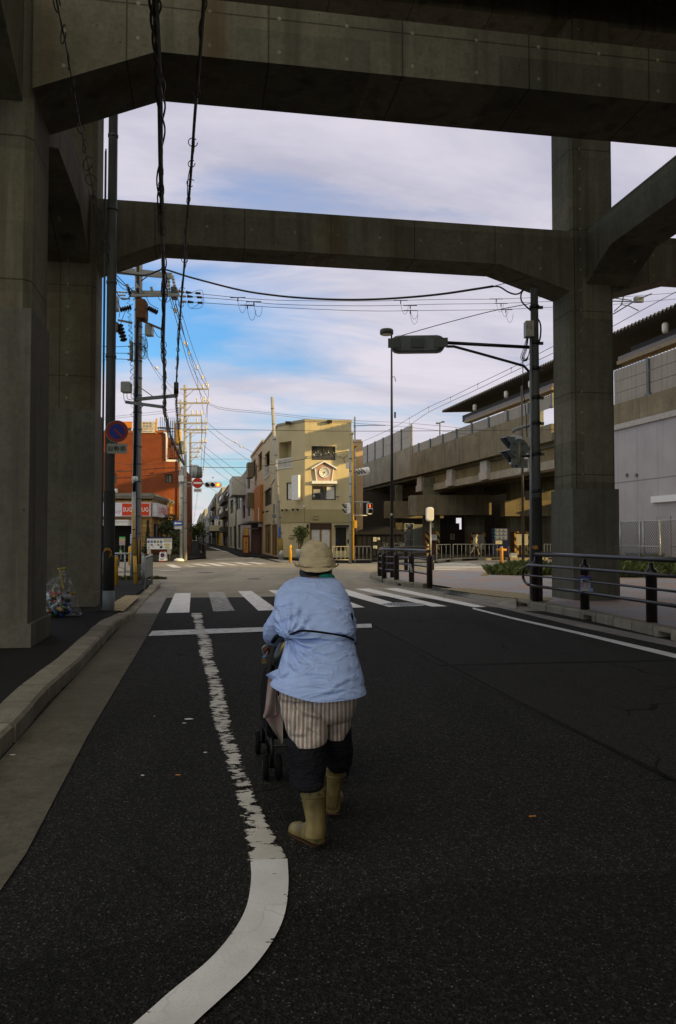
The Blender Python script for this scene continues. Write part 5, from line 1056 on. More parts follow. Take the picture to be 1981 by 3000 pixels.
# ---------------------------------------------------------------- poles and wiring
def band(mb, x, Y, z_, r_, h=.06): mb.cyl((x, Y, z_), (x, Y, z_ + h), r_)
def pole(name, label, px, py, ptop, w_, m, z0=.14, taper=.8, group=None, cat_='pole', bands=0, top_py=True, lean=0.):
    b = G(px, py, z0); Y = b.y; r_ = w_ / 2 * Y / F; zt_ = at(px, ptop, Y).z; t = thing(name, label, cat_, b, group); xt = b.x + lean * Y / F
    mb = MB(); mb.cyl(b - V((0, 0, .03)), (xt, Y, zt_), r_, r_ * taper, 18); mb.build('post', m, t)
    if bands:
        mb = MB()
        for i in range(bands): k_ = (i + .5) / bands; z_ = z0 + 1.2 + (zt_ - z0 - 1.5) * k_; band(mb, b.x + (xt - b.x) * k_, Y, z_, r_ * (1 + (taper - 1) * k_) + .012, .05)
        mb.build('strap', MT['galvd'], t)
    return t, V((b.x, Y, 0)), r_
# near sign pole
t, p, r_ = pole('sign_pole', 'dark grey steel pole with the no parking sign, beside the left column', 318, 1787, 250, 29, MT['poled'], .14, .92, None, 'pole', 6)
mb = MB(); z_ = at(318, 1438, p.y).z; mb.cyl(p + zz * .5, p + zz * z_, r_ + .012, None, 18); mb.build('sleeve', plain('sleeve_dark', (.035, .035, .033), .8), t)
mb = MB(); mb.cyl(p + zz * .14, p + zz * .5, r_ + .016, None, 18); mb.build('sleeve', plain('sleeve_grey', (.20, .23, .26), .7), t)
def patch(px0, py0, px1, py1, nm, m, par, p, r_):      # print wrapped round a pole
    mb = MB(); n = 12
    ang = lambda px: math.asin(max(-1, min(1, ((px - CX) / F * p.y - p.x) / r_)))
    a0, a1 = ang(px0), ang(px1); z0, z1 = at(318, py1, p.y).z, at(318, py0, p.y).z; A, B = [], []
    for i in range(n + 1):
        k_ = i / n; a = a0 + (a1 - a0) * k_; e = math.sin(math.pi * k_); up = z1 - (z1 - z0) * (.55 * (1 - e) ** 1.5) - .012 * (i % 3); dn = z0 + (z1 - z0) * (.5 * e if .15 < k_ < .85 else 0)
        A.append(V((p.x + r_ * math.sin(a), p.y - r_ * math.cos(a), dn))); B.append(V((p.x + r_ * math.sin(a), p.y - r_ * math.cos(a), up)))
    for i in range(n): mb.quad([A[i], A[i + 1], B[i + 1], B[i]])
    mb.build(nm, m, par)
patch(308, 1603, 332, 1619, 'print', MT['org'], t, p, r_ + .018); patch(326, 1617, 333.6, 1636, 'print', MT['org'], t, p, r_ + .018)
mb = MB(); q = p + V((-r_ - .05, .02, 0)); mb.tube([q + zz * .2, q + zz * 8.8], .02, 6); q = p + V((-r_ - .02, -.07, 0)); mb.tube([q + zz * 3.2, q + zz * 8.8], .014, 6); mb.build('conduit', MT['galvd'], t)
# no parking sign and plate
Ys = p.y - r_ - .05; c = at(343, 1264, Ys); rr = 33 * Ys / F; t = thing('no_parking_sign', 'round blue and red no parking sign on the near left pole', 'sign', (c.x, Ys, c.z)); mx = M.Rotation(R(90), 3, 'X') @ M.Rotation(R(0), 3, 'Z'); mx = M.Rotation(R(4), 3, 'Z') @ mx
mb = MB(); mb.lathe(c, [(rr, -.004), (rr, .004)], 40, mx); mb.build('plate', MT['galv'], t); mb = MB(); mb.lathe(c, [(rr * .97, 0), (rr * .97, .007)], 40, mx); o = mb.build('ring', plain('sign_dred', (.30, .035, .02), .5), t); mb = MB(); mb.lathe(c, [(rr * .68, 0), (rr * .68, .0085)], 40, mx); mb.build('field', plain('sign_dblue', (.02, .035, .28), .5), t)
mb = MB(); d1 = V((.707, 0, -.707)); d2 = V((.707, 0, .707)); yn = V((0, -.0095, 0)); mb.prism([c + d1 * rr * .72 + d2 * rr * .09 + yn, c + d1 * rr * .72 - d2 * rr * .09 + yn, c - d1 * rr * .72 - d2 * rr * .09 + yn, c - d1 * rr * .72 + d2 * rr * .09 + yn], V((0, -.002, 0))); mb.build('slash', plain('sign_dred', (.30, .035, .02), .5), t)
a, b = at(313, 1329, Ys), at(373, 1300, Ys); mb = MB(); cx_, cz_ = (a.x + b.x) / 2, (a.z + b.z) / 2; w_, h_ = (b.x - a.x) / 2, (b.z - a.z) / 2; k_ = .03
mb.prism([V((cx_ + sx * (w_ - k_ + k_ * math.cos(q)), Ys, cz_ + sy * (h_ - k_ + k_ * math.sin(q)))) for sx, sy, qs in ((1, 1, (0, .8, 1.57)), (-1, 1, (1.57, .8, 0)), (-1, -1, (0, .8, 1.57)), (1, -1, (1.57, .8, 0))) for q in qs], V((0, -.005, 0))); t2 = thing('sign_plate', 'white supplementary plate with black characters under the no parking sign', 'sign', (cx_, Ys, a.z)); mb.build('plate', plain('plate_white', (.34, .34, .29), .6), t2)
mb = MB(); mb.text('自動車', (cx_, Ys - .007, cz_), (1, 0, 0), zz, h_ * 1.1, w_ * 1.72, 1); mb.build('lettering', MT['ink'], t2); mb = MB(); mb.tube([(p.x, Ys + .03, cz_ + .1), (c.x, Ys + .03, cz_ + .1)], .02, 6); mb.tube([(c.x - .12, Ys + .02, a.z), (c.x - .12, Ys + .02, c.z + .1)], .015, 6); mb.build('bracket', MT['galvd'], t2)
# big utility pole with its gear
t, p, r_ = pole('utility_pole', 'tall concrete utility pole with crossarms, switch gear and cable conduit', 399, 1697, 760, 27, MT['polec'], .14, .8, None, 'utility pole', 16)
UP = p; Yp = p.y
def pp(px, py, dy=0.): return at(px, py, Yp + dy)
mb = MB(); q = p + V((-.05, -r_ - .02, 0)); mb.tube([q + zz * .14, q + V((.0, .02, 3))], .075, 10); mb.mat(1).tube([q + V((0, .02, 3)), q + V((.03, .05, 6.5)), q + V((.05, .06, 11))], .05, 8); mb.mat(2).tube([q + V((.09, .0, .2)), q + V((.09, .04, 10))], .012, 6); mb.build('conduit', [MT['galv'], MT['rub'], MT['blue']], t)
mb = MB(); mb.cyl(p + zz * at(399, 1652, Yp).z, p + zz * at(399, 1578, Yp).z, r_ + .012, None, 18); hs = NT('guard_stripe'); q_ = hs.xyz(); mb.build('guard', hs.fin(hs.mix(hs.math('GREATER_THAN', hs.math('FRACT', hs.math('MULTIPLY', q_[0], 16)), .55), (.015, .014, .013), (.45, .27, .04)), .6), t)
def arm(pts_, w_, m, nm='crossarm', h=None):
    mb = MB(); a, b = pts_; d_ = (b - a); L = d_.length; ang = math.atan2(d_.y, d_.x); pit = math.asin(d_.z / L); mb.box((a + b) / 2, (L, w_, h or w_), 0, M.Rotation(ang, 3, 'Z') @ M.Rotation(-pit, 3, 'Y')); return mb.build(nm, m, t)
arm((pp(330, 785, .1), pp(504, 805, -.2)), .1, MT['galv']); arm((pp(330, 796, -.2), pp(504, 812, -.45)), .1, MT['galv']); arm((pp(385, 855, -.2), pp(525, 858, -.35)), .09, MT['galv']); arm((pp(385, 866, -.45), pp(525, 864, -.6)), .09, MT['galv'])
arm((pp(402, 1170, -.2), pp(518, 1159, -1.)), .1, MT['galvd']); arm((pp(370, 1178, -.2), pp(482, 1193, -1.)), .1, MT['galvd']); arm((pp(346, 938, 0), pp(388, 946, 0)), .06, MT['galv'], 'bracket'); arm((pp(405, 935, -.2), pp(475, 965, -.6)), .07, MT['rust'], 'bracket')
mb = MB(); mb.tube([pp(405, 1131, -.2), pp(452, 1164, -.6)], .015, 5); mb.tube([pp(405, 830, 0), pp(445, 800, -.2)], .02, 5); mb.tube([pp(405, 1200, 0), pp(425, 1185, -.4)], .015, 5); mb.build('brace', MT['galvd'], t)
def insul(a, b, r0, col='cer', n=4, nm='insulator'):
    a, b = V(a), V(b); mb = MB(); P_, R_ = [], []
    for i in range(n * 3 + 1): k_ = i / (n * 3); P_.append(a.lerp(b, k_)); R_.append(r0 * (1 if i % 3 else .45))
    mb.tube(P_, R_, 9); return mb.build(nm, MT[col], t)
for a, b, r0 in (((482, 795), (490, 842), .05), ((505, 805), (512, 840), .055), ((494, 812), (496, 850), .05), ((372, 832), (378, 845), .05), ((398, 832), (404, 845), .05), ((443, 840), (446, 852), .05), ((338, 855), (374, 857), .035), ((345, 865), (368, 865), .035), ((356, 873), (382, 876), .035), ((522, 852), (540, 856), .05), ((526, 868), (545, 868), .05), ((528, 882), (546, 884), .05), ((376, 1015), (382, 1015), .035), ((374, 1036), (380, 1036), .035), ((374, 1054), (380, 1054), .035)): insul(pp(*a, -.3), pp(*b, -.3), r0)
for a, b, r0 in (((352, 908), (385, 900), .09), ((434, 902), (462, 916), .09), ((374, 840), (384, 870), .06), ((402, 842), (410, 880), .06), ((350, 950), (364, 1000), .12)): insul(pp(*a, -.25), pp(*b, -.25), r0, 'rub', 5, 'bushing')
def gear(x0, y0, x1, y1, m, nm, d_=.3, dy=-.3):
    a, b = pp(x0, y1, dy), pp(x1, y0, dy); mb = MB(); c = (a + b) / 2; w_, h_ = (b.x - a.x) / 2, (b.z - a.z) / 2
    mb.loft([[c + V((sx * w_ * k_, sy * d_ / 2 * k_, z_)) for sx, sy in ((-1, -1), (1, -1), (1, 1), (-1, 1))] for z_, k_ in ((-h_, .85), (-h_ * .9, 1), (h_ * .8, 1), (h_, .8))], True, False); mb.build(nm, m, t)
gear(405, 880, 430, 938, MT['rust'], 'switch_box', .45); gear(427, 950, 449, 985, MT['galv'], 'surge_box', .25); gear(328, 868, 347, 912, MT['galv'], 'surge_box', .25); gear(330, 945, 348, 972, MT['galvd'], 'surge_box', .25); gear(357, 1119, 384, 1151, plain('box_grey', (.33, .33, .34), .6), 'cabinet', .3); gear(503, 842, 520, 876, MT['galvd'], 'terminal_box', .3); gear(382, 1000, 389, 1058, MT['polec'], 'cover_strip', .2, -.22); gear(387, 1396, 392, 1415, MT['white'], 'junction_box', .1, -.25)
mb = MB(); c = pp(397, 1403, -.32); mb.ball(c, (.09, .07, .1), 10); mb.build('siren', MT['white'], t)
mb = MB()
for i in range(16):
    q = pp(412 + U(0, 12), 995 + U(0, 40), -.3); mb.tube([q + V((math.cos(w_ * .7) * .12, math.sin(w_) * .04, math.sin(w_ * .7) * .22)) for w_ in range(10)], .006, 4, False)
mb.build('cable_coil', MT['wire'], t)
for i in range(5):
    a = pp(376 + i * 3, 880 + i * 30, -.3); b = pp(384 + i * 1.5, 1000 + i * 60, -.35); mb = MB(); Q = []
    for q in range(30): c = a.lerp(b, q / 29); Q.append(c + V((math.cos(q * 1.9 + i) * .07, math.sin(q * 1.9) * .03, 0)))
    mb.tube(cat(Q, 3), .006, 4, False); mb.build('spiral_wire', MT['wire'], t)
for P_ in ([(336, 800), (352, 838), (374, 850), (392, 842)], [(345, 880), (352, 905), (349, 930)], [(352, 955), (360, 930), (372, 905), (390, 890)], [(410, 845), (428, 868), (440, 890), (465, 905)], [(402, 1100), (404, 1140), (396, 1160)], [(362, 1152), (366, 1175), (385, 1182)], [(372, 1152), (374, 1168), (388, 1172)], [(460, 862), (470, 880), (490, 885), (505, 870)], [(300, 1015), (340, 1016), (378, 1014)], [(300, 1037), (340, 1035), (376, 1035)], [(300, 1055), (340, 1052), (376, 1053)], [(450, 965), (462, 985), (476, 990)]): mb = MB(); mb.tube(cat([pp(x, y, -.35) for x, y in P_], 5), .010, 5); mb.build('jumper_wire', MT['rub'], t)
# guy wire guard: leaning yellow tube
t = thing('guy_guard', 'yellow leaning guy wire guard with black bands in front of the utility pole', 'guy wire guard', G(398, 1712, .14)); a = G(398, 1712, .14); b = at(389.5, 1492, a.y + .3); mb = MB(); mb.tube([a, a.lerp(b, .38)], .052, 10); mb.tube([a.lerp(b, .38), b], [.042, .03], 10); mb.build('tube', MT['yel'], t); mb = MB()
for k_ in (.14, .38, .6, .72): mb.tube([a.lerp(b, k_), a.lerp(b, k_ + .012)], .056 if k_ < .5 else .044, 10)
mb.build('band', MT['ink'], t)
# bollards
def bollard(px, py, w_, top, label, z0=.14, ear=0, m=None):
    b = G(px, py, z0); r_ = w_ / 2 * b.y / F; zt_ = at(px, top, b.y).z; t = thing('bollard', label, 'bollard', b, 'yellow and orange bollards'); mb = MB(); mb.lathe((b.x, b.y, z0), [(r_, 0), (r_, zt_ - z0 - .05), (r_ * .9, zt_ - z0), (r_ * .05, zt_ - z0 + .01)], 16); mb.build('post', m or MT['yel'], t)
    mb = MB(); mb.lathe((b.x, b.y, zt_), [(r_ * .7, 0), (r_ * .7, .05)], 12); mb.build('cap', MT['galv'], t)
    if ear: mb = MB(); mb.tube([(b.x - ear, b.y, zt_ - .1), (b.x + ear, b.y, zt_ - .1)], .05, 8); mb.build('arm', m or MT['yel'], t)
    else: mb = MB(); mb.box((b.x + r_ + .015, b.y - .02, zt_ - .18), (.03, .1, .16)); mb.build('lock', MT['galvd'], t)
OR = plain('bollard_orange', (.52, .24, .04), .5)
bollard(340, 1715, 12, 1632, 'orange yellow bollard right behind the near sign pole'); bollard(382, 1657, 12, 1602, 'sunlit yellow bollard left of the utility pole, across the road', .13); bollard(851, 1648, 8.5, 1598, 'sunlit yellow bollard left of the potted plant'); bollard(1470, 1668, 10, 1604, 'orange bollard with short side arms in the middle of the paved footway', .135, .22, OR); bollard(1254, 1655, 7, 1597, 'yellow bollard just left of the bus stop pole', .135)
bollard(1555, 1700, 6, 1602, 'thin orange post with a ring beside the big signal pole', .135, 0, OR)
# grey pedestrian fence at the left corner
t = thing('railing', 'grey pipe railing with crossed wires behind the near sign pole', 'railing', G(380, 1692, .14)); P_ = [G(300, 1690, .14), G(366, 1692, .14), G(383, 1692, .14), G(415, 1691, .14), G(420, 1697, .14)]; mb = MB(); 
mb.tube([q + zz * .82 for q in P_], .03, 8); mb.tube([q + zz * .2 for q in P_], .025, 8); mb.build('rail', MT['galv'], t)
for q in P_: mb = MB(); mb.tube([q, q + zz * .82], .028, 8); mb.build('post', MT['galv'], t)
mb = MB(); mb.tube([P_[1] + zz * .75 + V((-1.2, 0, 0)), P_[2] + zz * .2], .008, 4); mb.tube([P_[1] + zz * .2 + V((-1.2, 0, 0)), P_[2] + zz * .75], .008, 4); mb.build('wire_brace', MT['galvd'], t)
t = thing('panel_fence', 'grey panelled guard fence end on at the left junction corner', 'fence', G(424, 1727, .14)); a, b = G(424, 1728, .14), G(445, 1712, .14); mb = MB(); mb.tube([a, a + zz * .83, b + zz * .86, b], .03, 8); mb.build('frame', MT['galv'], t); mb = MB(); mb.prism([a + zz * .3, b + zz * .28, b + zz * .8, a + zz * .78], V((.02, .02, 0))); mb.build('panel', plain('fence_panel', (.20, .22, .22), .5, .4), t)
mb = MB(); mb.tube([G(419, 1712, .14), G(419, 1712, .14) + zz * .85], .03, 8); mb.build('post', MT['galv'], t)
# low dark guard fence up the street
t = thing('panel_fence', 'dark low guard fence along the left footway of the street', 'fence', (at(600, 1600, 58).x, 58, .12)); mb = MB()
for y0, y1 in ((57, 74), (80, 98), (106, 120)):
    a, b = V((at(602, 1600, 57).x + SS * (y0 - 57), y0, .12)), V((at(602, 1600, 57).x + SS * (y1 - 57), y1, .12)); mb.prism([a + zz * .1, b + zz * .1, b + zz * .95, a + zz * .95], V((.05, 0, 0)))
mb.build('panel', plain('fence_dark', (.06, .065, .065), .6), t)
MT['gate'] = 0
# ---- poles at the far left of the junction
t, p, r_ = pole('signal_pole', 'slim grey signal pole carrying the no entry sign and red traffic light', 531, 1644, 1370, 8.5, MT['galv'], .12, .9, None, 'pole', 4)
Yg = p.y; mb = MB(); z_ = at(531, 1412, Yg).z; mb.tube([(p.x, Yg, z_), (at(600, 1418, Yg).x, Yg, at(600, 1418, Yg).z)], .04, 8); mb.tube([(p.x, Yg, z_ - .35), (at(565, 1422, Yg).x, Yg, at(565, 1422, Yg).z)], .025, 6); mb.build('arm', MT['galv'], t); mb = MB(); mb.box(at(531, 1402, Yg - .15), (.28, .2, .36)); mb.build('box', MT['white'], t); mb = MB(); mb.lathe((p.x - .1, Yg - .1, .12), [(.32, 0), (.3, .1), (.16, .18)], 14); mb.build('foot', MT['white'], t)
def roundsign(c, rr, label, kind):
    t = thing(kind, label, 'sign', c); mx = M.Rotation(R(90), 3, 'X'); mb = MB(); mb.lathe(c, [(rr, 0), (rr, .015)], 30, mx); mb.build('disc', MT['red'], t); mb = MB(); mb.box(c + V((0, -.02, 0)), (rr * 1.62, .01, rr * .34)); mb.build('bar', MT['white'], t); mb = MB(); mb.lathe(c + V((0, .02, 0)), [(rr * 1.03, 0), (rr * 1.03, .012)], 30, mx); mb.build('rim', MT['galv'], t)
roundsign(at(579, 1415, Yg - .1), 15 * Yg / F, 'red no entry sign with white bar left of the lit traffic light', 'no_entry_sign')
def plate(px0, py0, px1, py1, Y, tx, label, name='sign_plate', m=None, tm=None, rows=1):
    a, b = at(px0, py1, Y), at(px1, py0, Y); c = (a + b) / 2; t = thing(name, label, 'sign', c); mb = MB(); mb.box(c, (b.x - a.x, .03, b.z - a.z)); mb.build('plate', m or MT['white'], t); mb = MB()
    for i, s_ in enumerate(tx): mb.text(s_, (c.x, Y - .02, b.z - (b.z - a.z) * (i + .5) / len(tx)), (1, 0, 0), zz, (b.z - a.z) * .62 / len(tx), (b.x - a.x) * .86, 1)
    if tx: mb.build('lettering', tm or MT['ink'], t)
    return t
plate(568, 1431, 591, 1442, Yg - .1, ['自転車を除く'], 'small white plate with black characters under the no entry sign')
t = plate(508, 1526, 534, 1540, Yg - .12, [], 'blue one way sign with white left arrow on the far signal pole', 'one_way_sign', MT['blue']); c = at(521, 1533, Yg - .14); k_ = Yg / F; mb = MB(); mb.prism([c + V((x * k_, 0, y * k_)) for x, y in ((-11, 0), (-4.5, 5), (-4.5, 2), (11, 2), (11, -2), (-4.5, -2), (-4.5, -5))], V((0, -.01, 0))); mb.build('arrow', MT['white'], t)
plate(512, 1541, 532, 1550, Yg - .12, ['自転車', 'を除く'], 'small white two line plate under the blue one way sign')
LIT = emis('lamp_red', (1., .10, .015), 2.2); LITC = emis('lamp_core', (1., .42, .05), 2.6)
def signal_h(c, w_, h_, label, ang=0., lit=2, name='traffic_light', body='white'):
    """horizontal three lamp signal, lamps towards local -Y"""
    t = thing(name, label, 'traffic light', (0, 0, 0)); d_ = .16; mb = MB(); n = 8; r_ = h_ / 2
    ring = [(-w_ / 2 + r_ - r_ * math.sin(q * math.pi / n), -r_ * math.cos(q * math.pi / n)) for q in range(n + 1)] + [(w_ / 2 - r_ + r_ * math.sin(q * math.pi / n), r_ * math.cos(q * math.pi / n)) for q in range(n + 1)]
    mb.loft([[V((x * k_, y, z_ * k_)) for x, z_ in ring] for y, k_ in ((0, 1), (d_, 1), (d_ + .06, .85))], True, False); mb.build('housing', MT[body], t)
    for i in range(3):
        x = (i - 1) * w_ * .31; R_ = h_ * .40; mx = M.Rotation(R(90), 3, 'X'); mb = MB(); mb.lathe((x, -.003, 0), [(R_ * .92, 0), (R_ * .9, .012), (R_ * .4, .05), (.01, .06)], 20, mx); o = mb.build('lens', LIT if i == lit else plain('lens_dark', (.012, .012, .012), .25), t)
        if i == lit: mb = MB(); mb.lathe((x, -.05, 0), [(R_ * .62, 0), (R_ * .5, .03), (.01, .04)], 16, mx); mb.build('glow_core', LITC, o)
        mb = MB(); k_ = 14; A, B = [], []
        for q in range(k_ + 1):
            a = R(-25) + R(230) * q / k_; A.append(V((x + R_ * math.cos(a), 0, R_ * math.sin(a)))); B.append(V((x + R_ * math.cos(a) * 1.02, -.30 * (.35 + .65 * max(0, math.sin(a))), R_ * math.sin(a) - .03)))
        for q in range(k_): mb.quad([A[q], A[q + 1], B[q + 1], B[q]]); e = .985; mb.quad([V((x + (p_.x - x) * e, p_.y, p_.z * e)) for p_ in (A[q], B[q], B[q + 1], A[q + 1])])
        mb.build('visor', MT[body], t)
    t.location = c; t.rotation_euler = (0, 0, ang); return t
signal_h(at(624, 1420, Yg - .1), 50 * Yg / F, 17 * Yg / F, 'horizontal traffic light showing red, left of the tan clock building', 0, 2)
def far_pole(px, py, top, w_, label, arms, lean=0, m='polec', n=6, Y=None):
    global t
    if Y: py = 1580 + (CH - .12) * F / Y
    t, p, r_ = pole('utility_pole', label, px, py, top, w_, MT[m], .12, .72, 'utility poles along the street', 'utility pole', n, lean=lean)
    for x0, x1, y in arms:
        k_ = (py - y) / (py - top); xx = px + lean * k_; a, b = at(x0, y, p.y - .12), at(x1, y, p.y - .12); mb = MB(); mb.box((a + b) / 2, (b.x - a.x, .1, .1)); mb.build('crossarm', MT['polec'], t)
        for q in (.62, .8, .97): c = a.lerp(b, q); insul(c + zz * .05, c + zz * .32, .06, 'cer', 2)
        mb = MB(); mb.tube([a.lerp(b, .5), V((p.x, p.y - .1, a.z - .5))], .02, 5); mb.build('brace', MT['galv'], t)
    return p
FP = far_pole(543, 1641, 1128, 11, 'sunlit yellowish utility pole with many crossarms behind the no entry sign', ((528, 612, 1140), (518, 614, 1181), (516, 592, 1217), (533, 605, 1240), (536, 605, 1260)), lean=-4)
far_pole(526, 0, 1171, 8, 'utility pole just left of the many armed one, with transformers', ((520, 545, 1195), (512, 545, 1238)), Y=62); gt = t
def gear2(px, py, w_, h_, Y, m, nm='transformer'):
    a = at(px, py, Y - .3); mb = MB(); mb.lathe(a, [(w_ * .9, 0), (w_, .1), (w_, h_), (w_ * .6, h_ + .1)], 12); mb.build(nm, m, t)
gear2(532, 1330, .22, .9, 62, MT['galvd']); gear2(524, 1300, .2, 1., 62, MT['yel']); 
far_pole(556, 0, 1265, 8, 'third utility pole down the street, brownish, with double crossarms', ((548, 606, 1268), (552, 606, 1297), (556, 594, 1313), (560, 585, 1325), (560, 582, 1340)), m='conc_pale', Y=80); gear2(572, 1400, .4, 1.2, 80, MT['galv']); gear2(582, 1400, .35, 1., 80, MT['galvd'])
far_pole(561, 0, 1360, 5, 'thin far utility pole behind the no entry sign', ((556, 600, 1376), (558, 596, 1392)), m='conc_pale', Y=120, n=0)
far_pole(691, 0, 1440, 5, 'slim dark pole in front of the white tiled house', (), m='galvd', Y=95, n=2); far_pole(615, 0, 1500, 4, 'thin grey pole in front of the white block', (), m='galvd', Y=180, n=0); far_pole(596, 0, 1520, 3.5, 'thin dark pole near the far end of the street', (), m='galvd', Y=260, n=0)
# leaning bare pole at the clock building and pole behind it
LP = far_pole(823, 1637, 1163, 12.5, 'leaning concrete pole at the left corner of the clock building', (), lean=-27, n=9)
mb = MB(); Yl = LP.y; zq = lambda py: at(818, py, Yl).z; mb.tube([V((LP.x + .0, Yl, zq(1628))), V((LP.x - .05, Yl, zq(1575)))], 6.6 * Yl / F + .02, 14); hs2 = MT['hz']; mb.build('guard', bpy.data.materials['guard_stripe'], t)
mb = MB(); mb.box(at(819, 1560, Yl - .2), (.12, .04, .72)); mb.build('plate', MT['blue'], t); mb = MB(); mb.tube([V((LP.x, Yl, .1)), V((LP.x, Yl, zq(1612)))], 6.6 * Yl / F + .025, 14); mb.build('sleeve', MT['galv'], t); mb = MB(); mb.lathe(at(803, 1512, Yl - .1), [(.16, 0), (.16, .02)], 16, M.Rotation(R(90), 3, 'X')); mb.box(at(803, 1490, Yl - .1), (.14, .05, .6)); mb.box(at(803, 1530, Yl - .1), (.2, .05, .2)); mb.tube([at(803, 1485, Yl - .05), at(803, 1535, Yl - .05)], .03, 6); mb.build('sign', MT['galvd'], t)
far_pole(1040, 1644, 1221, 7, 'grey pole with an orange band behind the right end of the clock building', (), m='galv', Y=66, n=8); mb = MB(); c = at(1041, 1309, 66); mb.cyl(c, c + zz * .14, .135, None, 12); mb.build('band', OR, t)
# junction signal pole right of the clock building
t, p, r_ = pole('signal_pole', 'grey signal pole with side arms in front of the clock building corner', 1027, 1650, 1310, 7.5, MT['galv'], .12, .9, None, 'pole', 7); Yc = p.y; J = p
mb = MB(); 
for y in (1471, 1510): mb.tube([at(1027, y, Yc), at(1082 - (6 if y > 1500 else 0), y, Yc)], .035, 8)
mb.tube([at(1057, 1471, Yc), at(1057, 1510, Yc)], .03, 8); mb.build('arm', MT['galv'], t); mb = MB(); mb.box(at(1018.5, 1364, Yc), (.2, .2, .32)); mb.build('box', MT['cer'], t); mb = MB(); mb.tube([at(1035, 1640, Yc), at(1035, 1300, Yc)], .05, 8); mb.build('conduit', MT['yel'], t); mb = MB(); mb.box(at(1041, 1536, Yc), (.2, .18, .42)); mb.build('button_box', MT['yel'], t)
signal_h(at(1062, 1381, Yc + .2), 1.22, .42, 'horizontal traffic light seen from its side on the pole by the clock building', R(-66), 9)
def signal_ped(c, h_, label, ang, lit=None):
    t = thing('pedestrian_light', label, 'pedestrian light', (0, 0, 0), 'pedestrian lights'); w_ = h_ * .46; mb = MB(); k_ = w_ * .2
    ring = [(-w_ / 2 + k_, -h_ / 2), (w_ / 2 - k_, -h_ / 2), (w_ / 2, -h_ / 2 + k_), (w_ / 2, h_ / 2 - k_), (w_ / 2 - k_, h_ / 2), (-w_ / 2 + k_, h_ / 2), (-w_ / 2, h_ / 2 - k_), (-w_ / 2, -h_ / 2 + k_)]
    mb.loft([[V((x * e, y, z_ * e)) for x, z_ in ring] for y, e in ((0, 1), (.18, 1), (.24, .8))], True, False); mb.build('housing', MT['white'], t)
    for i, zc_ in enumerate((h_ * .24, -h_ * .24)):
        s_ = w_ * .42; mb = MB(); mb.box((0, -.004, zc_), (s_ * 2, .006, s_ * 2)); mb.build('lens', MT['ink'], t)
        if lit == i: mb = MB(); mb.ball((0, -.02, zc_ + s_ * .55), (s_ * .3, .012, s_ * .3), 8); mb.ball((0, -.02, zc_ - s_ * .2), (s_ * .42, .012, s_ * .7), 8); mb.build('figure', LIT, t)
        mb = MB(); e = .012; d_ = h_ * .36
        for sx in (-1, 1): mb.prism([V((sx * s_, 0, zc_ + s_)), V((sx * s_, -d_, zc_ + s_ * .9)), V((sx * s_, -d_ * .78, zc_ + s_ * .3)), V((sx * s_, -.02, zc_ - s_ * .9)), V((sx * s_, 0, zc_ - s_ * .9))], V((sx * e, 0, 0)))
        mb.prism([V((-s_ - e, 0, zc_ + s_)), V((s_ + e, 0, zc_ + s_)), V((s_ + e, -d_, zc_ + s_ * .9)), V((-s_ - e, -d_, zc_ + s_ * .9))], V((0, 0, e))); mb.build('visor', MT['galv'], t)
    t.location = c; t.rotation_euler = (0, 0, ang)
signal_ped(at(1084, 1490, Yc - .1), 33 * Yc / F, 'pedestrian light showing a red figure on the arm by the clock building', R(14), 0); signal_ped(at(1014, 1490, Yc - .1), 31 * Yc / F, 'unlit sideways pedestrian light left of the pole by the clock building', R(-62))
# ---- right foreground signal pole
t, p, r_ = pole('signal_pole', 'thick dark signal pole at the right, next to the concrete column', 1573, 1760, 846, 31, MT['poled'], .135, .72, None, 'pole', 0); Yr = p.y; RPp = p
rp = lambda px, py, dy=0.: at(px, py, Yr + dy)
mb = MB(); mb.cyl(p + zz * .135, p + zz * rp(1573, 1458).z, r_ + .012, None, 18); mb.build('sleeve', plain('sleeve_black', (.028, .027, .026), .8), t)
patch_p = RPp
mb = MB()
for px, py, s_ in ((1566, 1604, .05), (1560, 1603, .04), (1585, 1622, .06), (1592, 1618, .045)):
    a = math.asin(max(-.95, min(.95, (rp(px, py).x - p.x) / (r_ + .014)))); c = V((p.x + (r_ + .016) * math.sin(a), Yr - (r_ + .016) * math.cos(a), rp(px, py).z)); tx = V((math.cos(a), math.sin(a), 0)); mb.quad([c + tx * x * s_ + zz * y * s_ for x, y in ((-1, -.5), (-.2, -.9), (1, -.4), (.8, .5), (.1, 1), (-.7, .7))])
mb.build('print', MT['org'], t)
mb = MB(); mb.tube([rp(1555.5, 1755, -.15), rp(1555.5, 960, -.1)], .028, 8); mb.build('conduit', MT['galv'], t); mb = MB()
for py in (905, 1010, 1085, 1170, 1245, 1335, 1444): z_ = rp(1573, py).z; band(mb, p.x, Yr, z_, r_ * (1 - .28 * z_ / 8) + .02, .07); mb.box((p.x + r_ + .02, Yr, z_ + .03), (.1, .05, .06))
mb.build('strap', MT['blk'], t)
mb = MB(); mb.tube([rp(1565, 1018), rp(1308, 1004, .0)], .038, 8); mb.tube([rp(1556, 1120), rp(1551, 1090), rp(1535, 1072), rp(1500, 1062), rp(1400, 1034), rp(1330, 1015), rp(1308, 1015)], .03, 8); mb.build('arm', MT['blk'], t)
gear_t = t; a, b = rp(1538, 988, -.15), rp(1561, 943, -.15); mb = MB(); mb.box((a + b) / 2, (b.x - a.x, .22, b.z - a.z)); mb.build('box', plain('box_cream', (.40, .37, .31), .5), t); mb = MB(); mb.text('7-2', (a + b) / 2 + V((-.02, -.115, .02)), (1, 0, 0), zz, .07); mb.build('lettering', MT['ink'], t)
mb = MB()
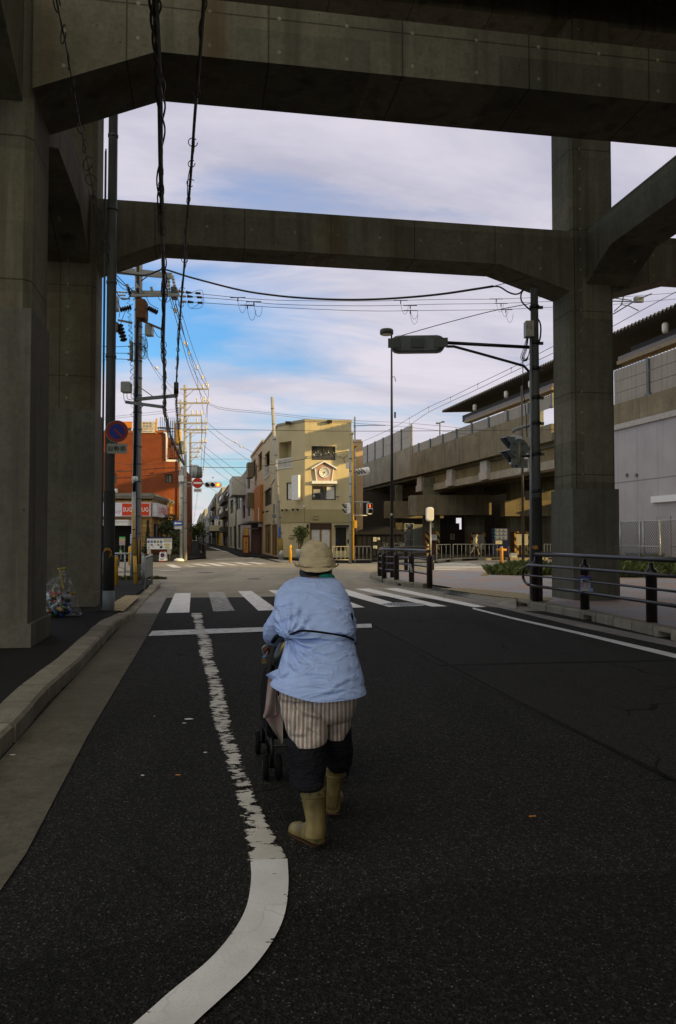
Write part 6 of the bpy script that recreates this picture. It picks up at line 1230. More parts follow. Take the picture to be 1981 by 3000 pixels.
for o in (0, 3, 6, -4): mb.tube(cat([rp(1545 + o * .5, 990), rp(1537 + o, 1025), rp(1530 + o, 1045), rp(1536 + o, 1058), rp(1549, 1040), rp(1556, 1000)], 4), .008, 5)
mb.tube(cat([rp(1535, 848, -.1), rp(1527, 862, -.1), rp(1530, 885), rp(1560, 915), rp(1582, 945), rp(1584, 980), rp(1578, 1010)], 5), .018, 6); mb.tube(cat([rp(1532, 1045), rp(1533, 1140), rp(1540, 1200), rp(1544, 1280)], 4), .01, 5); mb.build('cable', MT['rub'], t)
mb = MB(); mb.tube([rp(1570, 1243), rp(1530, 1252), rp(1505, 1261), rp(1503, 1268)], .035, 8); mb.build('bracket', MT['galv'], t)
# horizontal traffic signal seen from behind
s3 = signal_h(rp(1223, 1012, .1), 162 * Yr / F, 50 * Yr / F, 'big horizontal traffic light seen from behind at the end of the long arm', R(180 - 3), 9, 'traffic_light', 'galvd')
for q in s3.children:
    if q.name.startswith('visor'): q.location.z = -.07
mb = MB()
for x in (-.5, 0, .5): mb.box((x * 1.0, .235, .0), (.28, .03, .2))
mb.build('back_cover', MT['poled'], s3)
# pedestrian light and signs seen from behind at the right
signal_ped(rp(1500, 1318, .2), 84 * Yr / F, 'grey pedestrian light facing left behind the round sign back on the right pole', R(-68))
c = rp(1521, 1313, -.12); rr = 27.5 * Yr / F; t = thing('road_sign', 'round road sign seen from its dull grey back, with plate below', 'sign', c); mb = MB(); mb.lathe(c, [(rr, -.01), (rr, .01)], 32, M.Rotation(R(90), 3, 'X')); mb.build('disc', MT['galvd'], t); mb = MB(); a, b = rp(1498, 1371, -.12), rp(1546, 1345, -.12); mb.box((a + b) / 2, (b.x - a.x, .015, b.z - a.z)); mb.build('plate', plain('plate_back', (.18, .18, .165), .6, .3), t)
mb = MB(); a, b = rp(1522.5, 1296, -.15), rp(1522.5, 1360, -.15); mb.tube([a, b], .03, 8); mb.build('post', plain('post_tan', (.30, .26, .16), .5, .3), t); mb = MB(); mb.tube([rp(1520, 1336, -.14), rp(1560, 1336, -.05)], .03, 6); 
for x, y in ((1507, 1300), (1533, 1300), (1507, 1325), (1533, 1325)): mb.box(rp(x, y, -.14), (.06, .02, .045))
mb.build('bracket', MT['blk'], t); mb = MB(); mb.box(rp(1513, 1365, -.135), (.06, .012, .04)); mb.box(rp(1501, 1364, -.135), (.03, .012, .03)); mb.build('sticker', pn, t)
# dark lamp post
t, p, r_ = pole('street_lamp', 'tall thin dark street lamp with a flat round head on the paved island', 1149, 1692, 965, 12, MT['brown'], .135, .38, None, 'street lamp', 0); Yd = p.y; c = at(1133, 975, Yd); mb = MB(); mb.lathe(c, [(.22, -.06), (.235, -.04), (.235, .09), (.20, .12)], 20); mb.build('lamp_head', plain('lamp_shell', (.05, .05, .04), .5), t); mb = MB(); mb.lathe(c, [(.19, -.075), (.19, -.061)], 16); mb.build('lens', MT['cer'], t); mb = MB(); q = at(1155, 1216, Yd); mb.box(q + V((.03, 0, 0)), (.06, .06, .2)); mb.tube([at(1149, 1104, Yd), at(1156, 1104, Yd), at(1160, 1118, Yd)], .012, 5); mb.build('fitting', MT['galvd'], t); mb = MB(); mb.box(at(1147, 1507, Yd - .09), (.06, .02, .08)); mb.build('sticker', MT['cer'], t)
# second dark post and bus stop
pole('street_lamp', 'dark post rising behind the round sign back, right of the orange bollard', 1533, 1657, 1130, 8, MT['brown'], .14, .7, None, 'street lamp', 0)
pole('post', 'short thick dark post with the small banner on it', 1492, 1662, 1600, 7, MT['brown'], .14, 1, None, 'post', 0)
pole('post', 'short dark post behind the bus stop pole', 1269, 1670, 1625, 6.5, MT['brown'], .135, 1, None, 'post', 0)
t, p, r_ = pole('bus_stop', 'bus stop pole with a rounded white head seen from the side', 1262, 1662, 1520, 4.5, MT['galv'], .135, 1, None, 'bus stop', 0); Yb = p.y; a, b = at(1248, 1527, Yb), at(1270, 1486, Yb); mb = MB(); c = (a + b) / 2; w_, h_ = (b.x - a.x) / 2, (b.z - a.z) / 2
def rr_(w_, h_, k_): return [(sx * (w_ - k_ + k_ * math.cos(q)), sy * (h_ - k_ + k_ * math.sin(q))) for sx, sy, qs in ((1, 1, (0, .5, 1.05, 1.57)), (-1, 1, (1.57, 1.05, .5, 0)), (-1, -1, (0, .5, 1.05, 1.57)), (1, -1, (1.57, 1.05, .5, 0))) for q in qs]
mb.loft([[c + V((x * e, y, z_ * e)) for x, z_ in rr_(w_, h_, .12)] for y, e in ((-.17, .85), (-.12, 1), (.12, 1), (.17, .85))], True, False); mb.build('head', MT['white'], t)
# ---------------------------------------------------------------- brown guard rails
MT['grail'] = plain('rail_brown', (.030, .022, .020), .28, .5, .2, spec=.6)
def gpost(mb, p, h=.86, r_=.085):
    mb.lathe(p, [(r_, -.05), (r_, h - .1), (r_ * 1.12, h - .09), (r_ * 1.12, h - .04), (r_ * .5, h), (r_ * .42, h + .08)], 14)
def guard(P_, top, rails, label, hoop=False, posts=None, topP=None):
    t = thing('guard_rail', label, 'guard rail', P_[0], 'brown pedestrian guard rails')
    for q in (posts or P_): mb = MB(); gpost(mb, q); mb.build('post', MT['grail'], t)
    mb = MB(); mb.tube([q + zz * top for q in (topP or P_)], .042, 10); mb.build('top_rail', MT['grail'], t)
    if hoop:
        n = V((P_[0] - P_[1])).normalized() * .38; o = V((n.y, -n.x, 0)).normalized() * -.12
        for i, z_ in enumerate(rails):
            if i == 1: mb = MB(); mb.tube([q + zz * z_ + o for q in [P_[0] + n * .95] + P_], .02, 8); mb.build('rail', MT['grail'], t)
        a, b = rails[0], rails[-1]; hp = [q + zz * a + o for q in P_[::-1]] + [P_[0] + n * (math.sin(q * .3927)) + o + zz * ((a + b) / 2 + (a - b) / 2 * math.cos(q * .3927)) for q in range(0, 9)] + [q + zz * b + o for q in P_]
        mb = MB(); mb.tube(hp, .03, 10); mb.build('rail', MT['grail'], t)
    else:
        for z_ in rails: mb = MB(); mb.tube([q + zz * z_ for q in (topP or P_)], .026, 8); mb.build('rail', MT['grail'], t)
    return t
P_ = [G(1571, 1763, .14), G(1714, 1787, .14), G(1910, 1825, .14), G(2180, 1880, .14)]
g_ = guard(P_, 1.0, (.77, .55, .34), 'long brown guard rail with three tubes in front of the right concrete column', True)
a, b = at(1697, 1738, P_[1].y - .2), at(1733, 1689, P_[1].y - .2); c = (a + b) / 2; t = thing('paper_notice', 'white notice with blue taped border tied to the long brown rail', 'notice', c); mb = MB(); mb.box(c, (b.x - a.x, .006, b.z - a.z), R(9)); mb.build('border', plain('tape_blue', (.03, .07, .35), .5), t)
mb = MB(); mx = M.Rotation(R(9), 3, 'Z'); mb.box(c + V((0, -.005, .0)), ((b.x - a.x) * .84, .006, (b.z - a.z) * .78), R(9)); o = mb.build('sheet', plain('sheet_white', (.40, .39, .42), .7), t); mb = MB(); xr_ = mx @ V((1, 0, 0)); mb.text('ここの駐輪', c + V((0, -.01, .10)) + mx @ V((0, -.002, 0)), xr_, zz, .055, .24, 1); mb.build('lettering', pn, o); mb = MB(); mb.text('禁止', c + mx @ V((-.02, -.012, -.01)), xr_, zz, .12, .2); mb.box(c + mx @ V((-.08, -.011, .165)), (.13, .004, .025), R(9)); mb.box(c + mx @ V((.09, -.011, .165)), (.12, .004, .025), R(9)); mb.build('print', plain('print_mauve', (.22, .10, .14), .7), o); mb = MB(); mb.box(c + mx @ V((.11, -.011, -.12)), (.07, .004, .12), R(9)); mb.build('picture', psky, o)
# curved island rail
px_ = [(1259, 1716), (1206, 1705), (1162, 1700), (1126, 1696), (1113, 1688), (1138, 1677), (1190, 1671), (1256, 1668)]
P_ = [G(*q, .135) for q in px_]; sm_ = cat(P_, 6)
g_ = guard(P_, .98, (.74, .53, .32), 'curved brown guard rail around the tip of the paved island', False, P_[:7], sm_)
c = (P_[1] + P_[2]) / 2; a, b = at(1197, 1677, P_[1].y - .12), at(1210, 1652, P_[1].y - .12); t = thing('paper_notice', 'curled white and blue notice hanging on the curved island rail', 'notice', (a + b) / 2); mb = MB(); W_ = b.x - a.x; H = b.z - a.z
mb.loft([[V((a.x + k_ * W_ * .4, a.y - .06 * math.sin(k_ * 2.6), b.z - H * k_)), V((b.x - .06 + k_ * W_ * .45, a.y - .06 * math.sin(k_ * 2.6), b.z - H * k_)), V((b.x - .06 + k_ * W_ * .45, a.y + .004 - .06 * math.sin(k_ * 2.6), b.z - H * k_)), V((a.x + k_ * W_ * .4, a.y + .004 - .06 * math.sin(k_ * 2.6), b.z - H * k_))] for k_ in [q / 6 for q in range(7)]], True, False); mb.build('sheet', plain('sheet_white', (.40, .39, .42), .7), t); mb = MB(); mb.box((a.x + W_ * .42, a.y - .03, b.z - H * .16), (W_ * .6, .01, H * .14)); mb.build('print', psky, t)
# chain link fence, equipment box
t = thing('chain_link_fence', 'grey chain link fence with framed gate before the lilac wall', 'fence', rl(42, 1.2)); MT['mesh'] = plain('link_wire', (.10, .11, .12), .5, .3)
o_ = .9; Ya, Yz = 36.5, 47.5; zt_ = 2.35; mb = MB()
for Y in (47.4, 42.35, 41.9, 40.2, 39.9, 38.6, 36.6): mb = MB(); q = rl(Y, o_); mb.cyl(q, q + zz * (zt_ + .05), .05, None, 8); mb.build('post', MT['galv'], t)
mb = MB()
for z_ in (zt_, .2): mb.tube([rl(Ya, o_, z_), rl(Yz, o_, z_)], .03, 6)
mb.tube([rl(38.6, o_, 1.1), rl(42.3, o_, 1.1)], .035, 6); mb.build('rail', MT['galv'], t); mb = MB(); n = 0; sp = .17; hgt = zt_ - .2; Y = Ya - hgt
while Y < Yz:
    for sg_ in (1, -1):
        y0, y1 = (Y, Y + hgt) if sg_ > 0 else (Y + hgt, Y); z0, z1 = .2, zt_
        A_, B_ = [], None
        lo, hi = max(min(y0, y1), Ya), min(max(y0, y1), Yz)
        if hi - lo > .05:
            za = z0 + (lo - y0) / (y1 - y0) * hgt; zb = z0 + (hi - y0) / (y1 - y0) * hgt; mb.tube([rl(lo, o_, za), rl(hi, o_, zb)], .011, 3, False, False)
    Y += sp
mb.build('mesh', MT['mesh'], t)
t = thing('outdoor_unit', 'beige outdoor fan unit behind the chain link fence beside the column', 'air conditioner', rl(45, .3, .3)); mb = MB(); slabx(mb, 43.6, 46.8, .05, .6, .35, 1.45); mb.build('casing', plain('unit_beige', (.36, .34, .30), .6), t); mb = MB()
for i in range(9): slabx(mb, 45.2, 46.6, .602, .62, .45 + i * .11, .5 + i * .11)
mb.build('grille', MT['galvd'], t); mb = MB(); slabx(mb, 43.8, 46.6, .1, .5, .1, .349); mb.build('base', MT['conc_low'], t)
t = thing('storage_box', 'low pale storage chest behind the fence gate', 'chest', rl(41, .3, .1)); mb = MB(); slabx(mb, 39.6, 41.9, .1, .6, .1, .72); mb.build('body', plain('chest', (.20, .21, .22), .6), t); mb = MB(); slabx(mb, 39.5, 42, .05, .65, .721, .8); mb.build('lid', plain('chest_lid', (.33, .33, .34), .6), t)
# ---------------------------------------------------------------- overhead cables and wires
def ringpts(c, r_, t_, n=12, a0=0., a1=6.0):
    t_ = t_.normalized(); x = t_.cross(V((0, 0, 1))).normalized(); y = x.cross(t_) ; y = V((0, 0, 1))
    return [c + x * math.cos(a0 + (a1 - a0) * i / n) * r_ + y * math.sin(a0 + (a1 - a0) * i / n) * r_ for i in range(n + 1)]
def along(P_, step):
    out = []; acc = 0
    for a, b in zip(P_, P_[1:]):
        L = (b - a).length
        while acc < L: out.append((a.lerp(b, acc / L), b - a)); acc += step
        acc -= L
    return out
def bundle(name, label, pts_, r_, nst, ringr, ringstep, t0=0):
    P_ = cat(pts_, 10); t = thing(name, label, 'cable', P_[0], 'cable bundles under the beams'); mb = MB(); mb.tube(P_, r_, 8); mb.build('cable', MT['rub'], t)
    for s_ in range(nst):
        mb = MB(); Q = []
        for i, p in enumerate(P_): a = i * .55 + s_ * 2.1; Q.append(p + V((math.cos(a), 0, math.sin(a))) * (r_ * 1.15) + V((math.sin(i * .21 + s_) * r_ * .8, 0, 0)))
        mb.tube(Q, r_ * .38, 6); mb.build('strand', MT['rub'], t)
    L = sum((b - a).length for a, b in zip(P_, P_[1:]))
    for i, (c, d_) in enumerate(along(P_, ringstep)):
        if i < t0: continue
        mb = MB(); mb.tube(ringpts(c + V((U(-.3, .3) * r_, 0, -ringr * .1)), ringr * U(.8, 1.1), d_ + V((U(-.5, .5), 0, 0)), 12, U(-1, 1), 6.28 + U(-1.5, .3)), .007, 5, False); mb.build('ring', MT['rub'], t)
    return t
Zc = lambda px, py, z_: G(px, py, z_)
bundle('cable_bundle', 'thick black cable bundle hanging from top left, the left of the two', [Zc(452, -120, 7.1), Zc(455, 0, 7.12), Zc(463, 150, 7.15), Zc(469, 300, 7.15), Zc(471, 480, 7.12), Zc(475, 620, 7.08), Zc(478, 760, 6.95), Zc(481, 880, 6.62), Zc(479, 1000, 6.2), Zc(481, 1080, 5.95), Zc(483, 1190, 5.6), at(489, 1230, 29), at(512, 1310, 42), at(545, 1374, 55.5)], .036, 3, .075, .85, 6)
bundle('cable_bundle', 'thinner black cable with spiral rings, the right of the two', [Zc(600, -120, 7.1), Zc(597, 0, 7.12), Zc(590, 110, 7.15), Zc(581, 230, 7.15), Zc(571, 340, 7.15), Zc(559, 515, 7.1), Zc(547, 660, 7.05), Zc(540, 780, 6.9), Zc(530, 900, 6.55), Zc(521, 1040, 6.1), Zc(517, 1140, 5.75), at(519, 1200, 27), at(526, 1290, 38), at(534, 1340, 46), at(545, 1376, 55.4)], .021, 1, .06, .62, 4)
mb = MB(); c = Zc(516.5, 1138, 5.8); mb.cyl(c + V((0, 0, -.17)), c + V((0, 0, .17)), .07, None, 10); tag(mb.build('cable_joint', MT['rub']), 'black cylindrical cable joint at the end of the thinner ringed cable', 'cable joint')
bundle('cable_bundle', 'faint thin spiral cable drooping in front of the left columns', [Zc(158, -90, 6.9), Zc(165, 0, 6.9), Zc(187, 100, 6.9), Zc(205, 200, 6.9), Zc(228, 330, 6.9), Zc(262, 500, 6.88), Zc(292, 660, 6.8), Zc(318, 760, 6.7)], .007, 1, .09, .5)
def wire(par, pts_, r_, m='wire', n=8, nm='wire', col=None):
    mb = MB(); mb.tube(cat(pts_, n), r_, 5); return mb.build(nm, MT[m], par)
def span(P_, Ya, Yb):
    x0, x1 = P_[0][0], P_[-1][0]; return [at(x, y, Ya + (Yb - Ya) * (x - x0) / (x1 - x0)) for x, y in P_]
t = thing('power_cable', 'heavy black cable sagging across the junction between left utility pole and right signal pole', 'cable', pp(485, 790)); wire(t, span([(322, 794), (420, 806), (462, 794), (485, 790), (560, 813), (700, 849), (800, 865), (900, 874), (1000, 878), (1100, 877), (1200, 871), (1300, 861), (1400, 846), (1445, 839)], 24.8, 17.6), .028, 'rub'); wire(t, span([(1445, 839), (1465, 841), (1490, 856), (1510, 862), (1524, 858), (1536, 845)], 17.6, 17.), .018, 'rub'); wire(t, span([(1445, 839), (1500, 825), (1560, 810)], 17.6, 17.), .008, 'rub')
for P_ in ([(322, 794), (355, 830), (382, 845), (400, 865), (390, 880)], [(335, 800), (370, 836), (384, 858)], [(318, 805), (350, 870), (372, 876), (386, 860)]): wire(t, [pp(x, y, -.35) for x, y in P_], .014, 'rub')
t = thing('power_line', 'three thin high voltage lines with clip droppers across the junction', 'power line', pp(545, 860))
HV = [[(540, 856), (700, 872), (830, 880), (1080, 882), (1300, 877), (1460, 876), (1640, 868)], [(545, 868), (700, 880), (830, 892), (1080, 896), (1300, 891), (1460, 889), (1640, 882)], [(546, 884), (700, 894), (840, 902), (1080, 911), (1300, 909), (1460, 907), (1640, 899)]]
for P_ in HV: wire(t, span(P_, 25, 31), .009)
for i, (x, ys) in enumerate(((697, (872, 880, 894)), (730, (879, 884, 897)), (1174, (880, 894, 910)), (1188, (881, 895, 910)), (1454, (876, 889, 907)))):
    for j, y in enumerate(ys):
        if (i + j) % 2 and i < 4: continue
        c = at(x + j * 14, y, 25 + 6 * (x - 546) / 1094); mb = MB(); mb.tube([c + V((-.25, 0, .0)), c + V((.25, 0, 0))], .017, 5); mb.tube([c, c + V((0, 0, -.12))], .02, 5); mb.tube(cat([c + V((0, 0, -.1)), c + V((.05, 0, -.35)), c + V((.14, 0, -.5)), c + V((.24, 0, -.4)), c + V((.28, 0, -.15))], 4), .006, 4); mb.build('clip', MT['wire'], t)
for x, y in ((545, 856), (549, 868), (551, 884)): c = pp(x, y, -.2); mb = MB(); mb.tube([c, c + V((.18, 0, -.02))], [.05, .03], 8); mb.tube([c + V((.32, 0, -.03)), c + V((.48, 0, -.04))], .04, 8); mb.build('dead_end_clamp', MT['rub'], t)
for P_ in ([(548, 862), (590, 850), (592, 880), (560, 903), (548, 886)], [(550, 870), (594, 872), (590, 900), (560, 905)], [(520, 862), (510, 905), (500, 898)]): wire(t, [pp(x, y, -.2) for x, y in P_], .007)
# street wires
t = thing('street_wires', 'loose tangle of thin wires along the row of poles on the left', 'wires', pp(510, 850))
for P_, Ya, Yb, r_ in (([(496, 850), (525, 940), (556, 1030), (585, 1095), (605, 1133)], 25.7, 56, .014), ([(512, 842), (540, 940), (562, 1010), (590, 1085), (612, 1133)], 25.7, 56, .012), ([(490, 845), (520, 950), (550, 1060), (575, 1125), (600, 1178)], 25.7, 56, .014), ([(505, 850), (535, 960), (560, 1065), (590, 1130), (613, 1175)], 25.7, 56, .012), ([(515, 890), (545, 1000), (575, 1100), (598, 1215)], 25.7, 56, .012), ([(612, 1136), (611, 1150), (605, 1262)], 56, 80, .016), ([(608, 1179), (604, 1215), (600, 1296)], 56, 80, .016), ([(590, 1215), (592, 1260), (588, 1314)], 56, 80, .016),
                       ([(604, 1266), (601, 1310), (597, 1375)], 80, 120, .02), ([(602, 1296), (598, 1330), (594, 1391)], 80, 120, .02), ([(592, 1314), (590, 1350), (588, 1390)], 80, 120, .02), ([(596, 1376), (580, 1430), (566, 1540)], 120, 400, .03), ([(594, 1391), (578, 1460), (566, 1550)], 120, 400, .03),
                       ([(612, 1182), (660, 1196), (780, 1208), (930, 1224), (1040, 1231)], 56, 66, .012), ([(612, 1186), (660, 1201), (780, 1213), (930, 1230), (1040, 1238)], 56, 66, .012), ([(605, 1236), (660, 1280), (740, 1325), (805, 1356)], 56, 60, .012), ([(600, 1250), (660, 1300), (740, 1355), (805, 1390)], 56, 60, .012), ([(590, 1300), (640, 1340), (720, 1400), (780, 1440)], 80, 74, .016), ([(585, 1312), (640, 1360), (700, 1410), (760, 1450)], 80, 74, .016), ([(578, 1330), (640, 1385), (690, 1420)], 80, 95, .016),
                       ([(570, 1395), (620, 1432), (660, 1452), (691, 1462)], 120, 95, .02), ([(691, 1465), (715, 1500), (740, 1492)], 95, 80, .02), ([(691, 1470), (660, 1500), (620, 1520), (580, 1560)], 95, 180, .03), ([(691, 1464), (712, 1470), (740, 1460), (780, 1440), (806, 1402)], 95, 62, .025), ([(614, 1504), (640, 1492), (691, 1466)], 180, 95, .02),
                       ([(330, 1383), (400, 1378), (470, 1372), (540, 1370)], 55, 56, .03), ([(330, 1402), (400, 1397), (470, 1388), (540, 1378)], 55, 56, .025), ([(335, 1355), (390, 1362), (470, 1358), (530, 1350)], 50, 56, .012), ([(300, 1224), (380, 1215), (470, 1205), (525, 1196)], 50, 56, .01), ([(300, 1230), (380, 1221), (470, 1212), (525, 1203)], 50, 56, .01), ([(412, 985), (450, 1080), (500, 1150), (526, 1180)], 26, 56, .009), ([(410, 1010), (440, 1060), (500, 1130), (543, 1160)], 26, 56, .009)):
    wire(t, span([(x + (0.001 * i), y) for i, (x, y) in enumerate(P_)], Ya, Yb) if P_[0][0] != P_[-1][0] else [at(x, y, Ya + (Yb - Ya) * i / (len(P_) - 1)) for i, (x, y) in enumerate(P_)], r_)
for px, py, Y in ((459, 1078, 40), (480, 1125, 46), (690, 1295, 57.5), (705, 1308, 58), (624, 1399, 80)): mb = MB(); mb.ball(at(px, py, Y), .09, 8); mb.build('marker_ball', MT['cer'], t)
for px, py, Y in ((511, 908, 32), (514, 912, 32), (540, 1004, 44), (545, 1010, 44), (553, 1035, 47), (576, 1078, 51), (592, 1106, 54), (603, 1125, 55.5), (608, 1132, 55.7), (598, 1168, 55.7), (606, 1176, 55.7), (590, 1212, 55.7), (603, 1255, 78), (600, 1290, 79), (597, 1372, 118), (590, 1290, 79)): insul(at(px, py + 5, Y), at(px + 3, py - 6, Y), .09 if Y > 50 else .07, 'cer', 2)
for q in list(bpy.data.objects):
    pass
t = thing('junction_wires', 'thin dark wires strung straight across the junction in front of the tan building', 'wires', at(700, 1256, 46))
for P_, Ya, Yb, r_ in (([(470, 1256), (700, 1259), (1000, 1263), (1300, 1262), (1625, 1259)], 50, 40, .014), ([(535, 1366), (650, 1370), (760, 1366), (880, 1347), (960, 1332), (1020, 1322)], 56, 50, .02), ([(985, 1331), (1000, 1341), (1008, 1341), (1018, 1334)], 50, 50, .02), ([(1008, 1342), (1009, 1352), (1018, 1362)], 50, 50, .02), ([(560, 1345), (700, 1345), (800, 1344)], 70, 66, .012), ([(1170, 985), (1300, 948), (1440, 912), (1560, 888)], 17.3, 17.05, .009), ([(1040, 1232), (1200, 1240), (1400, 1258), (1500, 1262)], 66, 60, .012), ([(1040, 1240), (1200, 1252), (1400, 1275), (1560, 1290)], 66, 60, .012), ([(1035, 1248), (1080, 1246), (1130, 1246)], 66, 66, .03)): wire(t, span(P_, Ya, Yb), r_)
# railway catenary above the viaduct
t = thing('catenary', 'railway overhead line with droppers climbing to the right above the viaduct', 'overhead line', rl(80, -3, 14))
cp = lambda px, py: hit(px, py, rl(60, -3.), N1)
U1 = [(1048, 1302), (1130, 1262), (1207, 1223), (1310, 1160), (1420, 1092), (1500, 1044), (1625, 968), (1800, 902), (1870, 860), (1960, 806)]; U2 = [(1048, 1325), (1130, 1287), (1207, 1247), (1310, 1188), (1420, 1118), (1500, 1072), (1625, 995), (1800, 946), (1900, 893), (1981, 850)]
U1 = [(1048, 1300), (1142, 1258), (1200, 1225), (1256, 1193), (1320, 1164), (1400, 1125), (1498, 1078), (1620, 1015)]; U2 = [(1048, 1330), (1142, 1282), (1200, 1245), (1256, 1208), (1320, 1177), (1400, 1140), (1498, 1092), (1620, 1035)]
for P_ in (U1, U2): wire(t, [cp(*q) for q in P_], .022)
for a, b in zip(U1[1:7], U2[1:7]): mb = MB(); mb.tube([cp(*a), cp(*b)], .012, 5); mb.ball(cp(*a), .07, 6); mb.build('dropper', MT['wire'], t)
wire(t, [cp(1785, 962), cp(1870, 915), cp(1981, 855)], .02); wire(t, [cp(1640, 1045), cp(1700, 1010), cp(1785, 962)], .02)
mb = MB(); mb.tube([cp(1750, 868), cp(1797, 873), cp(1850, 880)], .035, 6); mb.tube([cp(1750, 892), cp(1797, 882), cp(1885, 885)], .04, 6); mb.tube([cp(1830, 838), cp(1826, 875), cp(1820, 895)], .04, 6); mb.tube([cp(1797, 920), cp(1860, 882), cp(1910, 860)], .035, 6); mb.tube([cp(1824, 893), cp(1842, 896), cp(1871, 910)], .03, 6); mb.tube([cp(1800, 912), cp(1820, 893)], .03, 6); mb.box(cp(1871, 878), (.5, .3, .3)); mb.build('cantilever', MT['galvd'], t)
wire(t, [cp(1797, 872), cp(1900, 864), cp(1981, 858)], .012); wire(t, [cp(1797, 892), cp(1981, 876)], .012)
Yq = 90; c = at(1289, 1250, Yq); mb = MB(); mb.tube([at(1289, 1282, Yq), at(1289, 1238, Yq)], .07, 6); mb.tube([at(1281, 1240, Yq), at(1297, 1237, Yq)], .05, 6); mb.box(at(1282, 1240, Yq), (.35, .3, .15)); mb.box(at(1298, 1236, Yq), (.35, .3, .15)); mb.tube([at(1281, 1278, Yq), at(1297, 1278, Yq)], .05, 6); t2 = thing('floodlight_mast', 'small twin headed lamp mast on top of the station viaduct', 'lamp', at(1289, 1282, Yq)); mb.build('mast', MT['galvd'], t2)
# ---------------------------------------------------------------- the stooped walker
from mathutils import noise
def fabric(name, c, var=.1, wr=.5, sc_=14, rough=.85):
    t = NT(name); n = t.noise(sc_, st=(1, 1, 2.2), detail=5); f = t.noise(420, detail=1)
    rd = t.math('POWER', t.math('SUBTRACT', 1., t.math('ABSOLUTE', t.math('SUBTRACT', t.math('MULTIPLY', t.noise(sc_ * .55, st=(1, 1, 2.8), detail=3, d=.6), 2), 1.))), 5.)
    t.bump(t.math('ADD', t.math('MULTIPLY', n, .6), rd), wr, .016)
    return t.fin(t.mix(t.ramp(f, .3, .7, 0, .18), t.mix(t.ramp(n, .3, .7), sc(c, 1 - var), sc(c, 1 + var)), sc(c, .6)), rough, 0, .1)
def stripes():
    t = NT('striped_cotton'); x = t.xyz(); u = t.math('ADD', t.math('MULTIPLY', x[0], 1), t.math('MULTIPLY', t.noise(4), .02)); f = lambda k_, o, w_: t.math('LESS_THAN', t.math('FRACT', t.math('ADD', t.math('MULTIPLY', u, k_), o + 20)), w_)
    c = t.mix(f(50, 0, .42), (.70, .62, .58), (.36, .32, .24)); c = t.mix(f(50, .6, .12), c, (.11, .11, .15)); c = t.mix(f(25, .38, .06), c, (.50, .15, .11)); c = t.mix(f(25, .86, .08), c, (.60, .40, .36))
    n = t.noise(16, st=(1, 1, 1.6), detail=4); t.bump(n, .6, .012); return t.fin(t.mix(t.ramp(n, .3, .75, .35, 0), c, sc((.2, .18, .15), .5)), .85, 0, .1)
pe = thing('person', 'stooped person in blue shirt, striped shorts, tan hat and rubber boots pushing a walker', 'person', (G(930, 2470).x, 4.0, 0))
SH = fabric('shirt_blue', (.40, .52, .88), .07, .5, 8); ST = stripes(); BKF = fabric('trouser_black', (.012, .012, .016), .3, .6, 12); HAT = fabric('hat_khaki', (.45, .37, .235), .10, .3, 14); bt_ = NT('boot_rubber'); bn = bt_.noise(1, st=(28, 28, 3), detail=4); bm = bt_.noise(7, detail=5); bt_.bump(bn, .35, .006); BOOT = bt_.fin(bt_.mix(bt_.ramp(bm, .38, .66), bt_.mix(bt_.ramp(bn, .35, .7), (.31, .24, .105), (.19, .14, .052)), (.10, .072, .024)), .42, 0, .4)
SKIN = plain('skin', (.32, .19, .12), .55, 0, .1); HAIR = plain('hair_dark', (.016, .013, .011), .5, 0, .2, 60)
def lvl(py, xl, xr, Y, ry, n=64, p=2.3):
    a, b = at(xl, py, Y), at(xr, py, Y); c = (a + b) / 2; rx = (b.x - a.x) / 2; out = []
    for i in range(n):
        q = 2 * math.pi * i / n; cq, sq = math.cos(q), math.sin(q); out.append(V((c.x + rx * math.copysign(abs(cq) ** (2 / p), cq), c.y + ry * math.copysign(abs(sq) ** (2 / p), sq), c.z)))
    return out
def smooth_levels(L, k_):
    P_ = [V(l[:3]) for l in L]; Q = [V((l[3], l[4], 0)) for l in L]; A, B = cat(P_, k_), cat(Q, k_); return [(a.x, a.y, a.z, b.x, b.y) for a, b in zip(A, B)]
def fold(p, amp, sx=5., sz=16., sh=4.):
    return noise.noise(V((p.x * sx, p.y * 3, p.z * sz + p.x * sh))) * amp + noise.noise(V((p.x * sx * 2.3 + 9, p.y * 5, p.z * sz * 1.9 - p.x * sh))) * amp * .5
def cloth_loft(mb, L, k_, amp, n=64, cap=(True, True), edit=None, **kw):
    rings = []
    for l in smooth_levels(L, k_):
        r_ = lvl(*l, n); c = sum(r_, V((0, 0, 0))) / n; rr_ = []
        for p in r_:
            d_ = (p - c); d_.z = 0; d_.normalize(); q = p + d_ * fold(p, amp, **kw); rr_.append(edit(q) if edit else q)
        rings.append(rr_)
    I = [mb.pts(r_) for r_ in rings]
    for A, B in zip(I, I[1:]):
        for j in range(n): mb.face((A[j], A[(j + 1) % n], B[(j + 1) % n], B[j]), True)
    if cap[0]: mb.face(I[0])
    if cap[1]: mb.face(I[-1])
    return rings
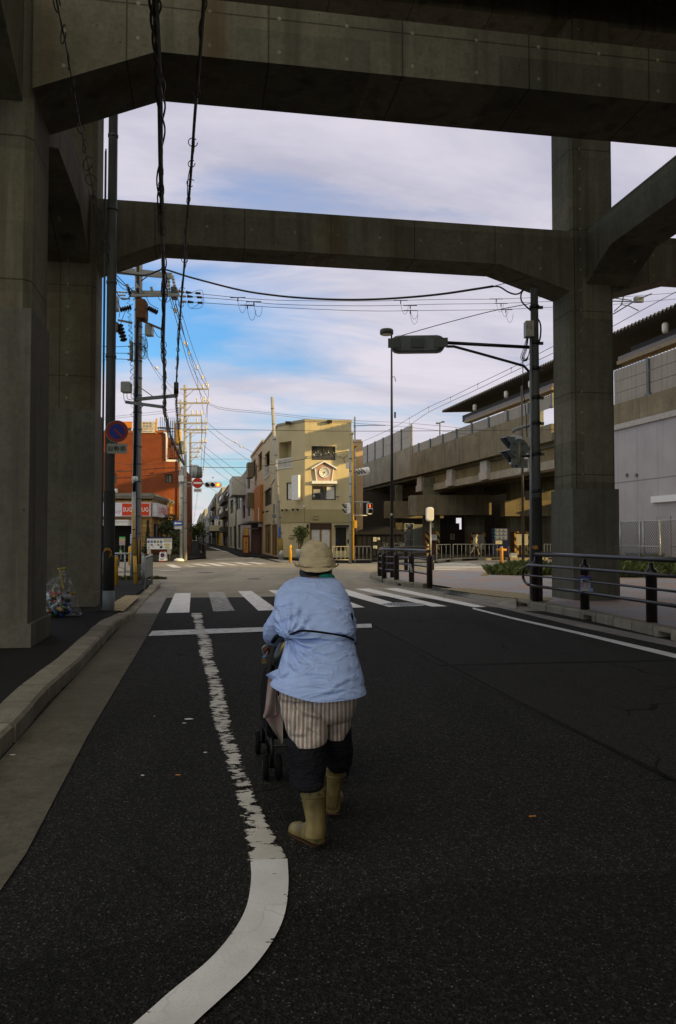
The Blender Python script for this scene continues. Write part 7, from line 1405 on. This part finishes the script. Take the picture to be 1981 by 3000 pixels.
# body: one skinned figure inside the clothes
def skinbody(name, J, E_, m, par, root=0):
    org = ORG[par.name]; me = bpy.data.meshes.new(name); me.from_pydata([tuple(p - org) for p, _ in J], E_, []); o = bpy.data.objects.new(name + '_rig', me); COL.objects.link(o)
    md = o.modifiers.new('s', 'SKIN'); sk = me.skin_vertices[0].data
    for i, (_, r_) in enumerate(J): sk[i].radius = (r_ if isinstance(r_, tuple) else (r_, r_))
    sk[root].use_root = True; o.modifiers.new('d', 'SUBSURF').levels = 2; bpy.context.view_layer.update()
    m2 = bpy.data.meshes.new_from_object(o.evaluated_get(bpy.context.evaluated_depsgraph_get())); m2.name = name; m2.materials.clear(); m2.materials.append(m)
    for f in m2.polygons: f.use_smooth = True
    b = bpy.data.objects.new(name, m2); COL.objects.link(b); b.parent = par; ORG[b.name] = org; bpy.data.objects.remove(o); return b
# walker frame of reference
cf = V((-.178, .984, 0)); cr = V((.984, .178, 0)); c0 = V(((794 - CX) / F * 4.88 * 1.0 + .205, 4.95, 0))
def ck(r_, f_, z_): return c0 + cr * r_ + cf * f_ + V((0, 0, z_))
HZ, HF = .86, -.36
hl, hr = ck(-.20, HF, HZ), ck(.20, HF, HZ)
A_ = lambda px, py, Y: at(px, py, Y)
J = [(A_(932, 2010, 4.02), (.13, .11)), (A_(925, 1880, 4.1), (.12, .10)), (A_(922, 1770, 4.28), (.13, .09)), (A_(925, 1712, 4.38), .06), (A_(926, 1692, 4.44), .045), (A_(927, 1668, 4.49), (.07, .08)), (A_(927, 1635, 4.52), (.075, .09)), (A_(927, 1608, 4.52), .05),
     (A_(856, 1762, 4.37), .035), (A_(808, 1848, 4.36), .032), (hl + V((0, -.05, .03)), .022), (A_(990, 1762, 4.37), .035), (A_(1008, 1845, 4.38), .032), (hr + V((.0, -.05, .03)), .022),
     (A_(890, 2080, 3.96), .085), (A_(903, 2230, 3.84), .05), (A_(922, 2400, 3.78), .034), (A_(985, 2080, 4.05), .07), (A_(990, 2190, 4.14), .042), (A_(980, 2320, 4.22), .03)]
E_ = [(0, 1), (1, 2), (2, 3), (3, 4), (4, 5), (5, 6), (6, 7), (2, 8), (8, 9), (9, 10), (2, 11), (11, 12), (12, 13), (0, 14), (14, 15), (15, 16), (0, 17), (17, 18), (18, 19)]
body = skinbody('body', J, E_, SKIN, pe)
# hands: palm and five curled fingers round the handle
for h, s_ in ((hl, 1), (hr, -1)):
    J2 = [(h + V((0, -.055, .03)), .020), (h + V((0, -.02, .036)), (.036, .014))]; E2 = [(0, 1)]
    for f_ in range(4):
        o = cr * (.024 - .016 * f_); k_ = (1., 1.08, 1.02, .85)[f_]; b0 = len(J2)
        J2 += [(h + o + V((0, .006, .034)), .0095), (h + o + V((0, .030 * k_, .020)), .0085), (h + o + V((0, .034 * k_, -.010)), .008), (h + o + V((0, .010, -.026 * k_)), .007)]; E2 += [(1, b0), (b0, b0 + 1), (b0 + 1, b0 + 2), (b0 + 2, b0 + 3)]
    b0 = len(J2); J2 += [(h + cr * s_ * .042 + V((0, -.02, .018)), .011), (h + cr * s_ * .045 + V((0, .004, -.012)), .009), (h + cr * s_ * .03 + V((0, .02, -.026)), .008)]; E2 += [(1, b0), (b0, b0 + 1), (b0 + 1, b0 + 2)]
    skinbody('hand', J2, E2, SKIN, pe)
# face (looking ahead, hidden from the photo's side)
mb = MB(); fc = A_(927, 1650, 4.52) + V((0, .085, 0)); mb.tube([fc + V((0, -.01, .02)), fc + V((0, .022, -.012)), fc + V((0, .0, -.018))], [.008, .013, .008], 8); mb.build('nose', SKIN, pe)
for s_ in (-1, 1):
    mb = MB(); mb.ball(fc + V((s_ * .03, -.008, .022)), (.012, .008, .008), 8); mb.build('eye', MT['cer'], pe); mb = MB(); mb.ball(A_(927, 1652, 4.5) + V((s_ * .083, 0, 0)), (.012, .022, .03), 8); mb.build('ear', SKIN, pe)
mb = MB(); mb.tube([fc + V((-.024, -.01, -.042)), fc + V((0, .002, -.044)), fc + V((.024, -.01, -.042))], .006, 6); mb.build('mouth', plain('lip', (.25, .10, .08), .5), pe)
# shirt
def crease(q, C_, Yr):
    e = 0.
    for x0, y0, x1, y1, dp, w_ in C_:
        a, b = at(x0, y0, Yr), at(x1, y1, Yr); dx, dz = b.x - a.x, b.z - a.z; L2 = dx * dx + dz * dz; u_ = ((q.x - a.x) * dx + (q.z - a.z) * dz) / L2
        uc = min(1, max(0, u_)); ex, ez = q.x - a.x - dx * uc, q.z - a.z - dz * uc; d_ = math.hypot(ex, ez)
        if d_ > .07: continue
        sg = 1 if dx * ez - dz * ex > 0 else -1; s_ = sg * d_; f_ = min(1., (1 - abs(2 * uc - 1)) * 2.2 + .15)
        e += dp * f_ * (math.exp(-(s_ / w_) ** 2) - .75 * math.exp(-((s_ - 1.9 * w_) / (1.4 * w_)) ** 2))
    return e
CR_SH = [(795, 1768, 905, 1742, .009, .011), (790, 1797, 880, 1774, .010, .011), (790, 1836, 885, 1799, .011, .011), (848, 1852, 866, 1828, .014, .007), (852, 1856, 905, 1832, .013, .009), (920, 1740, 1016, 1776, .008, .008), (868, 1829, 926, 1812, .008, .008), (983, 1848, 1022, 1859, .012, .006), (846, 1870, 888, 1900, .013, .008), (844, 1884, 862, 1915, .015, .008), (856, 1868, 882, 1886, .010, .007),
         (900, 1908, 962, 1921, .007, .010), (836, 1946, 878, 1962, .009, .010), (978, 2002, 1030, 1982, .009, .009), (940, 2018, 1015, 2009, .007, .009), (860, 1726, 935, 1716, .008, .008), (940, 1722, 1004, 1748, .007, .009), (995, 1790, 1030, 1815, .010, .007), (930, 1775, 1000, 1790, .005, .010), (985, 1885, 1030, 1915, .008, .010), (826, 1985, 860, 1960, .010, .009), (890, 1965, 960, 1975, .005, .011), (1020, 1945, 1050, 1975, .009, .009)]
CR_ST = [(840, 2050, 885, 2092, .016, .009), (885, 2092, 946, 2110, .016, .009), (838, 2065, 850, 2142, .012, .008), (850, 2156, 897, 2151, .012, .007), (910, 2082, 948, 2066, .008, .008), (984, 2142, 1020, 2113, .014, .008), (1000, 2152, 1012, 2120, .010, .007), (900, 2130, 940, 2160, .010, .008), (985, 2060, 1000, 2100, .009, .009), (950, 2080, 965, 2140, .012, .008)]
def hem(q):
    k_ = max(0, (.78 - q.z) / .10) if q.z < .78 else 0
    tx = (q.x + .09) / .22; return q + V((0, 0, k_ * (.055 * max(0, -tx) ** 1.3 + .01 * max(0, tx)))) + V((-.03 * k_ * max(0, -tx - .55), 0, 0))
SL_ = [(1686, 892, 968, 4.44, .055), (1692, 868, 978, 4.42, .085), (1700, 846, 990, 4.38, .115), (1710, 831, 1001, 4.35, .14), (1726, 816, 1012, 4.31, .16), (1748, 808, 1023, 4.26, .175), (1778, 803, 1031, 4.2, .185), (1812, 803, 1036, 4.14, .19), (1840, 808, 1038, 4.09, .19), (1856, 817, 1036, 4.065, .183), (1866, 832, 1033, 4.055, .172), (1878, 836, 1036, 4.045, .176), (1900, 832, 1042, 4.03, .185), (1943, 820, 1054, 4.0, .2), (1985, 809, 1066, 3.97, .21), (2012, 803, 1072, 3.955, .215), (2032, 800, 1075, 3.95, .218)]
def shirt_edit(q):
    # blouse over the belt and radiating creases from the left of the waist
    zb = at(930, 1862, 4.06).z + (q.x + .11) * -.10
    d_ = q.z - zb; e = V((0, 0, 0))
    if 0 < d_ < .12: e += V((0, -.012 * math.sin(math.pi * d_ / .12), -.012 * math.sin(math.pi * d_ / .12)))
    w_ = V((at(845, 1862, 3.95).x, 3.9, zb)); r_ = math.hypot(q.x - w_.x, q.z - w_.z); an = math.atan2(q.z - w_.z, q.x - w_.x)
    if q.y < 4.12: e += V((0, -.012 * math.sin(an * 17 + 1.2 * math.sin(r_ * 30)) * math.exp(-((r_ - .07) / .09) ** 2), 0))
    e += V((0, -.016 * max(0, noise.noise(V((q.x * 3, q.z * 26 + 8 * (q.x + .1) ** 2 * 9, 3.)))) if q.y < 4.2 and q.z > 1.0 else 0, 0))
    if q.y < 4.16: e += V((0, crease(q, CR_SH, 3.93) * 1.15, 0))
    return hem(q + e)
mb = MB(); rg = cloth_loft(mb, SL_, 9, .007, 170, (True, False), shirt_edit, sx=3.6, sz=12, sh=6)
# flap corners at the hem
a = at(812, 1990, 3.92); mb.loft([[at(832, 1952, 3.9), at(834, 2000, 3.9), at(834, 2000, 3.91), at(832, 1952, 3.91)], [at(800, 1966, 3.93), at(808, 1998, 3.93), at(808, 1998, 3.94), at(800, 1966, 3.94)], [at(779, 1977, 3.97), at(781, 1980, 3.97), at(781, 1980, 3.98), at(779, 1977, 3.98)]])
mb.loft([[at(1052, 2005, 3.93), at(1048, 2031, 3.93), at(1048, 2031, 3.95), at(1052, 2005, 3.95)], [at(1066, 2008, 3.96), at(1056, 2040, 3.96), at(1056, 2040, 3.97), at(1066, 2008, 3.97)], [at(1073, 2012, 4.0), at(1050, 2046, 4.02), at(1050, 2046, 4.03), at(1073, 2012, 4.01)]])
# sleeves
def sleeve_(P_, Rr, sd):
    n = 28; C_ = cat(P_, 7); RR = [q.x for q in cat([V((r_, 0, 0)) for r_ in Rr], 7)]; rings = []
    for k_, (c, r_) in enumerate(zip(C_, RR)):
        t_ = (C_[min(k_ + 1, len(C_) - 1)] - C_[max(k_ - 1, 0)]).normalized(); x = t_.cross(V((0, 1, 0))).normalized(); y = x.cross(t_)
        rings.append([c + (x * math.cos(q) + y * math.sin(q)) * (r_ * (1 + .10 * noise.noise(V((math.cos(q) * 1.5 + sd, math.sin(q) * 1.5, k_ * .45))))) for q in [2 * math.pi * j / n for j in range(n)]])
    mb.loft(rings)
sleeve_([A_(866, 1748, 4.33), A_(845, 1782, 4.31), A_(818, 1822, 4.30), A_(805, 1850, 4.33), A_(804, 1864, 4.42), ck(-.19, HF - .13, HZ + .035)], [.045, .058, .062, .062, .056, .045], 3)
sleeve_([A_(980, 1742, 4.33), A_(1000, 1775, 4.30), A_(1012, 1815, 4.28), A_(1014, 1848, 4.32), A_(1000, 1868, 4.42), ck(.19, HF - .13, HZ + .035)], [.045, .052, .054, .053, .05, .042], 8)
mb.build('shirt', SH, pe)
mb = MB(); mb.tube([A_(1030, 1795, 4.085), A_(1032, 1806, 4.08), A_(1034, 1822, 4.09)], [.002, .006, .002], 6); mb.build('sleeve_slit', BKF, pe)
mb = MB(); mb.tube(cat([A_(836, 1866, 3.98), A_(858, 1856, 3.905), A_(884, 1848, 3.885), A_(930, 1851, 3.872), A_(985, 1859, 3.885), A_(1018, 1866, 3.93), A_(1036, 1876, 4.04), A_(1000, 1876, 4.23), A_(880, 1866, 4.23), A_(836, 1866, 4.05)], 5), .0055, 6); mb.build('belt', BKF, pe)
mb = MB(); mb.tube(cat([A_(935, 1689, 4.36), A_(952, 1687, 4.362), A_(968, 1688, 4.39), A_(975, 1692, 4.43), A_(964, 1686, 4.5)], 5), [.006, .008, .009, .010, .012, .012, .013, .013, .013, .014, .015, .015, .015, .014, .013, .012, .012, .011, .01, .009, .008], 8); mb.build('collar', fabric('collar_green', (.03, .30, .20), .1), pe)
mb = MB(); mb.loft([lvl(*l, 24) for l in ((1700, 888, 966, 4.43, .075), (1690, 880, 972, 4.44, .088), (1678, 877, 974, 4.465, .095), (1662, 880, 973, 4.49, .09), (1640, 885, 970, 4.5, .08))]); mb.build('hair', HAIR, pe)
# hat
mb = MB(); HL = [(1585, 914, 932, 4.52, .02), (1588, 902, 945, 4.52, .045), (1594, 892, 958, 4.515, .075), (1605, 885, 968, 4.51, .095), (1620, 880, 975, 4.5, .108), (1638, 876, 980, 4.49, .113), (1653, 875, 982, 4.475, .115), (1660, 875, 982, 4.47, .115)]
def hat_edit(q):
    q = q + V((0, 0, .012 * noise.noise(q * 14) + .007 * noise.noise(q * 30))); return q
cloth_loft(mb, HL, 5, .012, 48, (True, False), hat_edit, sx=11, sz=20, sh=14)
br = []
for k_ in range(9):
    e = k_ / 8; ring = []
    for i in range(48):
        q = 2 * math.pi * i / 48; c = math.cos(q); s_ = math.sin(q)   # s_ < 0: towards the camera
        rx = .104 + .022 * e + (.002 if e > .4 else 0); ry = .112 + .05 * e; droop = (.015 * max(0, -s_) ** 1.0 + .0) * e; up = .034 * (abs(c) ** 2.5) * e ** 2 + (.0 if s_ < 0 else -.02 * e * s_)
        ring.append(V((A_(928, 1655, 4.47).x + rx * c, 4.475 + ry * s_, A_(928, 1658, 4.475).z - droop + up - .012 * e + .006 * noise.noise(V((c * 3, s_ * 3, e * 2))) * e)))
    br.append(ring)
I = [mb.pts(r_) for r_ in br] + [mb.pts([p + V((0, 0, -.004)) for p in r_]) for r_ in br[::-1]]
for A, B in zip(I, I[1:]):
    for j in range(48): mb.face((A[j], A[(j + 1) % 48], B[(j + 1) % 48], B[j]), True)
mb.build('hat', HAT, pe)
# shorts
mb = MB()
stc = lambda q: q + V((0, crease(q, CR_ST, 3.8) if q.y < 3.98 else 0, 0))
cloth_loft(mb, [(1975, 826, 1050, 3.99, .17), (2010, 822, 1050, 3.98, .175), (2050, 822, 1046, 3.97, .175), (2085, 826, 1040, 3.98, .165), (2105, 836, 1030, 3.99, .14)], 5, .008, 56, sx=6, sz=9)
cloth_loft(mb, [(2040, 818, 950, 3.94, .15), (2080, 822, 955, 3.92, .15), (2115, 832, 960, 3.91, .148), (2145, 841, 962, 3.9, .145), (2162, 846, 963, 3.89, .142), (2171, 847, 962, 3.885, .138)], 6, .014, 90, (True, True), stc, sx=7, sz=10, sh=9)
cloth_loft(mb, [(2040, 938, 1048, 4.02, .15), (2080, 942, 1040, 4.03, .15), (2115, 948, 1030, 4.05, .145), (2138, 955, 1024, 4.06, .14), (2152, 957, 1016, 4.065, .135)], 6, .014, 80, (True, True), stc, sx=7, sz=10, sh=-9)
mb.build('shorts', ST, pe)
mb = MB(); cloth_loft(mb, [(2130, 848, 950, 3.9, .12), (2170, 843, 953, 3.88, .13), (2210, 845, 956, 3.86, .135), (2250, 849, 957, 3.83, .135), (2282, 852, 955, 3.8, .125), (2295, 853, 954, 3.79, .12), (2303, 862, 950, 3.79, .10)], 5, .012, 40, sx=6, sz=14)
cloth_loft(mb, [(2120, 955, 1022, 4.06, .12), (2150, 950, 1030, 4.07, .13), (2184, 947, 1034, 4.1, .135), (2215, 950, 1034, 4.13, .135), (2238, 955, 1029, 4.155, .125), (2248, 962, 1020, 4.17, .105)], 5, .012, 40, sx=6, sz=14)
mb.build('trousers', BKF, pe)
# boots
def boot(L, heel, d_, ln, w_, z0, lab):
    mb = MB(); cloth_loft(mb, L, 5, .003, 28, (True, True), None, sx=4, sz=8); d_ = V(d_).normalized(); n_ = V((d_.y, -d_.x, 0)); prof = ((-.03, .034, .10), (-.02, .046, .14), (.03, .047, .15), (.09, .044, .088), (.14, .047, .066), (.19, .049, .064), (.225, .043, .056), (.25, .024, .038))
    rings = []
    for s_, hw, h in prof:
        c = V(heel) + d_ * (s_ * ln / .25); hw *= w_; rings.append([c + n_ * (hw * math.copysign(abs(math.cos(q)) ** .8, math.cos(q))) + V((0, 0, (z0 + .008 + (h - .008) * (.16 + .84 * math.sin(q)) if math.sin(q) >= 0 else z0 + .008 + (h - .008) * .16 * (1 + math.sin(q)) * .8))) for q in [2 * math.pi * j / 20 for j in range(20)]])
    mb.loft(rings); o = mb.build('boot', BOOT, pe)
    mb = MB(); pts_ = [(s_, hw) for s_, hw, h in prof]; pl = [V(heel) + d_ * (s_ * ln / .25) + n_ * (hw * w_ * 1.0) for s_, hw in pts_] + [V(heel) + d_ * (s_ * ln / .25) - n_ * (hw * w_ * 1.0) for s_, hw in pts_[::-1]]; mb.prism([p + V((0, 0, z0)) for p in pl], V((0, 0, .008))); mb.build('sole', plain('sole_brown', (.07, .032, .016), .7), o)
    a, b = smooth_levels(L, 5)[6], None
    for q0, r_ in ((6, .004), (9, .0035)):
        l = smooth_levels(L, 5)[q0]; rg_ = lvl(*l, 28); mb = MB(); c = sum(rg_, V((0, 0, 0))) / 28; mb.tube([c + (p - c) * 1.02 for p in rg_] + [c + (rg_[0] - c) * 1.02], r_, 5, False); mb.build('rim', BOOT, o)
    l = smooth_levels(L, 5)[7]; mb = MB(); c = at((l[1] + l[2]) / 2, l[0], l[3]); mb.text(lab, c + V((.012, -l[4] - .004, 0)), (1, 0, 0), (0, 0, 1), .012, .06); mb.build('lettering', MT['ink'], o)
hb = G(928, 2480, 0); hb = V((hb.x, hb.y + .03, 0))
boot([(2270, 880, 952, 3.79, .06), (2301, 879, 953, 3.79, .062), (2335, 884, 955, 3.785, .062), (2372, 890, 955, 3.78, .058), (2405, 896, 955, 3.77, .052), (2425, 896, 956, 3.765, .05), (2450, 893, 956, 3.765, .05)], hb, (-.62, .78, 0), .205, .9, .0, 'S   A')
boot([(2205, 957, 1021, 4.16, .062), (2240, 955, 1018, 4.17, .066), (2275, 957, 1011, 4.2, .06), (2312, 958, 999, 4.21, .055), (2340, 957, 994, 4.21, .05), (2362, 957, 992, 4.21, .048)], V((at(975, 2370, 4.22).x, 4.22, 0)), (.1, 1, 0), .24, .85, .018, 'S   A')
# ---------------------------------------------------------------- walker cart
ca = thing('walker_cart', 'dark folding walker cart with small twin wheels pushed by the stooped person', 'walker', (c0.x, c0.y, 0))
BK = plain('cart_black', (.013, .011, .011), .4, 0, .2); 
def wheel(r_, f_):
    p = ck(r_, f_, .075); mx = M((cr, V((0, 0, 1)), cf)).transposed(); mx = M((cf, V((0, 0, 1)), cr)).transposed()
    mb = MB(); mb.lathe(p - cr * .017, [(.045, 0), (.068, .002), (.075, .008), (.075, .026), (.068, .032), (.045, .034)], 22, mx); o = mb.build('wheel', plain('tyre', (.007, .0065, .0065), .8, spec=.1), ca); mb = MB(); mb.lathe(p - cr * .019, [(.044, .002), (.03, .0), (.012, -.003), (.01, .04), (.03, .036), (.044, .035)], 16, mx); mb.build('hub', BK, o)
WL = [(-.245, -.05), (-.165, -.05), (.165, -.05), (.245, -.05), (-.245, .55), (-.165, .55), (.165, .55), (.245, .55)]
for r_, f_ in WL: wheel(r_, f_)
for s_ in (-.205, .205):
    mb = MB(); mb.tube([ck(s_ - .04, -.05, .075), ck(s_ + .04, -.05, .075)], .009, 8); mb.tube([ck(s_ - .04, .55, .075), ck(s_ + .04, .55, .075)], .009, 8); mb.tube([ck(s_, .55, .075), ck(s_, .55, .17), ck(s_, .5, .22)], .013, 8); mb.tube([ck(s_, -.05, .075), ck(s_, -.05, .2), ck(s_, .0, .28)], .013, 8); mb.build('fork', BK, ca)
    mb = MB(); mb.tube(cat([ck(s_, .52, .2), ck(s_, .25, .42), ck(s_, -.05, .66), ck(s_, HF + .08, HZ - .04), ck(s_, HF, HZ)], 5), .014, 8); mb.tube([ck(s_, -.05, .2), ck(s_, .28, .4)], .012, 8); mb.tube([ck(s_, -.05, .2), ck(s_, .5, .2)], .012, 8); mb.build('side_frame', BK, ca)
mb = MB(); mb.tube([ck(-.215, HF, HZ), ck(.215, HF, HZ)], .014, 10); mb.build('handle', BK, ca)
for s_ in (-.2, .2): mb = MB(); mb.tube([ck(s_ - .05, HF, HZ), ck(s_ + .05, HF, HZ)], .02, 10); mb.build('grip', MT['rub'], ca)
mb = MB(); 
for f_, z_ in ((.5, .2), (-.05, .2), (.26, .41)): mb.tube([ck(-.205, f_, z_), ck(.205, f_, z_)], .011, 8)
mb.build('crossbar', BK, ca)
mb = MB(); mb.loft([[ck(a, f_, z_) for a, f_ in ((-.235 * e, f0), (.235 * e, f0), (.235 * e, f1), (-.235 * e, f1))] for z_, f0, f1, e in ((.23, .0, .42, .85), (.26, -.04, .46, 1), (.45, -.12, .40, 1.02), (.62, -.2, .26, .98), (.64, -.2, .24, .9))], True, False); mb.build('seat_bag', fabric('cart_fabric', (.014, .012, .014), .3, .6), ca)
# things carried on it
t = thing('waist_bag', 'dark shiny bag with a gold edge hanging at the person\'s left hip', 'bag', A_(826, 1945, 4.12)); mb = MB(); c = A_(827, 1905, 4.16); mx = M.Rotation(R(-22), 3, 'Y'); rings = []
for z_, k_ in ((-.085, .5), (-.075, .8), (-.03, 1), (.03, .95), (.06, .7), (.075, .35)): rings.append([c + mx.inverted() @ V((.034 * k_ * math.cos(q), .065 * k_ * math.sin(q), z_)) for q in [2 * math.pi * j / 20 for j in range(20)]])
mb.loft(rings); mb.build('pouch', plain('bag_dark', (.012, .016, .018), .3, 0, .3, spec=.6), t); mb = MB(); mb.tube(cat([A_(838, 1872, 4.09), A_(832, 1890, 4.085), A_(824, 1908, 4.09), A_(818, 1922, 4.095)], 4), [.002, .003, .004, .006, .007, .008, .008, .007, .006, .004, .003, .002, .001], 6); mb.build('trim', plain('gold_trim', (.5, .33, .06), .3, .8), t)
mb = MB(); mb.tube(cat([A_(838, 1870, 4.1), A_(830, 1862, 4.1), A_(812, 1864, 4.15), A_(800, 1880, 4.25)], 4), .012, 6); mb.build('strap', BKF, t)
t = thing('key_charm', 'small brass tag and cord dangling from the walker handle', 'charm', A_(773, 1940, 4.5)); mb = MB(); mb.box(A_(774, 1936, 4.5), (.026, .012, .03)); mb.build('tag', plain('brass', (.16, .115, .045), .5, .5), t); mb = MB(); mb.tube(cat([A_(790, 1888, 4.5), A_(776, 1892, 4.48), A_(769, 1902, 4.48), A_(775, 1922, 4.5), A_(774, 1930, 4.5)], 4), .005, 6); mb.tube(cat([A_(785, 1908, 4.5), A_(779, 1920, 4.49), A_(776, 1928, 4.5)], 3), .004, 6); mb.build('cord', MT['galv'], t); mb = MB(); mb.ball(A_(776, 1924, 4.49), (.014, .01, .008), 8); mb.build('bead', plain('bead_blue', (.10, .22, .38), .5), t); mb = MB(); mb.ball(A_(782, 1905, 4.52), (.018, .02, .028), 8); mb.build('pouch', plain('pouch_red', (.10, .02, .012), .6), t)
t = thing('towel', 'pale pinkish checked towel hanging in a point beside the striped shorts', 'towel', A_(800, 1985, 4.3)); tw = NT('towel_cloth'); n = tw.noise(9, detail=2); x = tw.xyz(); m_ = tw.fin(tw.mix(tw.ramp(tw.noise(300), .3, .7, 0, .3), tw.mix(tw.ramp(n, .4, .6), (.40, .34, .30), (.36, .24, .25)), (.2, .2, .15)), .95, 0, .05)
def sheet3(P_, Yf, nu=10):
    mb = MB(); rows = []
    for (l, r_, y) in P_:
        row = []
        for i in range(nu + 1): k_ = i / nu; x = l + (r_ - l) * k_; row.append(at(x, y, Yf(k_, y)))
        rows.append(row)
    A = [mb.pts(r_) for r_ in rows]; B = [mb.pts([p + V((0, .006, 0)) for p in r_]) for r_ in rows]
    for Q, fl in ((A, 0), (B, 1)):
        for a, b in zip(Q, Q[1:]):
            for i in range(nu): f_ = (a[i], a[i + 1], b[i + 1], b[i]); mb.face(f_ if fl else f_[::-1], True)
    for a, b, c, d_ in zip(A, A[1:], B, B[1:]): mb.face((a[0], b[0], d_[0], c[0])); mb.face((a[-1], c[-1], d_[-1], b[-1]))
    for i in range(nu): mb.face((A[0][i], B[0][i], B[0][i + 1], A[0][i + 1])); mb.face((A[-1][i], A[-1][i + 1], B[-1][i + 1], B[-1][i]))
    return mb
sheet3([(786, 806, 1975), (784, 812, 2000), (781, 814, 2030), (778, 817, 2060), (775, 822, 2085), (772, 828, 2095), (784, 829, 2115), (800, 829, 2140), (814, 829, 2160), (824, 827, 2180)], lambda k_, y: 4.32 + .02 * math.sin(k_ * 5 + y * .02)).build('cloth', m_, t)
sheet3([(787, 805, 1976), (784, 808, 2010), (780, 808, 2050), (776, 810, 2080), (773, 812, 2090), (771, 810, 2094), (772, 786, 2103)], lambda k_, y: 4.295 + .02 * math.sin(k_ * 4 + y * .02)).build('fold', m_, t)
# ---------------------------------------------------------------- rubbish bag between the left columns
gb = G(180, 1806, .14); t = thing('rubbish_bag', 'clear plastic rubbish bag of bottles and cans against the left column', 'rubbish bag', gb); kpx = gb.y / F
pb = NT('clear_plastic'); tr = pb.n.new('ShaderNodeBsdfTransparent'); gl = pb.n.new('ShaderNodeBsdfGlossy'); gl.inputs['Roughness'].default_value = .18; gl.inputs['Color'].default_value = (.8, .85, .9, 1); mx = pb.n.new('ShaderNodeMixShader'); n = pb.noise(22, st=(1, 1, .3), detail=4); pb.put(mx.inputs[0], pb.ramp(n, .44, .74, .02, .26)); pb.t.links.new(tr.outputs[0], mx.inputs[1]); pb.t.links.new(gl.outputs[0], mx.inputs[2]); pb.t.links.new(mx.outputs[0], pb.out.inputs[0])
bu = pb.n.new('ShaderNodeBump'); bu.inputs['Strength'].default_value = 1; bu.inputs['Distance'].default_value = .03; pb.t.links.new(n, bu.inputs['Height']); pb.t.links.new(bu.outputs[0], gl.inputs['Normal'])
mb = MB(); rings = []
for py, xl, xr, ry in ((1806, 118, 232, .22), (1800, 112, 238, .26), (1775, 112, 229, .27), (1745, 116, 222, .25), (1715, 130, 212, .2), (1695, 155, 205, .13), (1680, 170, 200, .07), (1672, 172, 198, .05), (1666, 168, 200, .06)):
    r_ = [gb + V(((xl + xr) / 2 * kpx - 180 * kpx, 0, (1806 - py) * kpx)) + V(((xr - xl) / 2 * kpx * math.cos(q), ry * math.sin(q), 0)) * (1 + .10 * noise.noise(V((math.cos(q) * 2.5, math.sin(q) * 2.5, py * .03)))) for q in [2 * math.pi * j / 40 for j in range(40)]]; rings.append(r_)
mb.loft(rings); mb.build('bag', pb.m, t); mb = MB(); c = gb + V((-4 * kpx, -.05, 136 * kpx)); mb.tube(cat([c + V((-.03, 0, .02)), c + V((.02, -.05, 0)), c + V((.06, -.09, -.12)), c + V((.10, -.13, -.25)), c + V((.13, -.15, -.32))], 4), .014, 8); mb.tube([c + V((.02, 0, .02)), c + V((.12, 0, .03))], .02, 6); mb.build('tie', plain('tie_yellow', (.34, .25, .03), .5), t)
cm = [plain('can_' + n_, c, .25, m_, .2) for n_, c, m_ in (('blue', (.02, .04, .22), .3), ('white', (.30, .30, .34), 0), ('silver', (.2, .21, .23), .9), ('green', (.06, .14, .05), 0), ('red', (.25, .03, .02), .2), ('amber', (.30, .16, .02), 0), ('teal', (.03, .10, .16), .2))]
for i in range(64):
    h = .04 + .36 * rnd() ** 1.2; q = U(0, 6.28); rr_ = (.22 - h * .16) * math.sqrt(rnd()); p = gb + V((math.cos(q) * rr_ * 1.05 - .03, math.sin(q) * rr_, h)); d_ = V((U(-1, 1), U(-1, 1), U(-.5, .5))).normalized(); mb = MB(); l = U(.06, .11); r_ = U(.026, .042); mb.tube([p - d_ * l, p - d_ * l * .9, p + d_ * l * .5, p + d_ * l * .8, p + d_ * l], [r_ * .85, r_, r_, r_ * .5, r_ * .4], 8); mb.build('bottle', cm[i % 7], t)
